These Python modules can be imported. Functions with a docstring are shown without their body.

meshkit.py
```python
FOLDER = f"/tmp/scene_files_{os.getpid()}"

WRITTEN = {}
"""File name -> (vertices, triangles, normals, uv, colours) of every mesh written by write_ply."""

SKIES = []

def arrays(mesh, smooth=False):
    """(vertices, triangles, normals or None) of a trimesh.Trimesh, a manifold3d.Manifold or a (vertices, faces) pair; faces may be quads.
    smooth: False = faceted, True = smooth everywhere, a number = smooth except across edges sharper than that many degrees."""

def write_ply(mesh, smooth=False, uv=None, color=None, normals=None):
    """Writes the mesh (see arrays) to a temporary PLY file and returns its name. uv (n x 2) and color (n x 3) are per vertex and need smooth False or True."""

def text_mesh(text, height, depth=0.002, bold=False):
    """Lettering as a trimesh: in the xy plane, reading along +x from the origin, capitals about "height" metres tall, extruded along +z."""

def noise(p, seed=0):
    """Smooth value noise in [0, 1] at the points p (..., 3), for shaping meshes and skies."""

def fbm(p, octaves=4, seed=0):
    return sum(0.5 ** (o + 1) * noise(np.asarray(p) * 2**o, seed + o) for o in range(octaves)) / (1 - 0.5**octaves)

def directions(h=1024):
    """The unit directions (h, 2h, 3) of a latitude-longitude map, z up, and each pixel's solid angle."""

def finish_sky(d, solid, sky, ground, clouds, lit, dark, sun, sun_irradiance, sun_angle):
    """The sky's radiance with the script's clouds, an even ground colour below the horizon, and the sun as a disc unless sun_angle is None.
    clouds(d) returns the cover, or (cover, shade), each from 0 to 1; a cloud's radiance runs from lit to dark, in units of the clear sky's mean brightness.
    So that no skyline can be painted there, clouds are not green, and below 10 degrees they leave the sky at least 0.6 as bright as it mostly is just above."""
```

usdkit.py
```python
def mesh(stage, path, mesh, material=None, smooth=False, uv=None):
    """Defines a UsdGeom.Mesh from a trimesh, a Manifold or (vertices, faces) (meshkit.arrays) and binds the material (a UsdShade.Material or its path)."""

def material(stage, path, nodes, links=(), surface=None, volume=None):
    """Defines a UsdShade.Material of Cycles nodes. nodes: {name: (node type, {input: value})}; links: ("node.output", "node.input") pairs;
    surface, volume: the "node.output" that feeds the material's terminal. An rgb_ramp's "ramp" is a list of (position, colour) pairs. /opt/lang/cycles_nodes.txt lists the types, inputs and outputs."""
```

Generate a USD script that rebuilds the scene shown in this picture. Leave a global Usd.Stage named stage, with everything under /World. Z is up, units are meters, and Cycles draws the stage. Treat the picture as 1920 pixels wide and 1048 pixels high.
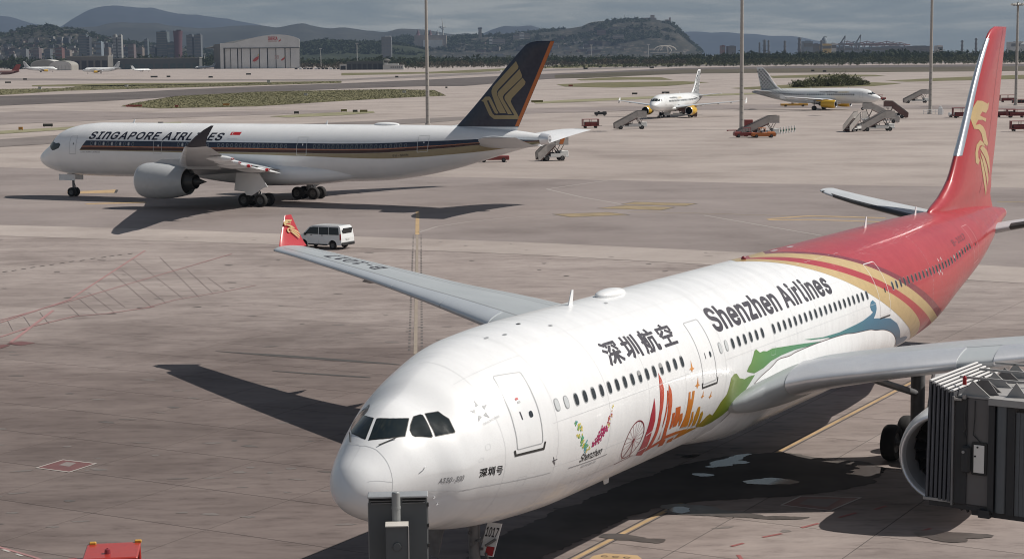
import math, random, numpy as np, trimesh, usdkit, meshkit, shapely, glob
import shapely.affinity as aff
from shapely.geometry import Polygon, MultiPolygon, LineString, Point, box as sbox
from shapely.ops import unary_union
from scipy.interpolate import PchipInterpolator as PI
from pxr import Usd, UsdGeom, UsdLux, UsdShade, Gf, Sdf, Vt

stage = Usd.Stage.CreateInMemory()
UsdGeom.SetStageUpAxis(stage, UsdGeom.Tokens.z)
UsdGeom.SetStageMetersPerUnit(stage, 1.0)
world = UsdGeom.Xform.Define(stage, '/World')
stage.SetDefaultPrim(world.GetPrim())
UsdGeom.Scope.Define(stage, '/World/Looks')
rng = np.random.default_rng(7)

# ------------------------------------------------------------------ camera
W0, H0 = 1920.0, 1048.0
CH, CF, CP, CR = 15.616, 3471.14, 0.1199, -0.0099      # height, focal length in photo pixels, pitch down, roll
cp_, sp_, cr_, sr_ = math.cos(CP), math.sin(CP), math.cos(CR), math.sin(CR)
R0 = np.array([1.0, 0, 0]); U0 = np.array([0, sp_, cp_]); F0 = np.array([0, cp_, -sp_])
RC = cr_ * R0 + sr_ * U0
UC = -sr_ * R0 + cr_ * U0
EYE = np.array([0, 0, CH])
EXPOSURE = 0.0
cam = UsdGeom.Camera.Define(stage, '/World/camera')
cam.CreateHorizontalApertureAttr(36.0)
cam.CreateVerticalApertureAttr(36.0 * H0 / W0)
cam.CreateFocalLengthAttr(CF / W0 * 36.0)
cam.CreateClippingRangeAttr(Gf.Vec2f(0.5, 60000))
cam.CreateExposureAttr(EXPOSURE)
M = Gf.Matrix4d(*RC, 0, *UC, 0, *(-F0), 0, *EYE, 1)
cam.AddTransformOp().Set(M)

# ------------------------------------------------------------------ sun and sky
SUN = np.array([0.9048, 0.0716, 1.0]); SUN /= np.linalg.norm(SUN)
SUN_I, SKY_S = 1.25, 0.058
sun = UsdLux.DistantLight.Define(stage, '/World/sun')
sun.CreateIntensityAttr(SUN_I); sun.CreateNormalizeAttr(True); sun.CreateAngleAttr(0.5)
sun.CreateColorAttr(Gf.Vec3f(1.0, 0.95, 0.88))
zx = SUN; xx = np.cross([0, 0, 1.0], zx); xx /= np.linalg.norm(xx); yx = np.cross(zx, xx)
UsdGeom.Xformable(sun).AddTransformOp().Set(Gf.Matrix4d(*xx, 0, *yx, 0, *zx, 0, 0, 0, 0, 1))
sky = UsdLux.DomeLight.Define(stage, '/World/sky')
sky.CreateIntensityAttr(1.0)
sky.GetPrim().SetCustomDataByKey('kind', 'structure')
sky_m = usdkit.material(stage, '/World/Looks/sky_air', {
    "tc": ("texture_coordinate", {}),
    "sx": ("separate_xyz", {}),
    "s": ("sky_texture", {"sky_type": "single_scattering", "sun_disc": False, "sun_elevation": float(math.asin(SUN[2])), "sun_rotation": float(math.atan2(SUN[0], SUN[1])), "aerosol_density": 1.2}),
    "mp": ("mapping", {"scale": (7.0, 7.0, 60.0)}),
    "n": ("noise_texture", {"scale": 1.6, "detail": 7, "roughness": 0.58, "distortion": 0.25}),
    "r": ("rgb_ramp", {"ramp": [(0.44, (0.0, 0.0, 0.0)), (0.52, (0.25, 0.25, 0.25)), (0.66, (0.85, 0.85, 0.85))]}),
    "cl": ("rgb_ramp", {"ramp": [(0.40, (3.0, 3.3, 2.95)), (0.48, (3.75, 3.98, 3.45)), (0.54, (4.9, 4.95, 4.2)), (0.62, (7.0, 6.8, 5.7))]}),
    "hz": ("map_range", {"range_type": "smoothstep", "from_min": .45, "from_max": .06, "to_min": 0.0, "to_max": 1.0}),
    "cv": ("mix_float", {"a": 0.0, "b": 0.9}), "rw": ("rgb_to_bw", {}), "mxf": ("math", {"math_type": "maximum"}),
    "mx": ("mix_color", {"use_clamp": False}),
    "b": ("background_shader", {"strength": SKY_S}),
}, [("tc.generated", "mp.vector"), ("mp.vector", "n.vector"), ("n.fac", "r.fac"), ("n.fac", "cl.fac"), ("tc.generated", "sx.vector"), ("sx.z", "hz.value"), ("hz.result", "cv.fac"), ("r.color", "rw.color"), ("rw.val", "mxf.value1"), ("cv.result", "mxf.value2"), ("mxf.value", "mx.fac"), ("s.color", "mx.a"), ("cl.color", "mx.b"), ("mx.result", "b.color")], surface="b.background")
UsdShade.MaterialBindingAPI.Apply(sky.GetPrim()).Bind(sky_m)

# ------------------------------------------------------------------ pixel to place
def ray(u, v):
    a, b = u - W0 / 2, v - H0 / 2
    x = cr_ * a + sr_ * b; y = -sr_ * a + cr_ * b
    return F0 + R0 * (x / CF) - U0 * (y / CF)
def G(u, v, z=0.0):
    d = ray(u, v); t = (z - CH) / d[2]
    return EYE + d * t
def at_depth(u, v, Y):
    d = ray(u, v); return EYE + d * (Y / d[1])
def horizon(u):
    lo, hi = 60.0, 140.0
    for _ in range(30):
        m = (lo + hi) / 2
        if ray(u, m)[2] > 0: lo = m
        else: hi = m
    return lo

# ------------------------------------------------------------------ prims
used = {}
def numbered(path):
    n = used.get(path, 0); used[path] = n + 1
    return path if n == 0 else f'{path}_{n:03d}'
def path_of(p): return '/World' if p is None else (p if isinstance(p, str) else str(p.GetPath()))
def keys(prim, label=None, cat=None, group=None, kind=None):
    for k, v in (('label', label), ('category', cat), ('group', group), ('kind', kind)):
        if v: prim.SetCustomDataByKey(k, v)
    return prim
def thing(name, label, cat, loc=(0, 0, 0), rz=0.0, group=None, scale=None, kind=None):
    x = UsdGeom.Xform.Define(stage, numbered('/World/' + name))
    x.AddTranslateOp().Set(Gf.Vec3d(*map(float, loc)))
    x.AddRotateZOp().Set(math.degrees(rz))
    if scale: x.AddScaleOp().Set(Gf.Vec3f(scale, scale, scale))
    return keys(x.GetPrim(), label, cat, group, kind)
def dup(src, name, label, cat, loc, rz=0.0, group=None, scale=None):
    r = thing(name, label, cat, loc, rz, group, scale)
    r.GetReferences().AddInternalReference(src.GetPath() if not isinstance(src, str) else src)
    r.SetInstanceable(True)
    return r
def bindmat(prim, m): UsdShade.MaterialBindingAPI.Apply(prim).Bind(m)
def raw(path, V, F, m, N=None):
    """a mesh with its own normals; faces are triangles or quads"""
    g = UsdGeom.Mesh.Define(stage, path)
    V = np.asarray(V, np.float32); F = np.asarray(F, np.int32)
    g.CreatePointsAttr(Vt.Vec3fArray.FromNumpy(V))
    g.CreateFaceVertexCountsAttr(Vt.IntArray.FromNumpy(np.full(len(F), F.shape[1], np.int32)))
    g.CreateFaceVertexIndicesAttr(Vt.IntArray.FromNumpy(F.ravel()))
    g.CreateSubdivisionSchemeAttr('none')
    if N is not None:
        g.CreateNormalsAttr(Vt.Vec3fArray.FromNumpy(np.asarray(N, np.float32))); g.SetNormalsInterpolation('vertex')
    if m is not None: bindmat(g.GetPrim(), m)
    return g.GetPrim()
def put(name, mesh, m, parent=None, smooth=False, label=None, cat=None, group=None, kind=None):
    p = numbered(path_of(parent) + '/' + name)
    if isinstance(mesh, tuple) and len(mesh) == 3: pr = raw(p, mesh[0], mesh[1], m, mesh[2])
    else: pr = usdkit.mesh(stage, p, mesh, m, smooth=smooth).GetPrim()
    return keys(pr, label, cat, group, kind)

# ------------------------------------------------------------------ shapes
class MB:
    def __init__(s): s.v = []; s.f = []; s.n = 0
    def add(s, V, F):
        V = np.asarray(V, float); F = np.asarray(F, int)
        if len(F) and F.shape[1] == 4: F = np.vstack([F[:, [0, 1, 2]], F[:, [0, 2, 3]]])
        s.v.append(V); s.f.append(F + s.n); s.n += len(V); return s
    def mesh(s, t): return s.add(t.vertices, t.faces)
    def box(s, c, size, rz=0, rx=0, ry=0, ch=0.0):
        hx, hy, hz = np.asarray(size, float) / 2
        if ch > 0:
            pts = []
            for sx in (-1, 1):
                for sy in (-1, 1):
                    for sz in (-1, 1):
                        pts += [(sx * (hx - ch), sy * hy, sz * (hz - ch)), (sx * hx, sy * (hy - ch), sz * (hz - ch)), (sx * (hx - ch), sy * (hy - ch), sz * hz)]
            t = trimesh.convex.convex_hull(np.array(pts)); V, F = np.array(t.vertices), np.array(t.faces)
        else:
            V = np.array([(x, y, z) for x in (-hx, hx) for y in (-hy, hy) for z in (-hz, hz)])
            F = np.array([(0, 1, 3, 2), (4, 6, 7, 5), (0, 4, 5, 1), (2, 3, 7, 6), (0, 2, 6, 4), (1, 5, 7, 3)])
        for a, ax in ((rx, 0), (ry, 1), (rz, 2)):
            if a:
                c_, s_ = math.cos(a), math.sin(a); i, j = [(1, 2), (2, 0), (0, 1)][ax]
                V = V.copy(); vi = V[:, i] * c_ - V[:, j] * s_; vj = V[:, i] * s_ + V[:, j] * c_; V[:, i] = vi; V[:, j] = vj
        return s.add(V + np.asarray(c, float), F)
    def tube(s, a, b, r, r2=None, n=10, caps=True):
        a = np.asarray(a, float); b = np.asarray(b, float); r2 = r if r2 is None else r2
        d = b - a; L = np.linalg.norm(d)
        if L < 1e-9: return s
        d /= L; u = np.cross(d, [0, 0, 1.0] if abs(d[2]) < .9 else [1.0, 0, 0]); u /= np.linalg.norm(u); w = np.cross(d, u)
        t = np.linspace(0, 2 * np.pi, n, endpoint=False); ring = np.cos(t)[:, None] * u + np.sin(t)[:, None] * w
        V = np.vstack([a + ring * r, b + ring * r2, [a], [b]]); F = []
        for i in range(n):
            j = (i + 1) % n; F += [(i, j, n + j), (i, n + j, n + i)]
            if caps: F += [(j, i, 2 * n), (n + i, n + j, 2 * n + 1)]
        return s.add(V, F)
    def path(s, pts, r, n=6):
        for a, b in zip(pts[:-1], pts[1:]): s.tube(a, b, r, n=n)
        return s
    def prism(s, poly, h, T=None):
        """2D outline extruded by h along z, then mapped by T(points)"""
        P = poly if isinstance(poly, (Polygon, MultiPolygon)) else Polygon(poly)
        for g in getattr(P, 'geoms', [P]):
            t = trimesh.creation.extrude_polygon(g, h, engine='earcut'); V = np.array(t.vertices)
            s.add(T(V) if T else V, t.faces)
        return s
    def lathe(s, prof, n=32, axis='x', c=(0, 0, 0)):
        """prof: (along, radius) pairs"""
        prof = np.asarray(prof, float); t = np.linspace(0, 2 * np.pi, n, endpoint=False); k = len(prof)
        A = np.repeat(prof[:, 0], n); Rr = np.repeat(prof[:, 1], n); tt = np.tile(t, k)
        if axis == 'x': V = np.stack([A, Rr * np.cos(tt), Rr * np.sin(tt)], 1)
        elif axis == 'y': V = np.stack([Rr * np.sin(tt), A, Rr * np.cos(tt)], 1)
        else: V = np.stack([Rr * np.cos(tt), Rr * np.sin(tt), A], 1)
        F = []
        for i in range(k - 1):
            for j in range(n):
                j2 = (j + 1) % n; F.append((i * n + j, i * n + j2, (i + 1) * n + j2, )); F.append((i * n + j, (i + 1) * n + j2, (i + 1) * n + j))
        return s.add(V + np.asarray(c, float), F)
    def loft(s, rings, close=True, caps=True):
        n = len(rings[0]); V = np.vstack(rings); F = []
        for i in range(len(rings) - 1):
            for j in range(n if close else n - 1):
                j2 = (j + 1) % n; F.append((i * n + j, i * n + j2, (i + 1) * n + j2)); F.append((i * n + j, (i + 1) * n + j2, (i + 1) * n + j))
        if caps:
            for base, rev in ((0, True), ((len(rings) - 1) * n, False)):
                for j in range(1, n - 1):
                    F.append((base, base + j + 1, base + j) if rev else (base, base + j, base + j + 1))
        return s.add(V, F)
    @property
    def data(s): return np.vstack(s.v), np.vstack(s.f)
    def tri(s):
        V, F = s.data; t = trimesh.Trimesh(V, F, process=False); return t
    def build(s, name, m, parent=None, smooth=False, **k):
        t = s.tri()
        if smooth is not False: t.merge_vertices(); t.fix_normals()
        return put(name, t, m, parent, smooth=smooth, **k)

# ------------------------------------------------------------------ lettering as flat outlines
_fonts = {}
def text_poly(text, bold=0, size=160):
    """outline of a line of text, capitals one unit tall, starting at x = 0"""
    from PIL import Image, ImageDraw, ImageFont
    f = _fonts.get(size)
    if f is None: f = _fonts[size] = ImageFont.truetype(glob.glob('/opt/blender-*/*/datafiles/fonts/Inter.woff2')[0], size)
    x0, y0, x1, y1 = f.getbbox(text, anchor='ls', stroke_width=bold)
    im = Image.new('L', (x1 - x0 + 8, y1 - y0 + 8)); ImageDraw.Draw(im).text((4 - x0, 4 - y0), text, 255, f, anchor='ls', stroke_width=bold, stroke_fill=255)
    on = np.pad(np.asarray(im) > 127, ((0, 0), (1, 1))).astype(np.int8)
    rows, st = np.nonzero(np.diff(on, axis=1) == 1); en = np.nonzero(np.diff(on, axis=1) == -1)[1]
    g = unary_union(shapely.box(st, -rows - 1, en, -rows)).buffer(.8).buffer(-.8).simplify(.8)
    s = 1.0 / (size * 0.727)
    return aff.affine_transform(g, [s, 0, 0, s, -4 * s, (4 - y0) * s])
def fit(g, x0, x1, y0, y1, shear=0.0):
    a, b, c, d = g.bounds
    g = aff.affine_transform(g, [(x1 - x0) / (c - a), 0, 0, (y1 - y0) / (d - b), x0 - a * (x1 - x0) / (c - a), y0 - b * (y1 - y0) / (d - b)])
    return aff.affine_transform(g, [1, shear, 0, 1, -shear * y0, 0]) if shear else g
def polys(g):
    if g.is_empty: return []
    return [p for p in getattr(g, 'geoms', [g]) if p.geom_type == 'Polygon' and p.area > 1e-10]
def cells(g, dx, dy):
    """cuts an outline into grid cells and triangles: (n x 2 points, triangles)"""
    a, b, c, d = g.bounds; nx = max(1, math.ceil((c - a) / dx)); ny = max(1, math.ceil((d - b) / dy))
    gx = np.linspace(a, c, nx + 1); gy = np.linspace(b, d, ny + 1)
    X0, Y0 = np.meshgrid(gx[:-1], gy[:-1], indexing='ij'); X1, Y1 = np.meshgrid(gx[1:], gy[1:], indexing='ij')
    B = shapely.box(X0.ravel(), Y0.ravel(), X1.ravel(), Y1.ravel())
    g = g if g.is_valid else g.buffer(0)
    I = shapely.intersection(B, g); V, F, n = [], [], 0
    for p in I:
        for q in (polys(p) if p.geom_type != 'GeometryCollection' else [z for w in p.geoms for z in polys(w)]):
            try: v, f = trimesh.creation.triangulate_polygon(q, engine='earcut')
            except Exception: continue
            if len(f) == 0: continue
            V.append(np.asarray(v)); F.append(np.asarray(f) + n); n += len(v)
    return (np.vstack(V), np.vstack(F)) if V else (np.zeros((0, 2)), np.zeros((0, 3), int))

# ------------------------------------------------------------------ materials
MATS = {}
def mat(name, col, rough=.5, metal=0.0, var=.12, scale=2.0, spec=.5, coat=0.0, bump=0.0, stretch=(1, 1, 1), obj=False):
    if name in MATS: return MATS[name]
    col = np.asarray(col, float)
    nodes = {"tc": ("texture_coordinate", {}), "mp": ("mapping", {"scale": tuple(np.array(stretch, float))}),
             "n": ("noise_texture", {"scale": scale, "detail": 6, "roughness": .6}),
             "r": ("rgb_ramp", {"ramp": [(.25, tuple(col * (1 - var))), (.75, tuple(np.minimum(col * (1 + var), .95)))]}),
             "rr": ("map_range", {"from_min": .2, "from_max": .8, "to_min": max(rough - .07, .02), "to_max": min(rough + .09, 1)}),
             "p": ("principled_bsdf", {"metallic": metal, "specular_ior_level": spec, "coat_weight": coat, "coat_roughness": .06})}
    links = [("tc.object", "mp.vector"), ("mp.vector", "n.vector"), ("n.fac", "r.fac"), ("r.color", "p.base_color"), ("n.fac", "rr.value"), ("rr.result", "p.roughness")]
    if bump:
        nodes["b"] = ("bump", {"strength": bump, "distance": .02}); links += [("n.fac", "b.height"), ("b.normal", "p.normal")]
    MATS[name] = usdkit.material(stage, '/World/Looks/' + name, nodes, links, surface="p.BSDF")
    return MATS[name]
ART = {'sail1':[(12.3,2.6),(12.39,-3.9),(12.5,-12.2),(12.5,-20.5),(12.77,-40.0),(12.14,-36.8),(12.03,-21.1),(12.1,-7.5)],'tow2':[(12.83,16.7),(12.96,12.0),(13.03,6.3),(12.99,-1.3),(12.93,-10.6),(13.03,-21.8),(13.08,-35.2),(12.76,-37.2),(12.79,-23.4),(12.72,-11.4),(12.72,-0.4),(12.73,8.1)],'tow3':[(13.4,7.8),(13.56,3.0),(13.63,-3.5),(13.65,-10.8),(13.76,-24.0),(14.17,-38.8),(13.83,-38.1),(13.49,-22.9),(13.37,-9.8),(13.32,-0.1)],'tow3b':[(13.25,4.0),(13.32,3.8),(13.3,-8.7),(13.27,-21.9),(13.46,-30.1),(13.37,-29.7),(13.19,-15.6),(13.21,-6.8)],'blk1':[(13.98,-9.6),(14.36,-9.9),(14.49,-19.9),(14.47,-24.2),(14.17,-23.9),(14.12,-19.3)],'blk2':[(14.47,-15.5),(14.65,-15.6),(14.79,-21.0),(14.78,-25.6),(14.68,-25.1),(14.49,-19.9)],'tow4':[(14.88,-2.5),(15.03,-2.6),(15.06,-7.6),(15.16,-8.0),(15.17,-2.7),(15.36,-3.1),(15.34,-9.4),(15.35,-17.9),(15.57,-29.0),(14.9,-27.5),(14.93,-18.1),(14.89,-9.5)],'blk3':[(15.45,-17.9),(15.57,-17.9),(15.84,-26.3),(15.81,-30.5),(15.7,-30.3),(15.56,-23.2)],'base1':[(13.87,-29.1),(14.73,-29.6),(15.71,-31.8),(15.64,-33.1),(14.71,-32.5),(13.98,-32.1)],'base2':[(12.96,-33.8),(13.63,-31.4),(14.15,-33.4),(14.25,-38.7),(13.85,-38.4),(13.76,-34.5),(12.95,-36.6),(12.76,-37.2)],'hill1':[(16.59,-34.7),(17.05,-27.5),(17.25,-26.4),(17.61,-29.4),(17.87,-19.9),(18.23,-15.3),(18.37,-4.5),(18.61,-2.4),(18.83,-2.8),(19.14,-7.0),(19.62,-9.3),(19.98,-8.5),(20.55,-9.2),(20.27,-13.4),(19.85,-20.2),(19.38,-28.2),(18.77,-34.0),(18.06,-37.3),(17.4,-38.1)],'hill2':[(19.74,-4.3),(19.91,-1.2),(20.1,0.6),(20.47,8.1),(20.63,8.7),(20.94,5.4),(21.26,5.6),(21.56,4.5),(22.09,5.0),(23.71,2.3),(25.41,-0.7),(27.6,-5.0),(26.62,-4.8),(24.27,-2.2),(22.95,-2.4),(21.98,-3.6),(21.28,-6.7),(20.47,-7.8),(20.04,-6.0)],'wave':[(25.24,2.6),(27.19,-1.2),(29.07,-2.5),(31.02,-1.5),(31.87,-0.6),(32.77,1.7),(33.06,3.2),(32.86,5.1),(32.75,8.6),(32.93,11.9),(33.19,12.7),(33.5,9.6),(33.54,4.8),(33.37,0.6),(33.16,-2.4),(34.0,-4.3),(35.37,-7.9),(36.52,-15.5),(37.4,-24.5),(38.33,-35.9),(39.37,-37.9),(40.02,-42.0),(40.3,-50.0),(39.4,-52.0),(38.45,-42.5),(37.26,-30.8),(35.91,-21.2),(34.3,-15.4),(32.3,-10.2),(30.22,-7.4),(28.28,-6.0),(27.82,-3.2),(26.0,0.2)],'fairline':[(18.48,-62.4),(19.5,-59.2),(19.27,-41.1),(19.54,-30.9),(20.24,-21.7),(21.05,-13.3),(22.08,-8.5),(23.77,-5.6),(22.74,-4.7),(24.29,-4.7),(26.02,-4.3),(27.84,-4.8),(29.75,-6.2),(31.82,-9.7),(33.54,-13.6),(30.91,-8.5),(33.04,-11.6),(34.63,-16.2),(35.97,-22.2),(37.28,-32.1),(38.54,-43.6)],'C0':[(25.95,101.9),(25.9,85.3),(26.67,75.1),(27.85,64.5),(28.99,53.1),(29.97,44.2),(31.07,34.5),(32.34,23.7),(33.52,14.6),(31.31,31.9),(32.92,17.6),(34.2,9.2),(35.42,0.6),(37.0,-12.3),(39.02,-28.6),(42.49,-53.8)],'C1':[(26.81,105.9),(26.65,87.9),(27.3,78.4),(28.21,67.6),(29.32,56.2),(30.65,44.7),(32.32,33.4),(33.94,23.7),(32.13,41.7),(33.25,30.6),(34.41,22.1),(35.48,13.2),(36.78,3.4),(38.51,-10.9),(40.6,-28.0),(43.88,-51.8)],'C2':[(27.49,105.9),(27.65,86.8),(28.37,73.8),(29.4,62.3),(30.77,52.1),(32.31,41.2),(34.24,28.5),(32.71,47.5),(34.06,35.5),(34.88,27.6),(35.95,17.9),(37.13,7.3),(38.88,-6.8),(41.43,-25.1),(44.39,-45.3)],'C3':[(27.82,99.0),(29.05,87.4),(30.05,75.3),(31.13,62.8),(32.08,59.8),(33.14,51.6),(34.05,43.1),(35.16,33.2),(36.55,23.6),(37.4,16.5),(38.68,6.5),(40.55,-8.2),(44.82,-41.0)],'C4':[(29.36,89.8),(30.32,77.4),(31.45,65.5),(32.51,63.4),(33.5,54.8),(34.51,44.9),(35.38,36.0),(36.33,29.3),(37.65,21.4),(38.84,13.1),(40.6,-1.2),(43.28,-21.6),(45.1,-36.6)],'side1':[(1.94,58.7),(2.13,57.8),(2.16,56.5),(1.98,37.8),(1.94,37.0),(1.57,42.7),(1.53,45.2),(1.57,50.1),(1.68,53.5)],'side2':[(2.26,56.6),(2.57,52.5),(2.65,44.0),(2.58,34.8),(2.56,34.3),(2.06,37.0)],'door1':[(4.7,51.7),(5.67,46.1),(5.57,30.3),(5.53,18.6),(5.46,-0.4),(4.36,0.7),(4.4,17.9),(4.49,33.5)],'blk1b':[(13.79,-12.5),(13.98,-12.8),(14.11,-20.1),(14.09,-24.6),(13.94,-24.2)],'blk3b':[(15.87,-16.0),(16.05,-16.2),(16.2,-23.1),(16.29,-31.7),(16.03,-31.2),(15.84,-22.5)],'blk3c':[(16.29,-22.1),(16.38,-20.6),(16.56,-23.6),(16.75,-34.3),(16.51,-33.8),(16.36,-26.6)],'blk3d':[(14.95,-37.9),(15.12,-33.1),(15.91,-32.7),(16.72,-35.5),(16.02,-36.8)],'base1b':[(14.56,-34.9),(14.83,-34.6),(14.92,-38.9),(14.49,-38.3),(14.39,-35.1)]}
CJK = {'深':[[[(7,21),(7,24),(17,41),(40,89),(44,92),(48,91),(58,81),(60,100),(71,103),(59,115),(59,120),(86,142),(98,160),(103,161),(116,157),(120,154),(120,150),(106,129),(78,102),(110,102),(111,120),(114,123),(135,122),(137,102),(168,103),(152,124),(127,149),(128,153),(139,160),(141,164),(85,164),(83,142),(64,141),(61,143),(61,164),(53,154),(49,153),(12,177),(12,182),(21,195),(27,196),(60,176),(61,185),(63,187),(186,187),(189,184),(189,146),(186,142),(168,141),(187,118),(186,113),(173,103),(185,102),(189,99),(189,81),(186,78),(151,77),(159,64),(176,47),(195,35),(195,29),(182,15),(176,16),(165,24),(137,54),(136,7),(134,5),(113,5),(111,8),(110,54),(82,25),(66,15),(61,15),(50,27),(49,34),(79,54),(97,77),(62,78),(60,80),(57,68),(28,9),(25,7),(20,8)],[(146,164),(163,145),(165,145),(165,164)]],[[(3,128),(13,141),(17,141),(51,123),(56,118),(56,114),(46,99),(40,99),(26,110),(5,120),(3,122)]]],'圳':[[[(163,190),(166,193),(186,193),(188,191),(188,8),(185,6),(166,6),(163,10)]],[[(124,180),(128,183),(144,183),(148,180),(148,32),(144,29),(128,29),(124,32)]],[[(2,49),(4,55),(31,65),(31,123),(7,125),(5,129),(5,145),(8,149),(31,150),(31,194),(34,196),(53,196),(56,191),(56,150),(77,149),(80,147),(79,125),(56,123),(57,74),(73,80),(80,76),(82,78),(84,99),(84,190),(89,193),(107,192),(109,189),(109,101),(107,74),(98,36),(84,10),(80,6),(76,6),(59,18),(61,25),(73,44),(75,55),(14,30),(8,32)]]],'航':[[[(2,12),(2,17),(13,43),(16,62),(17,88),(4,90),(3,108),(6,111),(17,112),(17,171),(19,174),(36,174),(41,197),(44,200),(63,197),(66,194),(66,189),(61,174),(85,174),(87,172),(88,165),(125,165),(114,193),(119,197),(134,201),(138,198),(150,174),(152,165),(192,165),(194,163),(195,145),(190,141),(87,140),(87,31),(91,33),(95,43),(100,66),(101,129),(103,131),(170,131),(173,128),(173,29),(178,31),(178,53),(181,57),(185,57),(197,51),(199,47),(197,20),(190,9),(183,6),(163,6),(156,9),(151,14),(149,20),(148,108),(124,107),(124,64),(119,38),(109,16),(98,3),(92,3),(83,10),(68,5),(50,5),(47,7),(42,25),(45,28),(64,28),(64,48),(51,46),(40,68),(33,27),(22,3),(17,2)],[(54,152),(61,134),(63,132),(64,151)],[(54,87),(61,73),(64,72),(64,89),(55,89)],[(64,114),(61,111),(64,111)],[(40,112),(47,112),(41,126),(40,125)]]],'空':[[[(10,15),(10,30),(13,34),(87,35),(87,75),(34,75),(31,79),(31,91),(23,90),(14,102),(12,110),(27,118),(12,119),(10,122),(10,171),(13,174),(85,174),(86,176),(80,188),(80,193),(101,200),(106,196),(117,174),(189,173),(190,126),(188,124),(171,123),(185,114),(189,107),(177,92),(170,92),(170,78),(167,75),(113,74),(113,34),(187,34),(190,32),(190,13),(188,11),(15,10),(12,11)],[(123,148),(160,128),(165,127),(164,150),(123,150)],[(50,101),(50,99),(158,100),(108,130),(108,135),(122,148),(121,150),(78,150),(91,138),(91,130),(71,114)],[(35,123),(37,122),(55,132),(75,150),(35,150)]]],'号':[[[(11,98),(11,115),(188,115),(189,113),(188,97),(73,97),(71,95),(67,79),(165,78),(163,57),(155,25),(147,13),(140,9),(130,7),(93,8),(87,26),(132,26),(139,41),(143,61),(39,61),(39,66),(45,79),(50,97)]],[[(35,186),(164,187),(165,130),(36,129)],[(55,170),(55,146),(145,147),(144,170)]]]}

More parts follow.
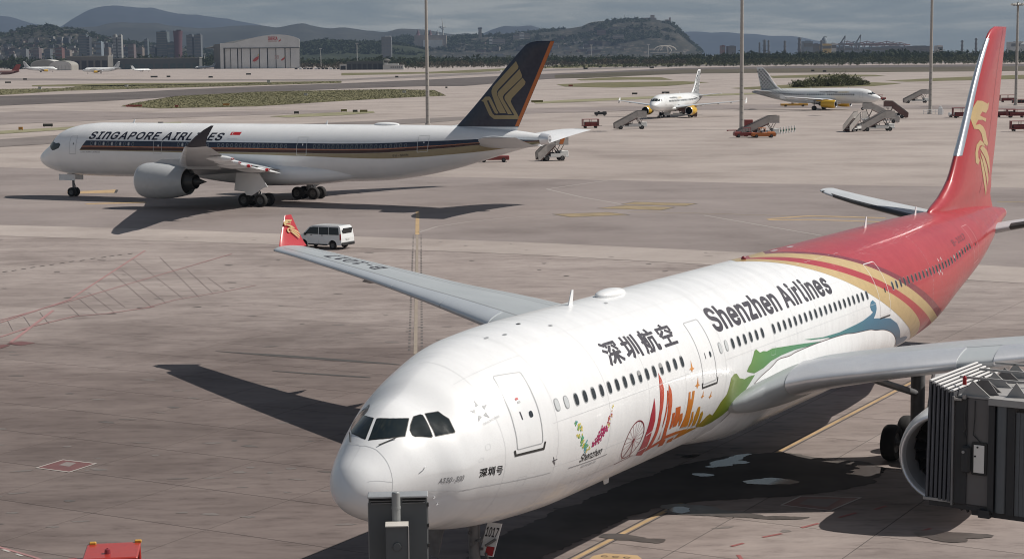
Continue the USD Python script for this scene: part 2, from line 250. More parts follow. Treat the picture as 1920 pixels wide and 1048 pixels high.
# ------------------------------------------------------------------ aircraft parts (local frame: x aft from the nose, y starboard, z up from the ground)
class Body:
    """fuselage: sections of width 2W between B and T around height zc; E squares or peaks the upper half"""
    def __init__(s, zc, X, T, B, Wd, E=None):
        s.zc = zc; s.X = np.asarray(X, float); s.x0, s.x1 = s.X[0], s.X[-1]; S = np.sqrt(s.X - s.x0)
        s.fT, s.fB, s.fW = PI(S, T), PI(S, B), PI(S, Wd); s.fE = PI(S, E if E is not None else np.full(len(X), 2.0))
    def pos(s, x, ph):
        q = np.sqrt(np.clip(np.asarray(x, float) - s.x0, 1e-9, None)); r = np.radians(ph); c, n = np.cos(r), np.sin(r)
        T, B, Wd = s.fT(q), s.fB(q), s.fW(q); E = np.where(n > 0, s.fE(q), 2.0); zm, h = (T + B) / 2, (T - B) / 2
        return np.stack([np.asarray(x, float) + 0 * c, -Wd * np.sign(c) * np.abs(c) ** (2 / E), s.zc + zm + h * np.sign(n) * np.abs(n) ** (2 / E)], -1)
    def nrm(s, x, ph):
        x = np.asarray(x, float); e = 2e-3
        xa, xb = np.clip(x - e, s.x0 + 1e-6, s.x1), np.clip(x + e, s.x0 + 2e-4, s.x1)
        n = np.cross(s.pos(x, np.asarray(ph) + .1) - s.pos(x, np.asarray(ph) - .1), s.pos(xb, ph) - s.pos(xa, ph))
        n /= np.maximum(np.linalg.norm(n, axis=-1, keepdims=True), 1e-12)
        c = s.pos(x, ph); out = c - np.stack([x, 0 * x, np.full(x.shape, s.zc)], -1) * [1, 0, 1] - [0, 0, 0]
        sg = np.sign((n * (c - np.stack([x, np.zeros_like(x), s.zc + (s.fT(np.sqrt(np.clip(x - s.x0, 0, None))) + s.fB(np.sqrt(np.clip(x - s.x0, 0, None)))) / 2], -1))).sum(-1, keepdims=True))
        return n * np.where(sg == 0, 1, sg)
    def skin(s, nx=150, nt=96, x0=None, x1=None):
        a = s.x0 if x0 is None else x0; b = s.x1 if x1 is None else x1
        q = np.linspace(math.sqrt(max(a - s.x0, 0) + 1e-6), math.sqrt(b - s.x0), nx); x = s.x0 + q * q; x[-1] = b
        X, P = np.meshgrid(x, np.linspace(-180, 180, nt + 1), indexing='ij'); X, P = X.ravel(), P.ravel()
        V, N = s.pos(X, P), s.nrm(X, P)
        i, j = np.meshgrid(np.arange(nx - 1), np.arange(nt), indexing='ij'); k = (i * (nt + 1) + j).ravel()
        Fq = np.stack([k, k + 1, k + nt + 2, k + nt + 1], 1); q = Fq[len(Fq) // 2 + nt // 3]
        if np.cross(V[q[1]] - V[q[0]], V[q[2]] - V[q[0]]) @ N[q[0]] < 0: Fq = Fq[:, ::-1]
        return V, Fq, N
    def decal(s, g, off=.006, dx=.5, dp=4.0):
        v, f = cells(g, dx, dp)
        if len(f) == 0: return None
        N = s.nrm(v[:, 0], v[:, 1]); V = s.pos(v[:, 0], v[:, 1]) + N * off
        fn = np.cross(V[f[:, 1]] - V[f[:, 0]], V[f[:, 2]] - V[f[:, 0]]); fl = (fn * N[f[:, 0]]).sum(1) < 0
        f[fl] = f[fl][:, ::-1]
        return V, f, N
def place_uv(g, x0, x1, p0, p1, shear=0.0): return fit(g, x0, x1, p0, p1, shear)
def rrect(x0, x1, p0, p1, rx, k=20.3):
    """rounded rectangle in (x, degrees); k = degrees per metre of girth"""
    g = sbox(x0 + rx, p0 / k + rx, x1 - rx, p1 / k - rx).buffer(rx, quad_segs=4)
    return aff.scale(g, 1, k, origin=(0, 0))
def ring_of(g, t, k=20.3):
    h = aff.scale(g, 1, 1 / k, origin=(0, 0)); return aff.scale(h.difference(h.buffer(-t)), 1, k, origin=(0, 0))
def oval(x, p, w, h, k=20.3, n=20):
    a = np.linspace(0, 2 * np.pi, n, endpoint=False); ex = 2 / 2.7
    return Polygon(np.stack([x + w / 2 * np.sign(np.cos(a)) * np.abs(np.cos(a)) ** ex, p + k * h / 2 * np.sign(np.sin(a)) * np.abs(np.sin(a)) ** ex], 1))

def naca(f): return 5 * (.2969 * np.sqrt(f) - .126 * f - .3516 * f ** 2 + .2843 * f ** 3 - .1036 * f ** 4)
class Foil:
    """lifting surface: stations (span, leading-edge x, height or offset, chord, thickness ratio); plane 'h' spans y, 'v' spans z"""
    def __init__(s, st, plane='h', side=1, camber=0.0):
        a = np.asarray(st, float); s.a = a; s.plane, s.side, s.camber = plane, side, camber
        s.fx, s.fo, s.fc, s.ft = (PI(a[:, 0], a[:, k]) for k in (1, 2, 3, 4)); s.fw = PI(a[:, 0], a[:, 5]) if a.shape[1] > 5 else (lambda q: 0.0)
    def P(s, sp, f, up):
        c = s.fc(sp); x = s.fx(sp) + f * c; t = naca(np.clip(f, 0, 1)) * s.ft(sp) * c; cam = s.camber * 4 * f * (1 - f) * c
        o = s.fo(sp) + cam + up * t - s.fw(sp) * np.clip(f, 0, 1)
        if s.plane == 'h': return np.stack([x, s.side * (sp + 0 * x), o], -1)
        return np.stack([x, o, sp + 0 * x], -1)
    def mesh(s, n=26, sp=None, f0=0.0, f1=1.0):
        sp = np.unique(np.concatenate([s.a[:, 0], np.linspace(s.a[0, 0], s.a[-1, 0], 14)])) if sp is None else sp
        f = f0 + (f1 - f0) * (1 - np.cos(np.linspace(0, np.pi, n))) / 2
        m = MB(); rings = []
        for q in sp:
            up = s.P(np.full(n, q), f, 1.0); dn = s.P(np.full(n, q), f, -1.0)
            rings.append(np.vstack([up, dn[::-1][1:-1]] if f0 == 0 else [up, dn[::-1]]))
        m.loft(rings); t = m.tri(); t.fix_normals(); return t
    def decal(s, g, up=1, off=.008, ds=.6, dx=.25):
        """outline in (span, x)"""
        v, F = cells(g, ds, dx)
        def at(sp, x): return s.P(sp, np.clip((x - s.fx(sp)) / s.fc(sp), .001, .999), up)
        V = at(v[:, 0], v[:, 1]); e = .02
        N = np.cross(at(v[:, 0] + e, v[:, 1]) - at(v[:, 0] - e, v[:, 1]), at(v[:, 0], v[:, 1] + e) - at(v[:, 0], v[:, 1] - e))
        N /= np.maximum(np.linalg.norm(N, axis=1, keepdims=True), 1e-9); ax = 2 if s.plane == 'h' else 1
        N *= np.sign(N[:, ax:ax + 1]) * up
        V = V + N * off
        fn = np.cross(V[F[:, 1]] - V[F[:, 0]], V[F[:, 2]] - V[F[:, 0]]); fl = (fn * N[F[:, 0]]).sum(1) < 0
        F[fl] = F[fl][:, ::-1]
        return V, F, N

def wheel(parent, c, r, w, tyre, rimm, n=24, name='wheel'):
    """tyre with a rim on each side, axle along y"""
    h = w / 2; m = MB()
    m.lathe([(-h * .8, r * .55), (-h, r * .7), (-h * .98, r * .88), (-h * .7, r * .97), (-h * .3, r), (h * .3, r), (h * .7, r * .97), (h * .98, r * .88), (h, r * .7), (h * .8, r * .55)], n, 'y', c)
    t = m.build(name, tyre, parent, smooth=35)
    k = MB().lathe([(-h * .78, .001), (-h * .85, r * .2), (-h * .6, r * .3), (-h * .75, r * .56), (h * .75, r * .56), (h * .6, r * .3), (h * .85, r * .2), (h * .78, .001)], n, 'y', c)
    k.build("rim", rimm, parent, smooth=30)
    return t

def engine(parent, x, y, z, L, r, mt, lip_m, dark, metal, pylon=None, fan=True, tail=1.0, seg=40, cone=True, m_in=None):
    """turbofan: cowl, lip, inlet duct with fan and spinner, exhaust nozzle and cone, pylon"""
    prof = [(0.02 * L, r * .875), (.05 * L, r * .925), (.12 * L, r * .975), (.25 * L, r), (.45 * L, r * 1.0), (.65 * L, r * .95), (.82 * L, r * .86), (L, r * .74), (L, r * .71), (.8 * L, r * .74)]
    cw = MB().lathe(prof, seg, 'x', (x, y, z)).build('engine_cowl', mt, parent, smooth=40)
    lip = MB().lathe([(.025 * L, r * .885), (.008 * L, r * .865), (0, r * .84), (.004 * L, r * .815), (.02 * L, r * .795), (.05 * L, r * .785)], seg, 'x', (x, y, z)); lip.build('inlet_lip', lip_m, cw, smooth=60)
    MB().lathe([(.05 * L, r * .785), (.15 * L, r * .80), (.24 * L, r * .80)], seg, 'x', (x, y, z)).build('inlet_duct', m_in or dark, cw, smooth=60)
    fb = MB()
    for k in range(22):
        a = 2 * np.pi * k / 22; ca, sa = math.cos(a), math.sin(a); rr = r * .79
        p0 = np.array([.20 * L, .22 * rr * ca, .22 * rr * sa]); p1 = np.array([.20 * L, rr * ca, rr * sa]); tv = np.array([.045 * L, -sa * rr * .16, ca * rr * .16])
        fb.add(np.array([p0, p1, p1 + tv, p0 + tv * .8]) + [x, y, z], [(0, 1, 2), (0, 2, 3)])
    fb.lathe([(.27 * L, .001), (.27 * L, r * .8)], seg, 'x', (x, y, z))
    fb.build('fan', dark, cw)
    MB().lathe([(.11 * L, .001), (.13 * L, r * .08), (.17 * L, r * .16), (.22 * L, r * .2)], 20, 'x', (x, y, z)).build('spinner', dark, cw, smooth=60)
    if cone:
        MB().lathe([(.8 * L, r * .7), (.98 * L, r * .52), (1.16 * L, r * .40), (1.16 * L, r * .37), (1.0 * L, r * .37)], seg, 'x', (x, y, z)).build('core_nozzle', metal, cw, smooth=40)
        MB().lathe([(1.0 * L, r * .3), (1.16 * L, r * .24), (1.3 * L, r * .1), (1.4 * L, .005)], 24, 'x', (x, y, z)).build('exhaust_cone', metal, cw, smooth=50)
        MB().lathe([(.9 * L, r * .05), (.9 * L, r * .73)], seg, 'x', (x, y, z)).build('exhaust_duct', dark, cw)
    if pylon is not None: pylon.build('pylon', mt, parent, smooth=30)
    return cw

def gear(parent, x, y, ztop, r, w, axles, track, M, bogie=0.0, strut=.14, label=None, brace=None):
    """landing gear leg: strut, axle beam, wheels"""
    s = MB().tube((x, y, ztop), (x, y, r * 1.55), strut * 1.25, n=14).tube((x, y, r * 1.6), (x, y, r), strut * .8, n=12)
    if bogie: s.tube((x - bogie, y, r), (x + bogie, y, r), strut * .8, n=10)
    for dx in axles: s.tube((x + dx, y - track, r), (x + dx, y + track, r), strut * .55, n=8)
    s.tube((x, y, ztop * .55 + r * .5), (x + strut * 3.2, y, r * 1.75), strut * .35, n=8).tube((x + strut * 3.2, y, r * 1.75), (x, y, r * 1.1), strut * .35, n=8)
    if brace is not None: s.tube((x, y, ztop * .45 + r * .8), brace, strut * .6, n=10)
    l = s.build('landing_gear', M['gear'], parent, smooth=40, label=label)
    for dx in axles:
        for sy in (-1, 1): wheel(l, (x + dx, y + sy * track, r), r, w, M['tyre'], M['rim'])
    return l

def cjk(ch):
    g = None
    for rings in CJK[ch]:
        p = Polygon(rings[0], rings[1:]).buffer(0); g = p if g is None else g.union(p)
    return aff.scale(g, 1 / 200, 1 / 200, origin=(0, 0))
def cjk_line(s, gap=1.12):
    return unary_union([aff.translate(cjk(ch), i * gap, 0) for i, ch in enumerate(s)])

WHITE = mat('white_paint', (.75, .755, .76), .30, coat=.3, var=.045, scale=1.1, stretch=(1.6, .5, .5))
LIGHTGREY = mat('light_grey_paint', (.48, .50, .52), .38, var=.06, scale=.8)
WINGGREY = mat('wing_grey_paint', (.36, .385, .40), .42, var=.07, scale=.5, stretch=(1, .4, 1))
SLAT = mat('slat_grey', (.52, .55, .58), .36, metal=.3, var=.02, scale=.4)
SILVER = mat('bare_metal', (.74, .745, .76), .30, metal=.6, var=.015, scale=.4)
CHROME = mat('polished_metal', (.78, .79, .81), .26, metal=.9, var=.012, scale=.5)
DARKMETAL = mat('dark_metal', (.07, .068, .066), .45, metal=.6, var=.2)
BLACKHOLE = mat('dark_interior', (.018, .018, .019), .6, var=.2)
GLASS = mat('cockpit_glass', (.012, .018, .02), .08, spec=.6, var=.2)
CABIN = mat('cabin_window_glass', (.035, .04, .046), .12, spec=.6, var=.35, scale=.9)
PLUG = mat('plugged_window', (.50, .52, .53), .4, var=.04)
TYRE = mat('tyre_rubber', (.016, .015, .015), .85, var=.25, scale=5)
RIM = mat('wheel_rim', (.11, .11, .11), .45, metal=.4, var=.15)
GEARM = mat('gear_leg', (.16, .16, .165), .45, metal=.4, var=.25, scale=4)
RED = mat('airline_red', (.40, .030, .036), .3, coat=.45, var=.05, scale=.6)
GOLD = mat('airline_gold', (.50, .36, .17), .35, coat=.3, var=.05)
DUSK = mat('airline_dark_red', (.20, .025, .035), .28, coat=.4, var=.06)
LETTER = mat('lettering_charcoal', (.05, .045, .055), .4, var=.05)
LINE = mat('panel_seam', (.30, .31, .32), .5, var=.1); SEAM = mat('paint_seam', (.58, .59, .60), .5, var=.05)
TRIM = mat('door_trim_grey', (.42, .43, .44), .4, var=.05)
ARTM = usdkit.material(stage, '/World/Looks/livery_skyline_paint', {
    "tc": ("texture_coordinate", {}), "s": ("separate_xyz", {}),
    "m": ("map_range", {"from_min": 11.5, "from_max": 39.0, "to_min": 0.0, "to_max": 1.0, "clamp": True}),
    "r": ("rgb_ramp", {"ramp": [(0, (.28, .02, .05)), (.03, (.36, .035, .05)), (.06, (.50, .085, .035)), (.105, (.52, .13, .03)), (.15, (.55, .22, .02)), (.19, (.36, .24, .02)), (.23, (.20, .23, .02)), (.29, (.13, .24, .035)), (.36, (.09, .25, .06)), (.50, (.07, .25, .13)), (.62, (.05, .22, .22)), (.76, (.04, .17, .27)), (1, (.035, .13, .24))]}),
    "p": ("principled_bsdf", {"roughness": .32, "coat_weight": .3})},
    [("tc.object", "s.vector"), ("s.x", "m.value"), ("m.result", "r.fac"), ("r.color", "p.base_color")], surface="p.BSDF")
GM = dict(gear=GEARM, tyre=TYRE, rim=RIM)

def curve_x(pts, lo=-50, hi=87):
    q = [(p, x) for x, p in pts if lo < p < hi]; P_ = np.array([a for a, _ in q]); X_ = np.array([a for _, a in q])
    c = np.polyfit(P_, X_, 3); d = np.polyder(c); p0, p1 = P_.min(), P_.max()
    def g(ph):
        ph = np.asarray(ph, float); ph = np.where(ph > 90, 180 - ph, ph); ph = np.where(ph < -90, -180 - ph, ph); k = np.clip(ph, p0, p1)
        return np.polyval(c, k) + (ph - k) * np.minimum(np.polyval(d, k), -.02) * .8
    return g

def shenzhen_a330():
    t = thing('wide_body_airliner', 'white and red wide body jet lettered Shenzhen Airlines, nose towards the terminal', 'airliner', (-4.1951, 46.2787, 0), 1.0575)
    ZC = 5.12
    b = Body(ZC, [-.3, -.04, .42, 1.15, 1.77, 2.39, 3.21, 4.35, 6.42, 9, 30, 36, 40, 44, 48, 52, 56, 60, 63.6],
             [-.61, .07, .46, 1.06, 1.42, 1.62, 2.04, 2.38, 2.71, 2.82, 2.82, 2.82, 2.82, 2.82, 2.79, 2.71, 2.58, 2.31, 1.95],
             [-.61, -.98, -1.27, -1.58, -1.86, -2.05, -2.2, -2.44, -2.68, -2.82, -2.82, -2.82, -2.8, -2.62, -1.72, -.88, -.05, .83, 1.4],
             [0, .55, .9, 1.25, 1.56, 1.95, 2.22, 2.46, 2.76, 2.82, 2.82, 2.82, 2.82, 2.7, 2.48, 2.15, 1.55, .85, .25],
             [2.02, 2.01, 1.95, 1.8, 1.62, 1.6, 1.67, 1.8, 2, 2, 2, 2, 2, 2, 2, 2, 2, 2, 2])
    fus = put('fuselage', b.skin(190, 120), WHITE, t)
    def dec(name, g, m, parent=t, off=.006, dx=.5, dp=4, label=None):
        r = b.decal(g, off, dx, dp)
        return put(name, r, m, parent, label=label) if r is not None else None
    # --- paint: gold and red sweeps, red rear body
    ph = np.linspace(-179.9, 179.9, 121)
    c = [curve_x(ART[f'C{i}']) for i in range(5)]
    c4 = c[4](ph); c3 = np.minimum(c[3](ph), c4 - .05); c2 = np.minimum(c[2](ph), c3 - .1); c1 = np.minimum(c[1](ph), c2 - .1); c0 = np.minimum(c[0](ph), c1 - .1)
    def band(a, d): return Polygon(np.vstack([np.stack([a, ph], 1), np.stack([d, ph], 1)[::-1]])).buffer(0)
    end = np.full_like(ph, 63.5)
    dec('red_tail_paint', band(c4, end), RED, t, .005, .5, 4)
    dec('dark_red_stripe', band(c3, c4), DUSK, t, .005, .5, 4)
    dec('gold_stripe', band(c2, c3), GOLD, t, .005, .5, 4)
    dec('red_stripe', band(c1, c2), RED, t, .005, .5, 4)
    dec('gold_stripe', band(c0, c1), GOLD, t, .005, .5, 4)
    # --- cockpit
    m_ = lambda q: [(x, 180 - p) for x, p in q]
    WS = [(1.31, 90.5), (1.36, 80.9), (1.43, 73.8), (1.53, 68.0), (1.65, 63.4), (1.78, 59.7), (1.69, 57.5), (1.6, 55.2), (1.51, 53.0), (1.42, 50.8), (1.34, 48.5), (1.18, 53.0), (1.03, 58.4), (.91, 65.2), (.82, 73.3), (.74, 82.9), (.84, 83.8), (.95, 85.0), (1.06, 86.5), (1.19, 88.3)]
    WB = [(2.5, 139), (2.08, 130.0), (1.66, 119.7), (1.47, 110.6), (1.38, 103.6), (1.33, 97.3), (1.2, 95.3), (1.06, 93.3), (.95, 91.8), (.84, 90.5), (.75, 89.4), (.78, 97.0), (.84, 104.8), (.92, 113.0), (1.06, 122.8), (1.4, 133)]
    S2 = [(2.26, 56.6), (2.34, 55.7), (2.42, 54.7), (2.49, 53.6), (2.57, 52.5), (2.6, 48.1), (2.65, 44.0), (2.63, 41.7), (2.61, 39.4), (2.58, 34.8), (2.56, 34.3), (2.43, 35.4), (2.31, 36.2), (2.18, 36.7), (2.06, 37.0), (2.1, 41.9), (2.13, 46.7), (2.19, 51.7)]
    for q, n in ((WS, 'windscreen'), (WB, 'windscreen'), (ART['side1'], 'cockpit_side_window'), (S2, 'cockpit_side_window'), (m_(ART['side1']), 'cockpit_side_window'), (m_(S2), 'cockpit_side_window')):
        g = Polygon(q).buffer(0)
        fr = dec('cockpit_window_frame', aff.scale(aff.scale(g, 1, 1 / 34, origin=(0, 0)).buffer(.02, join_style=1), 1, 34, origin=(0, 0)), DARKMETAL, t, .004, .12, 3)
        dec(n, g, GLASS, fr, .010, .12, 3)
    wm = MB()
    for s in (1, -1):
        f = (lambda p: p) if s > 0 else (lambda p: 180 - p)
        a0 = b.pos(np.array(.72), f(64.)) + [-.02, 0, .03]; a1 = b.pos(np.array(1.15), f(52.)) + [-.05, 0, .03]
        wm.tube(a0, a1, .014, n=6)
    wm.build('wiper', DARKMETAL, t)
    # --- nose seams
    def strip(name, pts, w, m, off=.007, parent=t, dx=.4, dp=3):
        L = aff.scale(LineString(pts), 1, 1 / 20.3, origin=(0, 0)).buffer(w, cap_style=2, join_style=2)
        return dec(name, aff.scale(L, 1, 20.3, origin=(0, 0)), m, parent, off, dx, dp)
    strip('radome_seam', [(.64, 176), (.74, 129), (.58, 92), (.62, 64), (.6, 39), (.56, 17), (.53, 0), (.5, -30), (.45, -80)], .005, SEAM, dx=.15)
    for p0, p1 in ((92, 91), (28, 8), (152, 172)): strip('lightning_strip', [(.02, p0), (.56, p1)], .008, SEAM, dx=.1)
    strip('belly_seam', [(1.55, -15.7), (3.44, -19.7), (6.1, -21.3)], .01, SEAM, .006)
    for xs in (9.3, 17.95, 24.6, 31.2, 41.5):
        strip('panel_line', [(xs, -60), (xs, 120)], .005, SEAM, .0045)
    PJ = mat('panel_joint', (.645, .65, .655), .45, var=.03)
    for xs in (3.9, 6.2, 12.0, 14.7, 20.2, 22.4, 27.0, 29.1): strip('panel_joint', [(xs, -70), (xs, 100)], .0045, PJ, .0035)
    for p_ in (62, 36, -18, -36): strip('panel_joint', [(5.2, p_), (33.0, p_)], .0045, PJ, .0035, dx=1.0)
    for x_, p_, w_, h_ in ((4.6, -22, .35, .35), (7.0, -34, .8, .5), (8.9, -44, 1.6, 1.1), (13.0, -48, .5, .5), (3.2, 12, .18, .22), (2.9, 4, .16, .16), (22.0, 3, .4, .3), (30.5, 4, .4, .3)): dec('access_panel', ring_of(rrect(x_, x_ + w_, p_ - 10 * h_, p_ + 10 * h_, .04), .008), SEAM, t, .006, .3, 4)
    for x_, p_ in ((1.75, -22), (1.9, -29), (1.45, 12)): pb = b.pos(np.array(x_), float(p_)); nb = b.nrm(np.array([x_]), np.array([float(p_)]))[0]; MB().tube(pb, pb + nb * .06, .012).tube(pb + nb * .06, pb + nb * .06 - [.09, 0, 0], .010).build('probe', SILVER, t)
    for x_, p_ in ((1.2, -30), (1.3, -38)): dec('static_port', oval(x_, p_, .05, .05), LINE, t, .007)
    strip('panel_line', [(6.0, 9.6), (15.0, 9.4)], .006, SEAM); strip('panel_line', [(18.0, 9.2), (33.6, 9.0)], .006, SEAM); strip('panel_line', [(3.5, 60), (6.2, 56)], .006, SEAM)
    # --- doors
    def door(q, m, sill=None, light=None):
        g = q if isinstance(q, Polygon) else Polygon(q)
        h = aff.scale(g, 1, 1 / 20.3, origin=(0, 0)); h = h.buffer(-.09).buffer(.09); w = .035
        d = dec('door', aff.scale(h.difference(h.buffer(-w)), 1, 20.3, origin=(0, 0)), m, t, .008, .3, 3)
        return d
    d1 = door(ART['door1'], TRIM)
    dec('door_window', oval(5.18, 20.2, .15, .2), CABIN, d1, .009); dec('door_handle', sbox(4.79, 19.3, 4.83, 24.5), LETTER, d1, .009)
    dec('door_placard', sbox(4.86, 31.5, 4.97, 33), RED, d1, .009); dec('door_placard', sbox(4.88, 29.2, 4.99, 30.6), TRIM, d1, .009)
    strip('door_sill', [(4.26, 1.2), (4.30, -2.6), (5.5, -3.6), (5.56, .6)], .035, DARKMETAL, .012, d1, dx=.2)
    d2 = door(rrect(16.0, 17.13, -1.7, 42.1, .1), TRIM)
    dec('door_window', oval(16.85, 16.5, .14, .2), CABIN, d2, .009); dec('door_handle', sbox(16.42, 14.5, 16.46, 18.5), LETTER, d2, .009)
    strip('door_sill', [(15.95, 0), (15.98, -3.4), (17.17, -3.6), (17.22, .4)], .03, DARKMETAL, .012, d2)
    dW = mat('door_trim_white', (.72, .71, .70), .35, var=.04)
    d3 = door(rrect(33.98, 35.3, -3.0, 43.7, .1), dW); strip('door_sill', [(34.0, -4.6), (35.3, -5.0)], .03, DARKMETAL, .012, d3); dec('door_window', oval(34.9, 17, .14, .2), CABIN, d3, .012)
    d4 = door(rrect(49.5, 50.62, -8, 45, .1), mat('door_trim_pink', (.60, .30, .30), .35, var=.04)); dec('door_window', oval(50.1, 16, .14, .2), CABIN, d4, .012)
    # --- cabin windows: grey rim with the pane inside
    RIMW = mat('window_rim', (.33, .34, .35), .4, var=.05); RIMR = mat('window_rim_on_red', (.26, .13, .13), .4, var=.05)
    xs = [(6.39, 19.1, 1), (6.9, 18.7, 1)] + [(7.46 + .5145 * k, 18.2, 0) for k in range(15)]
    xs += [(17.74 + .5334 * k, 18.1, 1 if k < 2 else 0) for k in range(29) if k != 8]
    xs += [(35.98 + .54 * k, 18.3, 0) for k in range(25)]
    for x, p, plug in xs:
        r = b.decal(oval(x, p, .27, .40, n=16), .006, 1, 90)
        o = put('window', r, (RIMR if x > 37.0 else RIMW), t)
        put('pane', b.decal(oval(x, p, .205, .335, n=16), .011, 1, 90), PLUG if plug else CABIN, o)
        if not plug and hash_i(f'{x:.2f}') % 7 == 0: put('blind', b.decal(oval(x, p, .205, .335, n=16).intersection(sbox(x - 1, p + (hash_i(f'{x:.1f}') % 4), x + 1, p + 30)), .0125, 1, 90), mat('window_blind_grey', (.30, .30, .30), .5), o)
    # --- titles
    dec('lettering', place_uv(cjk_line('深圳航空', 1.16), 10.1, 14.95, 29.3, 46.4), LETTER, t, .008, .5, 4, label='dark grey Chinese characters 深圳航空')
    word, xo = [], 0.0
    for ch in 'Shenzhen Airlines':
        if ch == ' ': xo += .36; continue
        g = text_poly(ch, 6); a_, _, c_, _ = g.bounds; word.append(aff.translate(g, xo - a_, 0)); xo += c_ - a_ + .13
    dec('lettering', place_uv(unary_union(word), 17.9, 29.3, 28.4, 48.2), LETTER, t, .008, .5, 4, label='bold dark grey words Shenzhen Airlines')
    def slope(g, s, x): return aff.affine_transform(g, [1, 0, s, 1, 0, -s * x])
    dec('lettering', slope(place_uv(cjk_line('深圳号', 1.05), 2.93, 3.82, -10.9, -4.2), -2.9, 2.93), mat('lettering_black', (.015, .015, .017), .4), t, .007, .3, 4, label='small black Chinese characters 深圳号')
    dec('lettering', slope(place_uv(text_poly('A330-300', 2), 1.79, 2.40, -9.2, -4.6, .008), 1.0, 1.79), mat('lettering_grey', (.2, .2, .21), .4), t, .007, .3, 4, label='grey type marking A330-300')
    star = []
    for k in range(5):
        a = math.radians(90 + 72 * k - 8); q = lambda r, an: (3.56 + r * math.cos(an), 36.2 + 23 * r * math.sin(an))
        star.append(Polygon([q(.34, a), q(.17, a + .5), q(.15, a - .45)]).buffer(0))
    dec('star_emblem', unary_union(star), LINE, t, .007, .2, 3); 
    dec('lettering', place_uv(text_poly('STAR ALLIANCE MEMBER', 0, 60), 3.42, 4.05, 27.0, 28.4), TRIM, t, .007)
    dec('lettering', place_uv(text_poly('Shenzhen', 2), 7.66, 8.98, -20.9, -15.6, .012), mat('lettering_black', (.02, .02, .02), .4), t, .007, .3, 4)
    strip('lettering_rule', [(7.1, -22.5), (9.5, -22.9)], .008, LETTER); dec('lettering', place_uv(cjk_line('深圳航空'), 7.9, 8.85, -25.4, -23.9), TRIM, t, .007)
    rr = np.random.default_rng(3); cols = dict(crimson=(.36, .02, .10), green=(.12, .35, .12), yellow=(.62, .50, .08), teal=(.10, .33, .36), orange=(.55, .20, .05))
    sets = {k: [] for k in cols}
    for k in range(86):
        left = k < 46; f = rr.random() ** (.8 if left else .7)
        if left: cx, cp = 8.05 - f * .85 + rr.normal(0, .09), -12 + f * f * 19 + rr.normal(0, 1.5); key = ['green', 'teal', 'yellow', 'green'][rr.integers(4)]; sz = .028 + .03 * rr.random()
        else: cx, cp = 8.15 + f * 1.4 + rr.normal(0, .07), -13.5 + f ** 1.5 * 21 + rr.normal(0, 1.4); key = 'crimson' if f < .62 else ['yellow', 'orange', 'crimson'][rr.integers(3)]; sz = (.065 if f < .6 else .035) * (.6 + .6 * rr.random())
        a0 = rr.random() * 6.28
        for j in range(3):
            aa = a0 + j * 2.1; sets[key].append(Polygon([(cx + sz * .8 * math.cos(aa) + sz * .62 * math.cos(w), cp + 21 * (sz * .8 * math.sin(aa) + sz * .62 * math.sin(w))) for w in np.linspace(0, 6.28, 8)[:-1]]))
    for k, L in sets.items(): dec('butterfly_motif', unary_union(L), mat('motif_' + k, cols[k], .4), t, .007, .4, 4)
    strip('small_emblem', [(6.02, -11), (6.16, -16), (6.02, -13.5), (6.25, -13.2)], .012, LETTER)
    # --- skyline artwork
    for n in ('sail1', 'tow2', 'tow3', 'tow3b', 'blk1', 'blk1b', 'blk2', 'tow4', 'blk3', 'blk3b', 'blk3c', 'blk3d', 'base1', 'base1b', 'base2', 'hill1', 'hill2', 'wave'):
        dec('skyline_artwork', Polygon(ART[n]).buffer(0), ARTM, t, .006 + .0006 * (hash_i(n) % 5), .4, 3)
    strip('skyline_artwork', [(12.10, -21.4), (12.50, -19.8)], .015, WHITE, .012); strip('skyline_artwork', [(12.05, -33), (12.7, -32)], .015, WHITE, .012)
    for x_, p_ in ((15.2, 12.8), (15.52, 1.0), (16.02, -8.4), (16.7, -10.8)):
        k = 1.0 if p_ > 0 else .72
        bird = Polygon([(x_ - .16 * k, p_ - 1.2 * k), (x_, p_ - .2 * k), (x_ + .1 * k, p_ + 4.2 * k), (x_ + .12 * k, p_ - .6 * k), (x_ + .24 * k, p_ - 1.6 * k), (x_ + .1 * k, p_ - 2.0 * k), (x_ + .02 * k, p_ - 3.6 * k), (x_ - .03 * k, p_ - 1.7 * k)])
        dec('bird_motif', bird.buffer(0), mat('motif_orange2', (.58, .24, .06), .4), t, .007)
    cx, cp, R_ = 11.22, -21.0 / 20.3, .63
    q = lambda r, w: (cx + r * math.cos(w), cp + r * math.sin(w))
    L = [Point(cx, cp).buffer(R_ + .02, quad_segs=12).difference(Point(cx, cp).buffer(R_ - .02, quad_segs=12)), Point(cx, cp).buffer(.07)]
    L += [LineString([q(.06, k * .349), q(R_, k * .349)]).buffer(.006, cap_style=2) for k in range(18)]
    L += [LineString([(cx, cp), (10.98, -33.5 / 20.3)]).buffer(.022), LineString([(cx, cp), (11.58, -34.6 / 20.3)]).buffer(.022), LineString([(10.6, -36.2 / 20.3), (11.8, -34.8 / 20.3)]).buffer(.012)]
    dec('ferris_wheel_artwork', aff.scale(unary_union(L), 1, 20.3, origin=(0, 0)), DUSK, t, .008, .3, 4)
    # --- registration on the tail, marks
    dec('lettering', place_uv(text_poly('B-1017', 3), 46.4, 48.9, 28.6, 36.2), mat('lettering_on_red', (.12, .03, .04), .4), t, .009, .4, 4)
    for x_, p_ in ((43.1, 25), (43.6, 25), (42.6, 13.5), (43.1, 12), (42.9, 15)): dec('rivet_mark', oval(x_, p_, .07, .16), dW, t, .009)
    # --- belly fairing, its seam
    fl = sorted((x, p) for x, p in ART['fairline'] if 20 < x < 38.3 and p > -45); ff = {}
    for x, p in fl: ff.setdefault(round(x * 1.3), []).append((x, p))
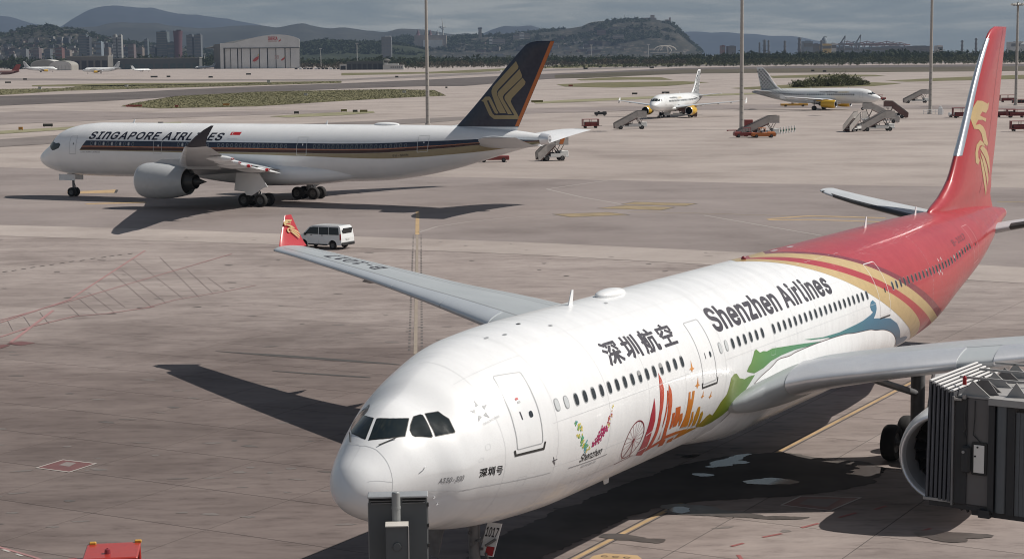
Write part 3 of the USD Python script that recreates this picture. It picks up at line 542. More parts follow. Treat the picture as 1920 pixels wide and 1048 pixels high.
    fx = [float(np.mean([q[0] for q in v])) for v in ff.values()]; fp = [float(np.mean([q[1] for q in v])) for v in ff.values()]
    fx = [18.3, 18.8, 19.28] + fx + [38.9, 39.8, 40.6]; fp = [-88, -62, -41] + fp + [-50, -68, -88]
    pf = PI(fx, fp); xx = np.linspace(18.3, 40.6, 90)
    nq = 25; V, N = [], []
    for x in xx:
        p0 = float(pf(x)); pp = p0 + (-180 - 2 * p0) * np.linspace(0, 1, nq)
        e = np.minimum(1, np.minimum(x - 18.3, 40.6 - x) / 3.5); s = np.linspace(0, 1, nq); d = .012 + .42 * e * np.clip(1 - (2 * s - 1) ** 4, 0, 1) ** .8 * np.clip((abs(p0 + 90)) / 60, 0, 1)
        V.append(b.pos(np.full(nq, x), pp) + b.nrm(np.full(nq, x), pp) * d[:, None])
    MB().loft(V, close=False, caps=False).build('belly_fairing', WHITE, t, smooth=True)
    strip('fairing_seam', [(x, float(pf(x)) + .3) for x in np.linspace(19.2, 39, 60)], .016, mat('seam_brown', (.14, .10, .10), .6), .014)
    # --- wings
    st = [(1.9, 18.9, 3.72, 12.3, .085, .8), (2.6, 19.0, 3.84, 12.1, .09, .8), (2.95, 19.25, 3.98, 11.8, .1, .8), (3.4, 20.0, 4.22, 11.0, .11, .75), (4.0, 20.6, 4.45, 10.3, .112, .7), (6.0, 21.83, 4.72, 8.9, .108, .4), (9.5, 24.0, 5.05, 7.3, .104, .12), (13, 26.18, 5.33, 5.8, .103, .05), (16, 28.04, 5.54, 4.45, .102, .02), (20, 30.52, 5.77, 3.55, .1, 0), (24, 33.0, 5.93, 3.0, .1, 0), (28, 35.5, 6.05, 2.6, .1, 0), (29.4, 36.36, 6.07, 2.45, .1, 0)]
    for s in (1, -1):
        w = Foil(st, 'h', s, camber=.012)
        wp = put('wing', w.mesh(30, np.unique(np.concatenate([w.a[:, 0], np.linspace(1.9, 29.4, 40)]))), WINGGREY, t, smooth=40)
        segs = [(3.9, 8.9), (10.0, 13.6), (13.63, 17.6), (17.63, 21.6), (21.63, 25.4), (25.43, 29.2)]
        wo = Foil([(a, x - .03, o, c_ * 1.004, h * 1.12, tw) for a, x, o, c_, h, tw in st], 'h', s, camber=.012)
        for i, (a0, a1) in enumerate(segs):
            put('slat', wo.mesh(16, np.unique(np.concatenate([np.linspace(a0, a1, 9), [q for q in w.a[:, 0] if a0 < q < a1]])), 0, .17), SILVER if s < 0 else SLAT, wp, smooth=40)
        for f0, m0, d0 in ((.19, LINE, .02), (.72, LIGHTGREY, .04), (.86, LIGHTGREY, .05)):
            y = np.linspace(4.2, 28.8, 40); L = LineString(np.stack([y, w.fx(y) + f0 * w.fc(y)], 1)).buffer(d0)
            put('panel_line', w.decal(L, 1, .008, 1.2, .8), m0, wp)
        if s > 0:      # reads outboard, tops of the letters forward
            g2 = aff.affine_transform(fit(text_poly('B-1017', 2), 0, 4.7, 0, 1.15), [1, 0, .56, -1, 20.4, 33.1])
            put('lettering', w.decal(g2, 1, .012, .5, .3), LETTER, wp, label='registration B-1017 on the wing top')
        # tip fence
        m = MB(); k = np.linspace(0, 1, 8); rings = []
        for q in k:
            xle = 37.2 + q * 1.55; ch = 2.35 * (1 - q) + .55 * q; y = 29.4 + .75 * q ** .8; z = 6.05 + 1.6 * q; f = (1 - np.cos(np.linspace(0, np.pi, 12))) / 2; th = naca(f) * .09 * ch
            rings.append(np.vstack([np.stack([xle - .35 + f * ch, y + th, np.full(12, z)], 1), np.stack([xle - .35 + f * ch, y - th, np.full(12, z)], 1)[::-1][1:-1]]) * [1, s, 1])
        wl = m.loft(rings).build('winglet', RED, t, smooth=40)
        MB().loft([r_ * [1, 1, 1] + [0, 0, -.0] for r_ in rings[:2]]).build('winglet_root', WHITE, wl, smooth=40) if False else None
        lg = bird_logo(); v, F = cells(fit(lg, 37.9, 38.95, 6.45, 7.45), .2, .2)
        yy = 29.4 + .75 * np.clip((v[:, 1] - 6.05) / 1.6, 0, 1) ** .8
        put('emblem', (np.stack([v[:, 0], s * (yy - .135), v[:, 1]], 1), F), GOLD, wl)
        fb = MB()
        for yc in (12.2, 16.4, 20.6):
            xt = float(w.fx(yc) + w.fc(yc)); z = float(w.fo(yc)) - .28
            MB().lathe([(xt - 3.1, .02), (xt - 2.5, .16), (xt - 1.2, .26), (xt + .1, .2), (xt + .9, .02)], 14, 'x', (0, s * yc, z)).build('flap_track_fairing', LIGHTGREY, wp, smooth=60)
    for s in (1, -1):
        py = MB()
        o = np.array([(21.7, 3.6), (23.6, 4.75), (26.2, 5.0), (29.3, 4.7), (28.0, 4.2), (26.5, 3.4), (22, 3.2)])
        py.prism(Polygon(o), .44, lambda V: np.stack([V[:, 0], s * 9.37 + V[:, 2] - .22, V[:, 1]], 1))
        engine(t, 20.6, s * 9.37, 2.36, 6.0, 1.70, WHITE, SILVER, BLACKHOLE, DARKMETAL, py, m_in=mat('inlet_grey', (.30, .30, .31), .5, metal=.3))
        MB().lathe([(24.0, .02), (24.2, .3), (24.9, .42), (26, .40), (27.6, .25)], 20, 'x', (-.9, s * 9.37, 4.62)).build('pylon_fairing', WHITE, t, smooth=60)
    # --- tail surfaces
    fn = Foil([(7.3, 49.2, 0, 12.4, .055), (7.95, 49.9, 0, 11.2, .07), (8.4, 51.4, 0, 9.8, .085), (9.2, 53.1, 0, 8.2, .098), (10.4, 54.3, 0, 7.45, .1), (16.35, 59.72, 0, 3.75, .1), (16.75, 60.4, 0, 3.22, .09), (16.93, 61.2, 0, 2.45, .06)], 'v')
    fp_ = put('tail_fin', fn.mesh(30, np.unique(np.concatenate([fn.a[:, 0], np.linspace(7.3, 16.9, 26)]))), RED, t, smooth=40)
    fo = Foil([(a, x - .02, o, c_, h * 1.07) for a, x, o, c_, h in fn.a], 'v')
    put('fin_leading_edge', fo.mesh(12, np.linspace(10.4, 16.3, 12), 0, .055), CHROME, fp_, smooth=40)
    z = np.linspace(8.3, 16.8, 20); put('rudder_line', fn.decal(LineString(np.stack([z, fn.fx(z) + .68 * fn.fc(z)], 1)).buffer(.025), -1, .008), DUSK, fp_)
    lg = bird_logo(); lg = fit(lg, 56.15, 60.5, 8.0, 13.1)
    lg = aff.affine_transform(lg, [1, .0, 0, 1, 0, 0])
    for up in (-1, 1): put('emblem', fn.decal(aff.affine_transform(lg, [0, 1, 1, 0, 0, 0]), up, .012, .3, .3), GOLD, fp_, label='gold bird emblem')
    for s in (1, -1):
        h = Foil([(.3, 56.4, 6.25, 5.9, .1), (1.2, 57.0, 6.45, 5.3, .1), (9.2, 60.75, 7.8, 2.75, .09), (9.7, 61.3, 7.9, 2.3, .08)], 'h', s)
        hp = put('tailplane', h.mesh(24), LIGHTGREY, t, smooth=40)
        put('tailplane_leading_edge', Foil([(a, x - .015, o, c_, q * 1.06) for a, x, o, c_, q in h.a], 'h', s).mesh(10, np.linspace(2.0, 9.5, 8), 0, .07), DARKMETAL, hp, smooth=40)
    MB().lathe([(63.55, .2), (63.75, .19), (63.75, .001)], 20, 'x', (0, 0, ZC + 1.67)).build('exhaust_outlet', DARKMETAL, t)
    # --- roof fittings
    for x_, h_ in ((8.26, .0), (12.06, .48), (40.2, .5), (47.5, .42)):
        if h_: MB().prism(Polygon([(0, 0), (.28, 0), (.34, h_), (.22, h_)]), .03, lambda V, x_=x_: np.stack([V[:, 0] + x_, V[:, 2] - .015, V[:, 1] + float(b.pos(np.array(x_), 90.)[2]) - .02], 1)).build('antenna', WHITE, t)
    dm = trimesh.creation.icosphere(3); dm.apply_scale([.85, .36, .17]); dm.apply_translation([15.0, 0.0, ZC + 2.86]); put('satellite_dome', dm, WHITE, t, smooth=True)
    for x_, p_ in ((29.8, 93), (31.4, 92)): dec('roof_fitting', oval(x_, p_, .42, .22), WHITE, t, .012)
    rb = trimesh.creation.icosphere(2, .1); rb.apply_translation([26.3, 0, ZC + 2.86]); put('roof_beacon', rb, DUSK, t, smooth=True)
    for x_, p_ in ((6.2, 80), (6.9, 76), (8.2, 82), (9.1, 70), (13.5, 78)): dec('roof_fitting', oval(x_, p_, .2, .1), DARKMETAL if x_ > 8 and x_ < 8.5 else LINE, t, .008)
    MB().prism(Polygon([(0, 0), (.5, 0), (.42, -.3), (.14, -.3)]), .03, lambda V: np.stack([V[:, 0] + 13.2, V[:, 2] - .6, V[:, 1] + ZC - 2.72], 1)).build('antenna', WHITE, t)
    # --- landing gear
    ng = gear(t, 6.2, 0, 2.9, .52, .38, (0,), .36, GM, strut=.13)
    MB().prism(Polygon([(.25, 2.62), (.8, 2.5), (.95, 1.75), (.5, 1.6)]), .04, lambda V: np.stack([5.0 + V[:, 2], V[:, 0], V[:, 1]], 1)).build('gear_door', GEARM, t)
    lean = lambda V, x0: np.stack([np.full(len(V), x0), -.55 + V[:, 0] * -1 + (2.42 - V[:, 1]) * .30, V[:, 1]], 1)
    MB().prism(Polygon([(-.22, 1.42), (.24, 1.42), (.24, 2.42), (-.22, 2.42)]), .04, lambda V: lean(V, 0) + np.stack([6.4 + V[:, 2], 0 * V[:, 0], 0 * V[:, 0]], 1)).build('gear_door', WHITE, t, label='white gear door numbered 1017')
    g = aff.translate(fit(text_poly('1017', 4), -.19, .21, 0, .30), 0, 2.0)
    v, f = cells(g, 9, 9); put('lettering', (lean(v, 6.39), f), LETTER, t); v, f = cells(sbox(-.04, 1.45, .22, 1.72), 9, 9); put('placard', (lean(v, 6.39), f), RED, t)
    cl = MB()
    for k in range(12): q = rr.normal(0, 1, 3) * [.25, .2, .2] + [6.1, 0, 1.8]; cl.tube(q, q + rr.normal(0, .25, 3), .045, n=6)
    cl.build('hydraulic_lines', GEARM, t)
    for s in (1, -1):
        gear(t, 31.0, s * 5.34, 4.3, .70, .54, (-1.0, 1.0), .70, GM, bogie=1.0, strut=.22, brace=(26.6, s * 4.9, 3.75))
        MB().box((30.9, s * 6.1, 2.6), (1.9, .05, 2.0), rx=s * -.12).build('gear_door', LIGHTGREY, t)
    return t, b

def hash_i(n): return sum(ord(ch) * (i + 1) for i, ch in enumerate(n))
def bird_logo():
    """stylised flying bird: crest, S-shaped neck and three long tail feathers, from the fin"""
    P = lambda L: Polygon([(x / 100, -y / 100) for x, y in L])
    crest = P([(10, 20), (22, 0), (40, 2), (66, 14), (74, 8), (70, 30), (58, 44), (40, 38), (30, 50), (46, 58), (60, 62), (58, 74), (42, 66), (22, 64), (12, 80), (2, 78), (-2, 54), (4, 38)])
    neck = P([(2, 78), (12, 80), (28, 78), (44, 88), (58, 106), (66, 130), (76, 150), (70, 158), (52, 146), (44, 132), (36, 110), (24, 96), (6, 92)])
    wing = P([(52, 146), (30, 132), (14, 146), (8, 172), (10, 204), (22, 214), (30, 200), (22, 190), (20, 170), (28, 152), (40, 150), (56, 158)])
    f1 = P([(30, 160), (42, 152), (70, 172), (88, 200), (98, 236), (100, 262), (88, 236), (66, 200), (44, 176)])
    f2 = P([(32, 172), (52, 190), (74, 224), (92, 270), (90, 300), (74, 258), (52, 214)])
    f3 = P([(30, 186), (46, 206), (66, 250), (84, 310), (82, 330), (62, 280), (42, 226)])
    return unary_union([crest.buffer(0), neck.buffer(0), wing.buffer(0), f1, f2, f3])

NAVY = mat('navy_paint', (.012, .016, .032), .3, coat=.4, var=.08)
ORANGE = mat('orange_edge_paint', (.46, .13, .035), .35, var=.05)
BROWNBAND = mat('brown_band_paint', (.045, .016, .012), .35, var=.05)
GOLD2 = mat('pale_gold_paint', (.30, .245, .145), .35, coat=.2, var=.05)
AWHITE = mat('airliner_white', (.78, .785, .79), .3, coat=.3, var=.03, scale=.5)
NACELLE = mat('nacelle_grey', (.44, .45, .455), .33, coat=.2, var=.04)
FLAGRED = mat('flag_red', (.50, .02, .025), .4, var=.03)

def singapore_a350():
    t = thing('wide_body_airliner', 'white wide body jet with navy and gold bands lettered Singapore Airlines, behind the van', 'airliner', (-54.746, 216.253, 0), -.4461)
    ZC = 5.5
    b = Body(ZC, [0, .3, 1.0, 1.9, 2.6, 3.3, 5, 7, 9.5, 40, 46, 50, 54, 58, 62, 64.8],
             [-1.1, -.62, -.05, .55, 1.2, 1.85, 2.52, 2.88, 3.05, 3.05, 3.05, 3.05, 3.0, 2.85, 2.5, 2.1],
             [-1.1, -1.65, -2.12, -2.45, -2.62, -2.75, -2.93, -3.02, -3.05, -3.05, -2.85, -2.35, -1.55, -.45, .68, 1.32],
             [0, .6, 1.1, 1.55, 1.85, 2.12, 2.6, 2.86, 2.98, 2.98, 2.95, 2.75, 2.4, 1.75, 1.0, .42])
    put('fuselage', b.skin(150, 96), AWHITE, t)
    def dec(name, g, m, parent=t, off=.008, dx=.6, dp=5, label=None):
        r = b.decal(g, off, dx, dp)
        return put(name, r, m, parent, label=label) if r is not None else None
    def both(g): return unary_union([g, aff.affine_transform(g, [1, 0, 0, -1, 0, 180])])
    K = 19.2
    def bandp(lo, hi, xa):
        x = np.linspace(0, 1, 40); X = xa[0] + (64.6 - xa[0]) * x; X2 = xa[1] + (64.6 - xa[1]) * x
        return Polygon(np.vstack([np.stack([X, lo(X)], 1), np.stack([X2, hi(X2)], 1)[::-1]])).buffer(0)
    rise = lambda X: np.interp(X, [0, 40, 52, 58, 62, 64.8], [0, 0, .5, -3, -14, -30])
    k = lambda v: (lambda X: v + rise(X) + 0 * X)
    gl = lambda X: np.interp(X, [0, 8, 20, 32, 40, 46, 50, 55, 60, 64.8], [.9, .6, -.5, -2.8, -5, -9, -12.5, -18, -33, -50])
    for n, lo, hi, xa, m in (('navy_band', k(10.2), k(21.8), (8.25, 8.75), NAVY), ('orange_line', k(8.3), k(10.0), (8.18, 8.25), ORANGE), ('brown_band', k(1.8), k(8.1), (7.9, 8.18), BROWNBAND), ('gold_band', gl, k(1.6), (7.85, 7.9), GOLD2)):
        dec(n, both(bandp(lo, hi, xa)), m)
    # cockpit mask, seams
    dec('cockpit_window', both(Polygon([(3.75, 7), (4.6, 10), (4.8, 17), (4.55, 23), (3.9, 25), (3.2, 36), (2.75, 88), (2.0, 88), (2.2, 50), (2.9, 20), (3.3, 9)])), GLASS, t, .012, .25, 4)
    tx = 'SInGAPORE AIRLInES'; parts_, xo = [], 0.0
    for ch in tx:
        if ch == ' ': xo += .42; continue
        g = text_poly(ch, 5); a, q, c_, d = g.bounds
        w = (c_ - a) * (1.0 if ch != 'I' else 1.0); g = fit(g, xo, xo + w * (1.12 if ch == 'n' else 1), 0, 1, .0); parts_.append(g); xo += w * (1.12 if ch == 'n' else 1) + .20
    g = fit(unary_union(parts_), 8.95, 26.9, 24.6, 44.0, .022)
    dec('lettering', g, mat('lettering_navy', (.014, .016, .03), .4), t, .01, .6, 5, label='navy slanted capitals SINGAPORE AIRLINES')
    fl = aff.affine_transform(sbox(27.9, 38.2, 29.2, 46.6), [1, .012, 0, 1, -.46, 0]); fl2 = aff.affine_transform(sbox(27.9, 29.8, 29.2, 38.2), [1, .012, 0, 1, -.46, 0])
    f_ = dec('flag', fl, FLAGRED, t, .01); dec('flag_white', fl2, AWHITE, f_, .01)
    cr = Point(28.3, 42.4 / K).buffer(.15).difference(Point(28.36, 42.4 / K).buffer(.13)); dec('crescent', aff.scale(cr, 1, K, origin=(0, 0)), AWHITE, f_, .013)
    WT = mat('outline_white', (.62, .62, .60), .4, var=.03)
    for x0, x1, p0, p1, m in ((6.3, 7.35, -7, 35, TRIM), (18.1, 19.25, -4.5, 25, WT), (36.75, 38.0, -3, 36.5, WT), (51.2, 52.45, -3, 38, WT)):
        d = dec('door', ring_of(rrect(x0, x1, p0, p1, .1, K), .045, K), m, t, .011)
        dec('door_window', oval((x0 + x1) / 2 + .1, (p0 + p1) / 2 + 2, .14, .22, K), CABIN if m is TRIM else WT, d, .013)
    RG = mat('window_rim_steel', (.20, .21, .23), .4, var=.1); BLIND = mat('window_blind', (.42, .42, .41), .5, var=.08)
    xs = [(9.55 + .575 * i, i % 2 == 1) for i in range(11)] + [(21.45 + .56 * i, i in (1, 6)) for i in range(8)] + [(26.75 + .576 * i, False) for i in range(16)] + [(38.95 + .576 * i, False) for i in range(20)]
    for x, bl in xs:
        o = put('window', b.decal(oval(x, 15.2, .30, .44, K, 14), .011, 1, 90), RG, t)
        put('pane', b.decal(oval(x, 15.2, .21, .34, K, 14), .014, 1, 90), BLIND if bl else CABIN, o)
    dec('lettering', fit(text_poly('9V-SMN', 2), 48.4, 50.2, -8.6, -3.6), mat('lettering_black', (.015, .015, .017), .4), t, .012)
    dec('lettering', fit(text_poly('A350 XWB CARBON', 0, 60), 8.0, 10.8, -4.2, -2.0), mat('lettering_black', (.015, .015, .017), .4), t, .012)
    # belly fairing
    rings = []
    for x in np.linspace(19, 45.5, 24):
        q = (x - 19) / 26.5; e = math.sin(math.pi * min(max(q, 0.001), .999)) ** .7; w = 1.2 + 2.0 * e; zt = 4.6; zb = 3.3 - 1.4 * e
        a = np.linspace(0, 2 * np.pi, 28, endpoint=False); c_, s_ = np.cos(a), np.sin(a)
        rings.append(np.stack([np.full(28, x), w * np.sign(c_) * abs(c_) ** .7, (zt + zb) / 2 + (zt - zb) / 2 * np.sign(s_) * abs(s_) ** .75], 1))
    MB().loft(rings).build('belly_fairing', AWHITE, t, smooth=50)
    # wings
    st = [(1.8, 19.2, 3.6, 15.8, .125), (3.0, 20.7, 3.8, 14.0, .125), (4.2, 22.3, 3.95, 12.3, .12), (10.5, 27.0, 4.8, 8.6, .11), (16, 31.1, 5.6, 6.2, .105), (22, 35.6, 6.5, 4.5, .1), (27, 39.4, 7.2, 3.4, .1), (29, 40.9, 7.5, 2.95, .1)]
    for s in (1, -1):
        w = Foil(st, 'h', s, camber=.015)
        wp = put('wing', w.mesh(26), LIGHTGREY, t, smooth=40)
        put('leading_edge', Foil([(a, x - .02, o, c_, h * 1.06) for a, x, o, c_, h in st], 'h', s, camber=.015).mesh(12, np.linspace(4.2, 28.8, 10), 0, .12), AWHITE, wp, smooth=40)
        # drooped flaps and their track fairings
        for y0, y1 in ((4.4, 10.2), (10.6, 20.5)):
            rr_ = []
            for y in np.linspace(y0, y1, 5):
                c_ = float(w.fc(y)) * .2; x = float(w.fx(y) + w.fc(y)) - c_ * .55; z = float(w.fo(y)) - .12; f = (1 - np.cos(np.linspace(0, np.pi, 9))) / 2; th = naca(f) * .16 * c_
                up = np.stack([x + f * c_, np.full(9, s * y), z - f * c_ * .16 + th], 1); dn = np.stack([x + f * c_, np.full(9, s * y), z - f * c_ * .16 - th], 1)
                rr_.append(np.vstack([up, dn[::-1][1:-1]]))
            MB().loft(rr_).build('flap', AWHITE, wp, smooth=40)
        for yc in (7.6, 12.8, 16.8, 20.8):
            xt = float(w.fx(yc) + w.fc(yc)); z = float(w.fo(yc)) - .35; L_ = 4.2 if yc < 14 else 3.2
            mb = MB().lathe([(0, .02), (.6, .2), (L_ * .45, .34), (L_ * .75, .28), (L_, .10)], 14, 'x', (xt - L_ + 1.3, s * yc, z)); mb.build('flap_track_fairing', AWHITE, wp, smooth=60)
            MB().lathe([(L_ - .5, .185), (L_ - .1, .13), (L_ + .02, .02)], 12, 'x', (xt - L_ + 1.3, s * yc, z)).build('fairing_tip', FLAGRED, wp, smooth=60)
        pts = [(28.9, 7.48, 40.85, 2.97), (30.0, 7.68, 41.8, 2.3), (31.0, 8.05, 42.9, 1.85), (31.75, 8.65, 44.1, 1.35), (32.2, 9.3, 45.4, .8), (32.4, 9.68, 46.3, .3)]
        rings = []
        for i, (y, z, x, ch) in enumerate(pts):
            a, q = pts[max(i - 1, 0)], pts[min(i + 1, len(pts) - 1)]; ty, tz = q[0] - a[0], q[1] - a[1]; L_ = math.hypot(ty, tz); ny, nz = -tz / L_, ty / L_
            f = (1 - np.cos(np.linspace(0, np.pi, 12))) / 2; th = naca(f) * .1 * ch
            rings.append(np.vstack([np.stack([x + f * ch, y + ny * th, z + nz * th], 1), np.stack([x + f * ch, y - ny * th, z - nz * th], 1)[::-1][1:-1]]) * [1, s, 1])
        MB().loft(rings[:2]).build('wing_tip', LIGHTGREY, wp, smooth=40)
        MB().loft(rings[1:]).build('winglet', mat('winglet_navy', (.012, .014, .026), .55, var=.05), t, smooth=40)
        py = MB().prism(Polygon([(23.4, 4.6), (25.0, 5.2), (27.5, 5.3), (33, 4.9), (32, 4.2), (28, 4.2), (23, 4.3)]), .5, lambda V: np.stack([V[:, 0], s * 10.5 + V[:, 2] - .25, V[:, 1]], 1))
        engine(t, 22.2, s * 10.5, 2.88, 5.9, 1.92, NACELLE, AWHITE, BLACKHOLE, DARKMETAL, py)
    # tail
    fn = Foil([(8.46, 54.5, 0, 7.12, .09), (9.2, 55.28, 0, 6.69, .095), (16.4, 62.13, 0, 3.25, .095), (16.75, 62.5, 0, 3.04, .09), (16.98, 63.0, 0, 2.65, .07), (17.1, 63.7, 0, 2.0, .05)], 'v')
    fp = put('tail_fin', fn.mesh(26), NAVY, t, smooth=40)
    put('fin_root', Foil([(7.5, 51.6, 0, 9.7, .06), (8.0, 53.2, 0, 8.2, .08), (8.45, 54.35, 0, 7.26, .092)], 'v').mesh(24), AWHITE, t, smooth=40)
    sw = lambda g: aff.affine_transform(g, [0, 1, 1, 0, 0, 0])
    z = np.linspace(8.5, 17.05, 30)
    for up in (-1, 1):
        te = Polygon(np.vstack([np.stack([z, fn.fx(z) + fn.fc(z) * .995], 1), np.stack([z, fn.fx(z) + fn.fc(z) - .42], 1)[::-1]])); put('orange_edge', fn.decal(te, up, .012, .8, .3), ORANGE, fp)
    f1 = Polygon([(61.46, 15.1), (61.74, 14.58), (61.7, 14.35), (59.5, 12.3), (59.32, 12.05), (59.3, 11.75), (60.31, 9.83), (59.61, 9.83), (59.33, 10.24), (58.71, 11.8), (58.66, 12.1), (58.8, 12.5)])
    f2 = Polygon([(61.86, 14.28), (62.13, 13.68), (62.1, 13.45), (60.1, 11.72), (59.98, 11.5), (60.02, 11.25), (60.95, 9.75), (60.5, 9.73), (59.42, 11.6), (59.38, 11.85), (59.5, 12.05)])
    f3 = Polygon([(62.18, 13.42), (62.5, 13.0), (62.41, 12.73), (60.95, 11.33), (60.84, 11.05), (60.92, 10.8), (61.8, 9.23), (58.95, 9.23), (58.45, 9.6), (57.75, 11.0), (57.47, 11.05), (57.95, 11.5), (58.45, 11.52), (58.6, 11.4), (59.35, 10.0), (59.45, 9.9), (59.3, 9.75), (59.05, 9.85), (58.35, 11.15), (58.15, 11.1), (58.8, 9.8), (59.0, 9.62), (61.2, 9.62), (60.2, 11.2), (60.15, 11.45), (60.25, 11.65)])
    for up in (-1, 1):
        put('emblem', fn.decal(sw(unary_union([f1.buffer(0), f2.buffer(0), f3.buffer(0)])), up, .012, .4, .3), mat('emblem_gold', (.29, .225, .12), .35, var=.04), fp, label='gold stylised bird emblem on the fin')
    for s in (1, -1):
        put('tailplane', Foil([(.4, 57.0, 6.5, 7.0, .1), (1.3, 57.7, 6.62, 6.3, .1), (9.0, 62.1, 7.75, 3.5, .09), (9.4, 62.8, 7.8, 2.9, .08)], 'h', s).mesh(22), LIGHTGREY if s < 0 else AWHITE, t, smooth=40)
    MB().lathe([(64.2, .62), (64.9, .5), (65.1, .42), (65.1, .3), (64.8, .3), (64.8, .001)], 24, 'x', (0, 0, ZC + 1.72)).build('exhaust_outlet', SILVER, t, smooth=40)
    dm = trimesh.creation.icosphere(3); dm.apply_scale([1.5, .6, .24]); dm.apply_translation([46.2, 0, ZC + 3.08]); put('satellite_dome', dm, AWHITE, t, smooth=True)
    for x_ in (13.2, 38.6): MB().prism(Polygon([(0, 0), (.3, 0), (.36, .42), (.24, .42)]), .03, lambda V, x_=x_: np.stack([V[:, 0] + x_, V[:, 2], V[:, 1] + ZC + 3.03], 1)).build('antenna', AWHITE, t)
    MB().box((17.0, .1, ZC + 3.1), (.5, .3, .12)).build('roof_fitting', DARKMETAL, t)
    # gear
    gear(t, 4.5, 0, 2.9, .53, .4, (0,), .38, GM, strut=.12)
    for s in (-1, 1): MB().box((4.2, s * .75, 2.25), (2.3, .05, .7)).build('gear_door', AWHITE, t)
    for s in (1, -1):
        gear(t, 33.1, s * 5.3, 3.4, .70, .54, (-1.05, 1.05), .72, GM, bogie=1.05, strut=.22)
        MB().prism(Polygon([(31.0, 1.7), (31.3, 3.6), (34.2, 3.55), (35.2, 2.2), (34.7, 2.05), (33.2, 1.2), (32.5, 1.25), (32.3, 1.6)]), .06, lambda V: np.stack([V[:, 0], s * 6.35 + V[:, 2], V[:, 1]], 1)).build('gear_door', AWHITE, t)
    return t

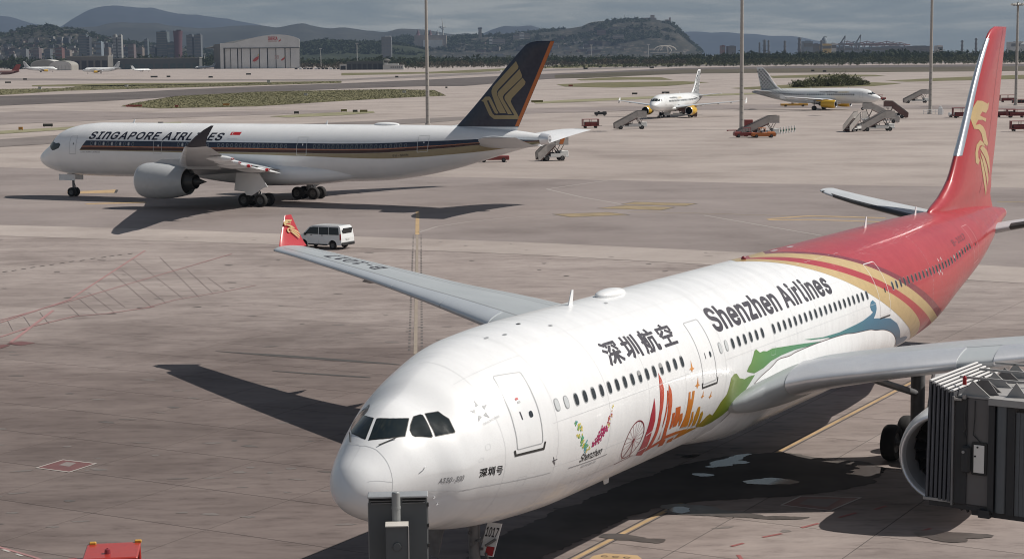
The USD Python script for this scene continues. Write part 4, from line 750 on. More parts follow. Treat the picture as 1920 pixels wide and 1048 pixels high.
YELLOW = mat('engine_yellow', (.58, .34, .02), .3, coat=.3, var=.05)
DOTS = mat('dot_grey', (.045, .048, .06), .4, var=.05)
VW = mat('plain_white_paint', (.72, .73, .73), .32, coat=.2, var=.03)
VGREY = mat('title_grey', (.13, .135, .14), .4, var=.05)
def narrow_jet(path, label, cat, loc, rz, eng=YELLOW, dots=True, titles=True, group=None):
    t = thing(path, label, cat, loc, rz, group)
    ZC = 3.82
    b = Body(ZC, [0, .25, .7, 1.4, 2.2, 3.0, 4.2, 6, 22, 26, 30, 34, 37.4], [-.55, -.2, .1, .45, .95, 1.5, 1.85, 2.07, 2.07, 2.07, 2.02, 1.8, 1.3], [-.55, -.95, -1.25, -1.55, -1.78, -1.92, -2.03, -2.07, -2.07, -1.8, -1.05, -.1, .75], [0, .5, .85, 1.2, 1.5, 1.72, 1.9, 1.975, 1.975, 1.93, 1.6, 1.0, .3])
    put('fuselage', b.skin(70, 48), VW, t)
    dec = lambda n, g, m, off=.02, dx=.8, dp=6, parent=t: put(n, b.decal(g, off, dx, dp), m, parent, kind='stuff' if n in ('cabin_windows', 'dot_pattern') else None)
    mir = lambda g: aff.affine_transform(g, [1, 0, 0, -1, 0, 180])
    K = 28.5
    for f in (lambda g: g, mir):
        win = unary_union([oval(7.0 + .535 * i, 12, .31, .52, K, 10) for i in range(42) if i not in (15, 26)])
        dec('cabin_windows', f(win), CABIN)
        dec('windscreen', f(Polygon([(1.45, 89), (1.7, 62), (2.05, 60), (2.5, 66), (2.5, 89)])), GLASS, .02, .3, 5)
        dec('cockpit_side_window', f(unary_union([Polygon([(1.85, 57), (2.15, 36), (2.5, 34), (2.75, 40), (2.75, 52), (2.4, 58)]), Polygon([(2.6, 33), (3.1, 28), (3.2, 38), (2.9, 42)])])), GLASS, .02, .3, 5)
        for x0, x1 in ((4.5, 5.35), (31.2, 32.0)): dec('door', f(ring_of(rrect(x0, x1, -14, 40, .1, K), .04, K)), TRIM, .02)
        if titles:
            g = text_poly('vueling', 5); h = text_poly('.com', 2); xa, xb, xc = 8.0, 13.2, 16.3
            if f is mir: G1, G2 = aff.scale(fit(g, 0, 5.2, 24, 44), -1, 1, origin=(0, 0)), aff.scale(fit(h, 0, 3.0, 24, 38), -1, 1, origin=(0, 0)); dec('lettering', mir(aff.translate(G1, 17, 0)), VGREY); dec('lettering', mir(aff.translate(G2, 11.6, 0)), mat('lettering_yellow', (.5, .38, .15), .4))
            else: dec('lettering', fit(g, 8.2, 13.4, 24, 44), VGREY); dec('lettering', fit(h, 13.6, 16.6, 24, 38), mat('lettering_yellow', (.5, .38, .15), .4))
    fn = Foil([(5.2, 26.6, 0, 8.2, .05), (5.75, 28.9, 0, 6.2, .08), (6.4, 30.0, 0, 5.2, .1), (11.5, 34.35, 0, 2.05, .1), (11.76, 34.8, 0, 1.6, .07)], 'v')
    fp = put('tail_fin', fn.mesh(20), VW, t, smooth=40)
    if dots:
        L = []
        for i in range(30):
            for j in range(40):
                z_ = 5.9 + .52 * i; x_ = 27.5 + 1.0 * j + (.5 if i % 2 else 0)
                if fn.fx(np.clip(z_, 5.2, 11.76)) + .15 < x_ < fn.fx(np.clip(z_, 5.2, 11.76)) + fn.fc(np.clip(z_, 5.2, 11.76)) - .1 and z_ < 11.6: L.append(Point(z_, x_).buffer(.30, quad_segs=3))
        for up in (-1, 1): put('dot_pattern', fn.decal(unary_union(L), up, .02, 3, 3), DOTS, fp, kind='stuff')
        L = []
        for i in range(26):
            for j in range(30):
                x_ = 24.5 + .52 * i; p_ = -80 + 27 * j + (13.5 if i % 2 else 0); r = .08 + .2 * min(1, i / 14)
                if p_ < 255: L.append(aff.scale(Point(x_, p_ / K).buffer(r, quad_segs=3), 1, K, origin=(0, 0)))
        dec('dot_pattern', unary_union(L), DOTS, .02, 6, 30)
    for s in (1, -1):
        st = [(1.2, 11.4, 2.5, 7.2, .13), (2.2, 12.1, 2.6, 6.6, .125), (6.4, 14.6, 3.05, 3.9, .115), (16.4, 20.6, 3.95, 1.6, .1), (17.0, 21.0, 4.0, 1.4, .1)]
        w = Foil(st, 'h', s, camber=.012); wp = put('wing', w.mesh(18), LIGHTGREY, t, smooth=40)
        for yc in (6.5, 10.5, 13.5): MB().lathe([(0, .02), (.5, .14), (1.6, .2), (2.6, .03)], 10, 'x', (float(w.fx(yc) + w.fc(yc)) - 1.7, s * yc, float(w.fo(yc)) - .2)).build('flap_track_fairing', VW, wp, smooth=60)
        MB().prism(Polygon([(20.9, 3.3), (22.4, 3.5), (22.5, 4.75), (22.0, 4.75), (21.2, 4.1)]), .05, lambda V: np.stack([V[:, 0], s * 17.0 + V[:, 2] - .025, V[:, 1]], 1)).build('winglet', VW, wp)
        py = MB().prism(Polygon([(11.6, 2.7), (13.2, 3.05), (16, 3.0), (16.5, 2.6), (13, 2.2)]), .3, lambda V: np.stack([V[:, 0], s * 5.75 + V[:, 2] - .15, V[:, 1]], 1))
        engine(t, 10.6, s * 5.75, 1.78, 4.2, 1.12, eng, SILVER, BLACKHOLE, DARKMETAL, py, seg=24)
        put('tailplane', Foil([(.3, 30.6, 4.9, 4.2, .1), (1.0, 31.1, 5.0, 3.7, .1), (6.2, 34.2, 5.55, 1.5, .09)], 'h', s).mesh(14), LIGHTGREY, t, smooth=40)
        g_ = MB().tube((17.7, s * 3.8, 2.6), (17.7, s * 3.8, .58), .13, n=10).tube((17.7, s * 3.8 - .4, .58), (17.7, s * 3.8 + .4, .58), .08, n=8).build('landing_gear', GEARM, t, smooth=40)
        for dy in (-.44, .44): wheel(g_, (17.7, s * 3.8 + dy, .58), .58, .4, TYRE, RIM, 16)
    g_ = MB().tube((5.07, 0, 1.95), (5.07, 0, .38), .09, n=10).build('landing_gear', GEARM, t, smooth=40)
    for dy in (-.25, .25): wheel(g_, (5.07, dy, .38), .38, .22, TYRE, RIM, 14)
    MB().loft([np.stack([np.full(16, x), wd * np.cos(np.linspace(0, 2 * np.pi, 16, endpoint=False)), 2.3 + h * np.sin(np.linspace(0, 2 * np.pi, 16, endpoint=False))], 1) for x, wd, h in ((10.5, 1.2, .2), (11.8, 2.0, .75), (15, 2.15, .85), (19, 2.1, .8), (21.5, 1.2, .2))]).build('belly_fairing', VW, t, smooth=60)
    for x_ in (9, 20): MB().prism(Polygon([(0, 0), (.3, 0), (.36, .4), (.24, .4)]), .03, lambda V, x_=x_: np.stack([V[:, 0] + x_, V[:, 2], V[:, 1] + ZC + 2.05], 1)).build('antenna', VW, t)
    return t

# ------------------------------------------------------------------ ground
def ground_mat(name, lo, mid, hi, scale=.35, contrast=1.0, rough=.75, dirt=False):
    lo, mid, hi = (np.array(q) * (1.02, .975, .965) for q in (lo, mid, hi))
    n = {"g": ("geometry", {}), "m1": ("mapping", {"scale": (1, 1, 1), "rotation": (0, 0, 1.0)}), "m2": ("mapping", {"scale": (.35, 1.0, 1), "rotation": (0, 0, -.08)}),
         "a": ("noise_texture", {"scale": .055, "detail": 6, "roughness": .62}), "b": ("noise_texture", {"scale": scale, "detail": 8, "roughness": .68, "distortion": .4}),
         "c": ("noise_texture", {"scale": 1.7, "detail": 8, "roughness": .74}), "d": ("noise_texture", {"scale": 14, "detail": 4}),
         "r": ("rgb_ramp", {"ramp": [(.30, tuple(lo)), (.5, tuple(mid)), (.68, tuple(hi))]}),
         "ra": ("rgb_ramp", {"ramp": [(.32, (.76, .745, .74)), (.48, (.98, .98, .98)), (.68, (1.1, 1.1, 1.1))]}),
         "rc": ("rgb_ramp", {"ramp": [(.30, (.50, .49, .48)), (.40, (.84, .83, .83)), (.50, (1.0, 1.0, 1.0)), (.66, (1.1, 1.1, 1.09))]}),
         "x1": ("mix_color", {"blend_type": "multiply", "fac": 1.0, "use_clamp": False}), "x2": ("mix_color", {"blend_type": "multiply", "fac": float(contrast), "use_clamp": False}),
         "bp": ("bump", {"strength": .25, "distance": .01}), "p": ("principled_bsdf", {"roughness": rough, "specular_ior_level": .25})}
    L = [("g.position", "m1.vector"), ("g.position", "m2.vector"), ("m1.vector", "a.vector"), ("m2.vector", "b.vector"), ("m2.vector", "c.vector"), ("g.position", "d.vector"),
         ("b.fac", "r.fac"), ("a.fac", "ra.fac"), ("c.fac", "rc.fac"), ("r.color", "x1.a"), ("ra.color", "x1.b"), ("x1.result", "x2.a"), ("rc.color", "x2.b"), ("x2.result", "p.base_color"), ("d.fac", "bp.height"), ("bp.normal", "p.normal")]
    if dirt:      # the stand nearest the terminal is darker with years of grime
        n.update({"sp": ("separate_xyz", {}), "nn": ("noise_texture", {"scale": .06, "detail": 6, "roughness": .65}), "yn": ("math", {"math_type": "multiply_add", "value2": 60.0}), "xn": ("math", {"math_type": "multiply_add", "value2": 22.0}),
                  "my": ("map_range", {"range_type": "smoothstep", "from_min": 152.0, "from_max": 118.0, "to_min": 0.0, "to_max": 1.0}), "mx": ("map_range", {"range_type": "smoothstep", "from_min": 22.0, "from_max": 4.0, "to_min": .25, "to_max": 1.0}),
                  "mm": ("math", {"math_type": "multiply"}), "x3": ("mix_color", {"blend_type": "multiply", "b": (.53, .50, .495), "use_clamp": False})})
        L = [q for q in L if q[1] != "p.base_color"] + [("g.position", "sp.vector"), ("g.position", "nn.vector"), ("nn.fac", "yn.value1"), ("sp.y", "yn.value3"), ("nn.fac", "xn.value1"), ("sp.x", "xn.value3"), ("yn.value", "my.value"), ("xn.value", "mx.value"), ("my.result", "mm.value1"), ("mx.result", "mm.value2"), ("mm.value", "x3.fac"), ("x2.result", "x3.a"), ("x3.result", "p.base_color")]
    return usdkit.material(stage, '/World/Looks/' + name, n, L, surface="p.BSDF")
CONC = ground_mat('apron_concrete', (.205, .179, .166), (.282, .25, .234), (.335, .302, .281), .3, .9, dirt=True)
CONC_FAR = ground_mat('far_concrete', (.275, .244, .224), (.33, .297, .273), (.37, .336, .31), .05, .3)
CONC_PALE = ground_mat('pale_concrete', (.29, .26, .24), (.345, .312, .288), (.385, .35, .325), .12, .35)
ASPH_GREY = ground_mat('worn_asphalt', (.205, .181, .171), (.235, .21, .20), (.262, .236, .224), .1, .3)
ASPH_DARK = ground_mat('runway_asphalt', (.085, .075, .07), (.105, .094, .09), (.13, .118, .11), .02, .3)
ASPH_MID = ground_mat('taxiway_asphalt', (.16, .143, .135), (.185, .168, .158), (.21, .19, .18), .03, .3)
DRYGRASS = ground_mat('dry_grass', (.095, .10, .042), (.135, .128, .062), (.18, .165, .088), .15, .4)
GREENGRASS = ground_mat('thin_grass', (.19, .19, .11), (.23, .225, .14), (.26, .25, .17), .2, .4)
SCRUB = ground_mat('scrub_land', (.055, .05, .032), (.085, .075, .05), (.12, .105, .075), .01, .4)

AX = np.array([math.cos(1.0575), math.sin(1.0575)]); AR = np.array([-AX[1], AX[0]]); AO = np.array([-4.1951, 46.2787])
def stand(x, y, z=0.0):
    p = AO + AX * x + AR * y; return np.array([p[0], p[1], z])
def sheet(name, pts, z, m, kind='structure', label=None, cat=None, group=None, parent=None, pix=True):
    P = np.array([G(u, v)[:2] for u, v in pts]) if pix else np.asarray(pts, float)[:, :2]
    g = Polygon(P).buffer(0); V, F, n = [], [], 0
    for q in polys(g):
        v, f = trimesh.creation.triangulate_polygon(q, engine='earcut'); V.append(v); F.append(np.asarray(f) + n); n += len(v)
    V = np.vstack(V); F = np.vstack(F); V = np.hstack([V, np.full((len(V), 1), z)])
    fn = np.cross(V[F[:, 1]] - V[F[:, 0]], V[F[:, 2]] - V[F[:, 0]])[:, 2] < 0; F[fn] = F[fn][:, ::-1]
    return put(name, (V, F), m, parent, label=label, cat=cat, group=group, kind=kind)
a = np.linspace(0, 2 * np.pi, 64, endpoint=False)
V = np.vstack([[0, 0, -.02], np.stack([40000 * np.cos(a), 40000 * np.sin(a), np.full(64, -.02)], 1)])
put('ground', (V, np.array([(0, 1 + i, 1 + (i + 1) % 64) for i in range(64)])), CONC_FAR, kind='structure')
# near apron: slabs laid on a dark joint filler, further out one sheet
apron = put('apron', (np.array([(-400, -60, -.012), (400, -60, -.012), (400, 150, -.012), (-400, 228, -.012)]), np.array([(0, 1, 2), (0, 2, 3)])), CONC, kind='structure')
SX, SY = 4.7, 5.0
cand = []
for i in range(-12, 30):
    for j in range(-16, 10):
        x, y = 9.4 + SX * (i + .5), -2.67 + SY * (j + .5); p = stand(x, y); d = p - EYE; Y = d @ F0
        if Y < 5: continue
        u, v = W0 / 2 + CF * (d @ RC) / Y, H0 / 2 - CF * (d @ UC) / Y
        if -60 < u < 1980 and 560 < v < 1090: cand.append((Y, i, j))
cand.sort(); slabs = cand[:300]
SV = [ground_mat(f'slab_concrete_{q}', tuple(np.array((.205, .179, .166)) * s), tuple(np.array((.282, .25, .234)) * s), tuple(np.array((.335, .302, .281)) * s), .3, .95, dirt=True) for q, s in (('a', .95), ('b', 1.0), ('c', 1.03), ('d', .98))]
FILL = mat('joint_filler', (.045, .042, .04), .8, var=.2)
uni = unary_union([Polygon([stand(9.4 + SX * (i + a_), -2.67 + SY * (j + b_))[:2] for a_, b_ in ((-.001, -.001), (1.001, -.001), (1.001, 1.001), (-.001, 1.001))]) for _, i, j in slabs]).buffer(-.01)
for q in polys(uni):
    v, f = trimesh.creation.triangulate_polygon(q, engine='earcut'); put('joint_filler', (np.hstack([v, np.full((len(v), 1), -.008)]), f), FILL, apron)
for _, i, j in slabs:
    g = .016; q = [stand(9.4 + SX * i + a_, -2.67 + SY * j + b_) for a_, b_ in ((g, g), (SX - g, g), (SX - g, SY - g), (g, SY - g))]
    top = np.array(q); bot = top - [0, 0, .0075]
    put('concrete_slab', (np.vstack([top, bot]), np.array([(0, 1, 2), (0, 2, 3)] + [(k, 4 + k, 4 + (k + 1) % 4) for k in range(4)] + [(k, 4 + (k + 1) % 4, (k + 1) % 4) for k in range(4)])), SV[(i * 7 + j * 13 + (i * j) % 5) % 4], apron)

# broad surfaces, nearest first
sheet('taxiway', [(-80, 312), (300, 322), (640, 329), (900, 333), (1280, 341), (1620, 348), (1900, 352), (2000, 356), (2000, 506), (1640, 486), (1390, 473), (1000, 455), (560, 440), (300, 430), (-80, 420)], .004, ASPH_GREY)
sheet('shoulder', [(-80, 420), (300, 430), (560, 440), (1000, 455), (1390, 473), (1640, 486), (2000, 506), (2000, 536), (1500, 506), (1000, 478), (560, 460), (-80, 440)], .006, CONC_PALE)
sheet('taxiway_lane', [(-80, 264), (0, 262), (110, 254), (400, 240), (700, 227), (800, 222), (880, 219), (880, 225), (800, 231), (500, 246), (0, 276), (-80, 280)], .03, ASPH_MID)
sheet('taxiway_lane', [(-80, 214), (100, 208), (300, 212), (640, 206), (640, 211), (300, 222), (0, 234), (-80, 238)], .03, ASPH_GREY)
sheet('taxiway_lane', [(900, 206), (1200, 200), (1500, 196), (1990, 200), (1990, 206), (1500, 203), (1200, 208), (900, 216)], .03, ASPH_GREY)
sheet('runway', [(-80, 184), (0, 181), (200, 175), (420, 165), (640, 157), (800, 150), (1023, 139), (1280, 128), (1500, 124), (1990, 120), (1990, 131), (1500, 136), (1280, 139), (1023, 149), (870, 162), (800, 162), (640, 167), (400, 178), (200, 190), (0, 199), (-80, 203)], .05, ASPH_DARK)
sheet('runway', [(-80, 146.5), (300, 149.5), (640, 149), (800, 141), (1023, 131), (1280, 122.6), (1500, 119), (1990, 112.5), (1990, 116.5), (1500, 122), (1280, 125.5), (1023, 134), (800, 145.5), (640, 152), (300, 152), (-80, 151)], .05, ASPH_MID)
sheet('grass_verge', [(-80, 168), (0, 168), (120, 166), (160, 161), (400, 158), (640, 153), (640, 156), (400, 163), (260, 167), (120, 171), (0, 179), (-80, 181)], .06, DRYGRASS, 'stuff')
sheet('grass_verge', [(60, 160.5), (200, 157), (400, 155.6), (640, 152.5), (640, 153.2), (400, 158.6), (220, 162.5), (60, 162.6)], .06, DRYGRASS, 'stuff')
sheet('grass_verge', [(1043, 159), (1120, 155.5), (1280, 153), (1330, 155), (1250, 162), (1150, 165), (1060, 163)], .06, DRYGRASS, 'stuff')
sheet('grass_verge', [(1080, 149.5), (1150, 145.5), (1240, 145.5), (1262, 150.5), (1180, 150), (1090, 151.5)], .06, DRYGRASS, 'stuff')
sheet('grass_verge', [(1040, 141), (1280, 131), (1500, 128.5), (1990, 124), (1990, 133), (1640, 136), (1500, 137), (1290, 138), (1100, 147), (1040, 147)], .07, SCRUB, 'stuff')
sheet('grass_verge', [(1040, 122.5), (1280, 118), (1500, 116), (1990, 108), (1990, 112), (1500, 119), (1280, 122.4), (1040, 129)], .06, DRYGRASS, 'stuff')
sheet('grass_verge', [(640, 137.5), (800, 135.5), (1040, 124.5), (1040, 128), (880, 137), (640, 142)], .06, DRYGRASS, 'stuff')
sheet('grass_verge', [(1443, 143), (1550, 140), (1640, 141), (1660, 143), (1550, 146), (1450, 147)], .06, DRYGRASS, 'stuff')
sheet('grass_verge', [(1660, 152), (1760, 147), (1850, 143), (1990, 139), (1990, 147), (1850, 150), (1700, 154)], .06, DRYGRASS, 'stuff')
sheet('grass_verge', [(1370, 166), (1420, 163), (1500, 158), (1640, 155), (1690, 157), (1640, 162), (1500, 166), (1400, 168)], .06, DRYGRASS, 'stuff')
isl = [(227, 200), (250, 194), (330, 181), (480, 173), (640, 169.5), (740, 168), (815, 170), (837, 180), (757, 183.5), (640, 190), (480, 200), (300, 204)]
sheet('grass_island', isl, .06, DRYGRASS, 'stuff')
sheet('grass_strip', [(-80, 250), (0, 246), (70, 242), (170, 236), (340, 229), (340, 233), (150, 242), (0, 252), (-80, 256)], .05, GREENGRASS, 'stuff')
sheet('grass_strip', [(505, 219), (560, 215), (640, 211), (700, 209), (703, 212), (640, 217), (540, 221)], .05, GREENGRASS, 'stuff')
sheet('grass_strip', [(1000, 192), (1060, 188), (1300, 178), (1430, 174), (1430, 177), (1300, 182), (1060, 193), (1005, 195)], .05, GREENGRASS, 'stuff')
# tufts that give the island its uneven top
def tufts(name, pts, n, h, m, seed, w=.5, label=None):
    r = np.random.default_rng(seed); P = Polygon([G(u, v)[:2] for u, v in pts]).buffer(0); a_, b_, c_, d_ = P.bounds; V, F = [], []; k = 0
    from shapely import contains_xy
    Q = np.stack([r.uniform(a_, c_, n * 6), r.uniform(b_, d_, n * 6)], 1); Q = Q[contains_xy(P, Q[:, 0], Q[:, 1])][:n]
    for x, y in Q:
        for _ in range(3):
            t = r.uniform(0, 6.28); ww = w * r.uniform(.5, 1.4); hh = h * r.uniform(.4, 1.3); dx, dy = math.cos(t) * ww, math.sin(t) * ww
            V += [(x - dx, y - dy, .05), (x + dx, y + dy, .05), (x + r.normal(0, .25 * ww), y + r.normal(0, .25 * ww), .05 + hh)]; F.append((k, k + 1, k + 2)); k += 3
    put(name, (np.array(V), np.array(F)), m, kind='stuff')
GR1 = mat('grass_blades', (.15, .142, .075), .8, var=.15, scale=.2)
tufts('grass_tufts', isl, 9000, .2, GR1, 11, .28)
tufts('grass_tufts', [(-80, 168), (0, 168), (120, 166), (160, 161), (400, 158), (640, 153), (640, 156), (400, 163), (260, 167), (120, 171), (0, 179), (-80, 181)], 2600, .22, GR1, 12, .5)

# ------------------------------------------------------------------ painted markings
YEL = mat('marking_yellow', (.42, .29, .155), .6, var=.25, scale=.8); YEL2 = mat('marking_ochre', (.27, .205, .12), .65, var=.25, scale=.6)
REDP = mat('marking_red', (.25, .085, .08), .65, var=.25, scale=.9); REDF = mat('marking_faded_red', (.32, .175, .17), .7, var=.15, scale=.5); WHP = mat('marking_white', (.42, .39, .36), .65, var=.2, scale=.7); BLKP = mat('marking_black', (.04, .036, .034), .7, var=.2); PALE = mat('marking_faint', (.35, .315, .29), .7, var=.1)
def lines(name, segs, w, m, z=.010, pix=True, parent=None):
    P = []
    for s in segs:
        q = [G(u, v)[:2] for u, v in s] if pix else s
        P.append(LineString(q).buffer(w / 2, cap_style=2, join_style=1))
    V, F, n = [], [], 0
    for q in polys(unary_union(P)):
        v, f = trimesh.creation.triangulate_polygon(q, engine='earcut'); V.append(v); F.append(np.asarray(f) + n); n += len(v)
    V = np.vstack(V); F = np.vstack(F); V = np.hstack([V, np.full((len(V), 1), z)])
    fn = np.cross(V[F[:, 1]] - V[F[:, 0]], V[F[:, 2]] - V[F[:, 0]])[:, 2] < 0; F[fn] = F[fn][:, ::-1]
    return put(name, (V, F), m, parent, kind=None if parent else 'structure')
def sl(x0, y0, x1, y1): return [stand(x0, y0)[:2], stand(x1, y1)[:2]]
lines('stand_line', [sl(-6, -.32, 48, -.2)], .17, YEL, .012, False); lines('stand_line_edge', [sl(-6, -.49, 48, -.37), sl(-6, -.15, 48, -.03)], .05, BLKP, .010, False)
pv = [(783, 396), (782.4, 440)]; lines('guide_line', [pv], .36, YEL, .012)
lines('guide_line', [[(782.4, 440), (780.5, 560), (779, 664)]], .2, mat('marking_tan', (.27, .225, .18), .7, var=.12), .010)
dd = []
for off in (-.34, .34):
    P0, P1 = G(782.4, 441)[:2], G(779.2, 664)[:2]; d = P1 - P0; L_ = np.linalg.norm(d); d /= L_; nn = np.array([d[1], -d[0]])
    for k in range(int(L_ / 1.15)): q = P0 + d * k * 1.15 + nn * off; dd.append([q, q + d * .45])
lines('guide_line_dash', dd, .12, mat('marking_dash_grey', (.10, .09, .085), .7), .012, False)
lines('guide_line', [[(785, 436), (820, 425), (880, 416), (960, 408.5), (1040, 404)]], .2, PALE, .012)
lines('guide_line', [[(1025, 355), (1080, 347), (1140, 339)], [(1025, 355), (1090, 370), (1165, 383)]], .28, PALE, .012)
lines('guide_line', [[(1180, 397), (1300, 400), (1440, 404), (1640, 410)]], .2, YEL2, .012); lines('guide_line', [[(1320, 404), (1440, 425), (1540, 442)]], .25, PALE, .012)
for q in ([(1036, 402), (1140, 398.5), (1180, 403), (1070, 407.5)], [(1120, 391), (1172, 385.5), (1265, 389), (1240, 394.5)], [(1165, 383.5), (1190, 379), (1307, 382), (1285, 386.5)]):
    o = sheet('hold_marking', q, .014, YEL2); lines('hold_marking_edge', [q + [q[0]]], .14, BLKP, .016)
lines('hold_marking_line', [[(1440, 411), (1520, 405), (1660, 409)], [(1440, 413), (1520, 412), (1700, 418)]], .8, YEL, .014)
lines('guide_line', [[(1870, 379), (2000, 380)]], .8, YEL2, .014)
sheet('hold_marking', [(125, 360), (217, 356), (222, 357.5), (215, 362), (128, 364)], .014, YEL); sheet('hold_marking_end', [(214, 362), (217, 356), (222, 356.5), (219, 362)], .016, BLKP)
sheet('hold_marking', [(158, 382), (270, 378), (275, 381), (165, 383.5)], .014, YEL)
lines('clearance_line', [[(0, 605), (130, 562), (272, 470)], [(0, 632), (60, 612), (140, 593), (200, 588), (290, 575)]], .16, REDF, .012)
lines('clearance_line', [[(0, 601), (140, 562), (435, 476)]], .13, REDF, .014); lines('clearance_line', [[(20, 642), (60, 612), (100, 582)]], .2, REDF, .016)
hl = []
for (ua, va, ub, vb) in ((15, 601, 25, 620), (45, 593, 58, 612), (75, 585, 92, 606), (128, 571, 150, 592), (150, 561, 185, 590), (165, 547, 215, 585), (180, 533, 235, 576), (212, 512, 285, 575), (227, 504, 310, 566), (250, 486, 345, 560), (300, 482, 375, 558), (350, 504, 400, 550), (390, 520, 425, 546)): hl.append([(ua, va), (ub, vb)])
lines('clearance_hatch', hl, .04, mat('marking_ghost_red', (.30, .245, .23), .7), .012); lines('clearance_line', [[(270, 578), (330, 562), (430, 545), (480, 535)]], .09, REDF, .014)
sheet('stand_marking', [(12, 644), (40, 640), (66, 643), (40, 648)], .014, mat('box_red', (.155, .07, .065))); sheet('stand_marking', [(-20, 650), (8, 646), (20, 647), (0, 654)], .014, MATS['box_red'])
lines('lane_dash', [[(u, v), (u + 9, v - 1.2)] for u, v in ((5, 510), (22, 508), (40, 505), (57, 502), (75, 499.5), (93, 497), (112, 494), (130, 491), (150, 489), (170, 485.5), (190, 483), (205, 481), (220, 479), (240, 476.5))], .16, BLKP, .012)
# red boxes on the stand with white edges
def redbox(name, q, txt=True):
    P = [G(u, v)[:2] for u, v in q]; o = sheet(name, q, .012, mat('box_red', (.155, .07, .065), .65, var=.3, scale=.9)); lines('box_edge', [P + [P[0]]], .07, WHP, .016, False)
    c_ = np.mean(P, 0); e = (np.array(P[1]) - P[0]) * .45
    return c_
redbox('stand_box', [(69, 877), (118, 862), (180, 869), (130, 885)]); sheet('stand_box_panel', [(110, 872), (125, 866), (143, 868), (130, 875)], .016, mat('marking_grey', (.20, .17, .16), .7))
redbox('stand_box', [(1465, 947), (1502, 930), (1614, 933), (1558, 957)]); sheet('stand_box_panel', [(1497, 945), (1515, 935), (1575, 936), (1550, 951)], .016, MATS['marking_grey'])
ob = sheet('stand_number', [(1100, 1052), (1112, 1042), (1135, 1037), (1195, 1041), (1215, 1056)], .012, YEL)
for k in range(3):
    p = G(1125 + 21 * k, 1043.5 + 1.2 * k); T_ = fit(text_poly('C', 3), 0, .22, 0, .17); v, f = cells(T_, 9, 9)
    ca, sa = math.cos(math.radians(-27)), math.sin(math.radians(-27)); put('stand_digit', (np.stack([p[0] + v[:, 0] * ca - v[:, 1] * sa, p[1] + v[:, 0] * sa + v[:, 1] * ca, np.full(len(v), .018)], 1), f), BLKP, ob)
lines('clearance_dash', [[(1371, 1024), (1394, 1018)], [(1430, 1007), (1466, 1000)], [(1503, 989), (1535, 981)], [(1573, 970), (1605, 961)], [(1730, 995), (1745, 990)], [(1384, 1040), (1392, 1050)], [(1640, 955), (1662, 948)]], .13, REDP, .012)
lines('kerb_line', [[(-20, 1020), (60, 1043), (110, 1060)]], .12, REDF, .012); lines('kerb_dash', [[(5, 1030), (18, 1034)], [(30, 1038), (42, 1042)]], .1, WHP, .012)
# wet marks, painted shadow lines and puddles
WET = mat('damp_stain', (.085, .072, .066), .35, var=.3, scale=1.5); TAR = mat('painted_shadow_line', (.062, .056, .053), .8, var=.2); WATER = usdkit.material(stage, '/World/Looks/standing_water', {"p": ("principled_bsdf", {"base_color": (.10, .095, .09), "roughness": .06, "specular_ior_level": .55})}, [], surface="p.BSDF")
def blob(name, pts, m, z, jag=.05, seed=1, kind='structure'):
    Q = np.array([G(u, v)[:2] for u, v in pts]); r = np.random.default_rng(seed)
    for _ in range(3): Q = np.stack([Q * .75 + np.roll(Q, -1, 0) * .25, Q * .25 + np.roll(Q, -1, 0) * .75], 1).reshape(-1, 2)
    L_ = Polygon(Q).buffer(0); L_ = max(polys(L_), key=lambda q: q.area).exterior; n = max(60, int(L_.length / .07))
    P = np.array([L_.interpolate(k / n, True).coords[0] for k in range(n)]); w = np.stack([meshkit.fbm(np.c_[P * 2.3, np.full(n, seed * 3.1)], 4, seed), meshkit.fbm(np.c_[P * 2.3, np.full(n, seed * 3.1 + 9)], 4, seed + 1)], 1) - .5
    P = P + w * jag * 13 * np.array([1.5, .8])
    return sheet(name, [(q[0], q[1]) for q in P], z, m, kind, pix=False)
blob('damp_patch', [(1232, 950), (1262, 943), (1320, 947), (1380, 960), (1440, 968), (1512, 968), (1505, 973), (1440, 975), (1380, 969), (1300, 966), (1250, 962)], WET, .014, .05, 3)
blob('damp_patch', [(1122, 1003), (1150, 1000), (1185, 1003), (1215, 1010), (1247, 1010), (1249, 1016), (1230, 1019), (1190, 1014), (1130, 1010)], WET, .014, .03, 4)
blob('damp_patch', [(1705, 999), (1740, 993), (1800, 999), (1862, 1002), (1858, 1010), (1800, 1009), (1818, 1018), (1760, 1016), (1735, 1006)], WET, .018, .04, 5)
blob('wet_concrete_painted_shade', [(985, 1060), (1085, 1012), (1205, 958), (1290, 941), (1400, 934), (1560, 924), (1660, 900), (1656, 868), (1560, 862), (1480, 848), (1400, 850), (1280, 868), (1180, 905), (1060, 950), (900, 1020), (860, 1060)], mat('wet_concrete_painted_shade', (.085, .075, .07), .75, var=.45, scale=.4, spec=.15), .0125, .05, 17)  # wet concrete plus painted shade, shaped to fill the fuselage shadow
blob('puddle', [(1255, 953), (1280, 949), (1300, 955), (1285, 963), (1258, 960)], WATER, .018, .03, 6)
blob('puddle', [(1318, 874), (1345, 866), (1368, 858), (1395, 850), (1415, 851), (1392, 858), (1398, 868), (1372, 872), (1345, 878)], WATER, .014, .06, 7)
blob('puddle', [(1392, 903), (1440, 895), (1485, 899), (1505, 905), (1450, 909), (1400, 909)], WATER, .014, .05, 8)
blob('puddle', [(1305, 888), (1325, 887), (1345, 891), (1318, 893)], WATER, .014, .04, 9)
blob('puddle', [(1575, 888), (1610, 875), (1655, 872), (1655, 888), (1620, 893)], WATER, .014, .06, 10)
blob('puddle', [(1276, 855), (1300, 851), (1318, 852), (1300, 858), (1282, 858)], WATER, .014, .05, 13)
blob('painted_shadow_line', [(372, 656), (500, 664), (510, 663.5), (750, 682), (750, 685), (510, 668), (500, 667)], TAR, .012, .0, 11)  # long thin cast shadows painted on as dark strips, caster unknown
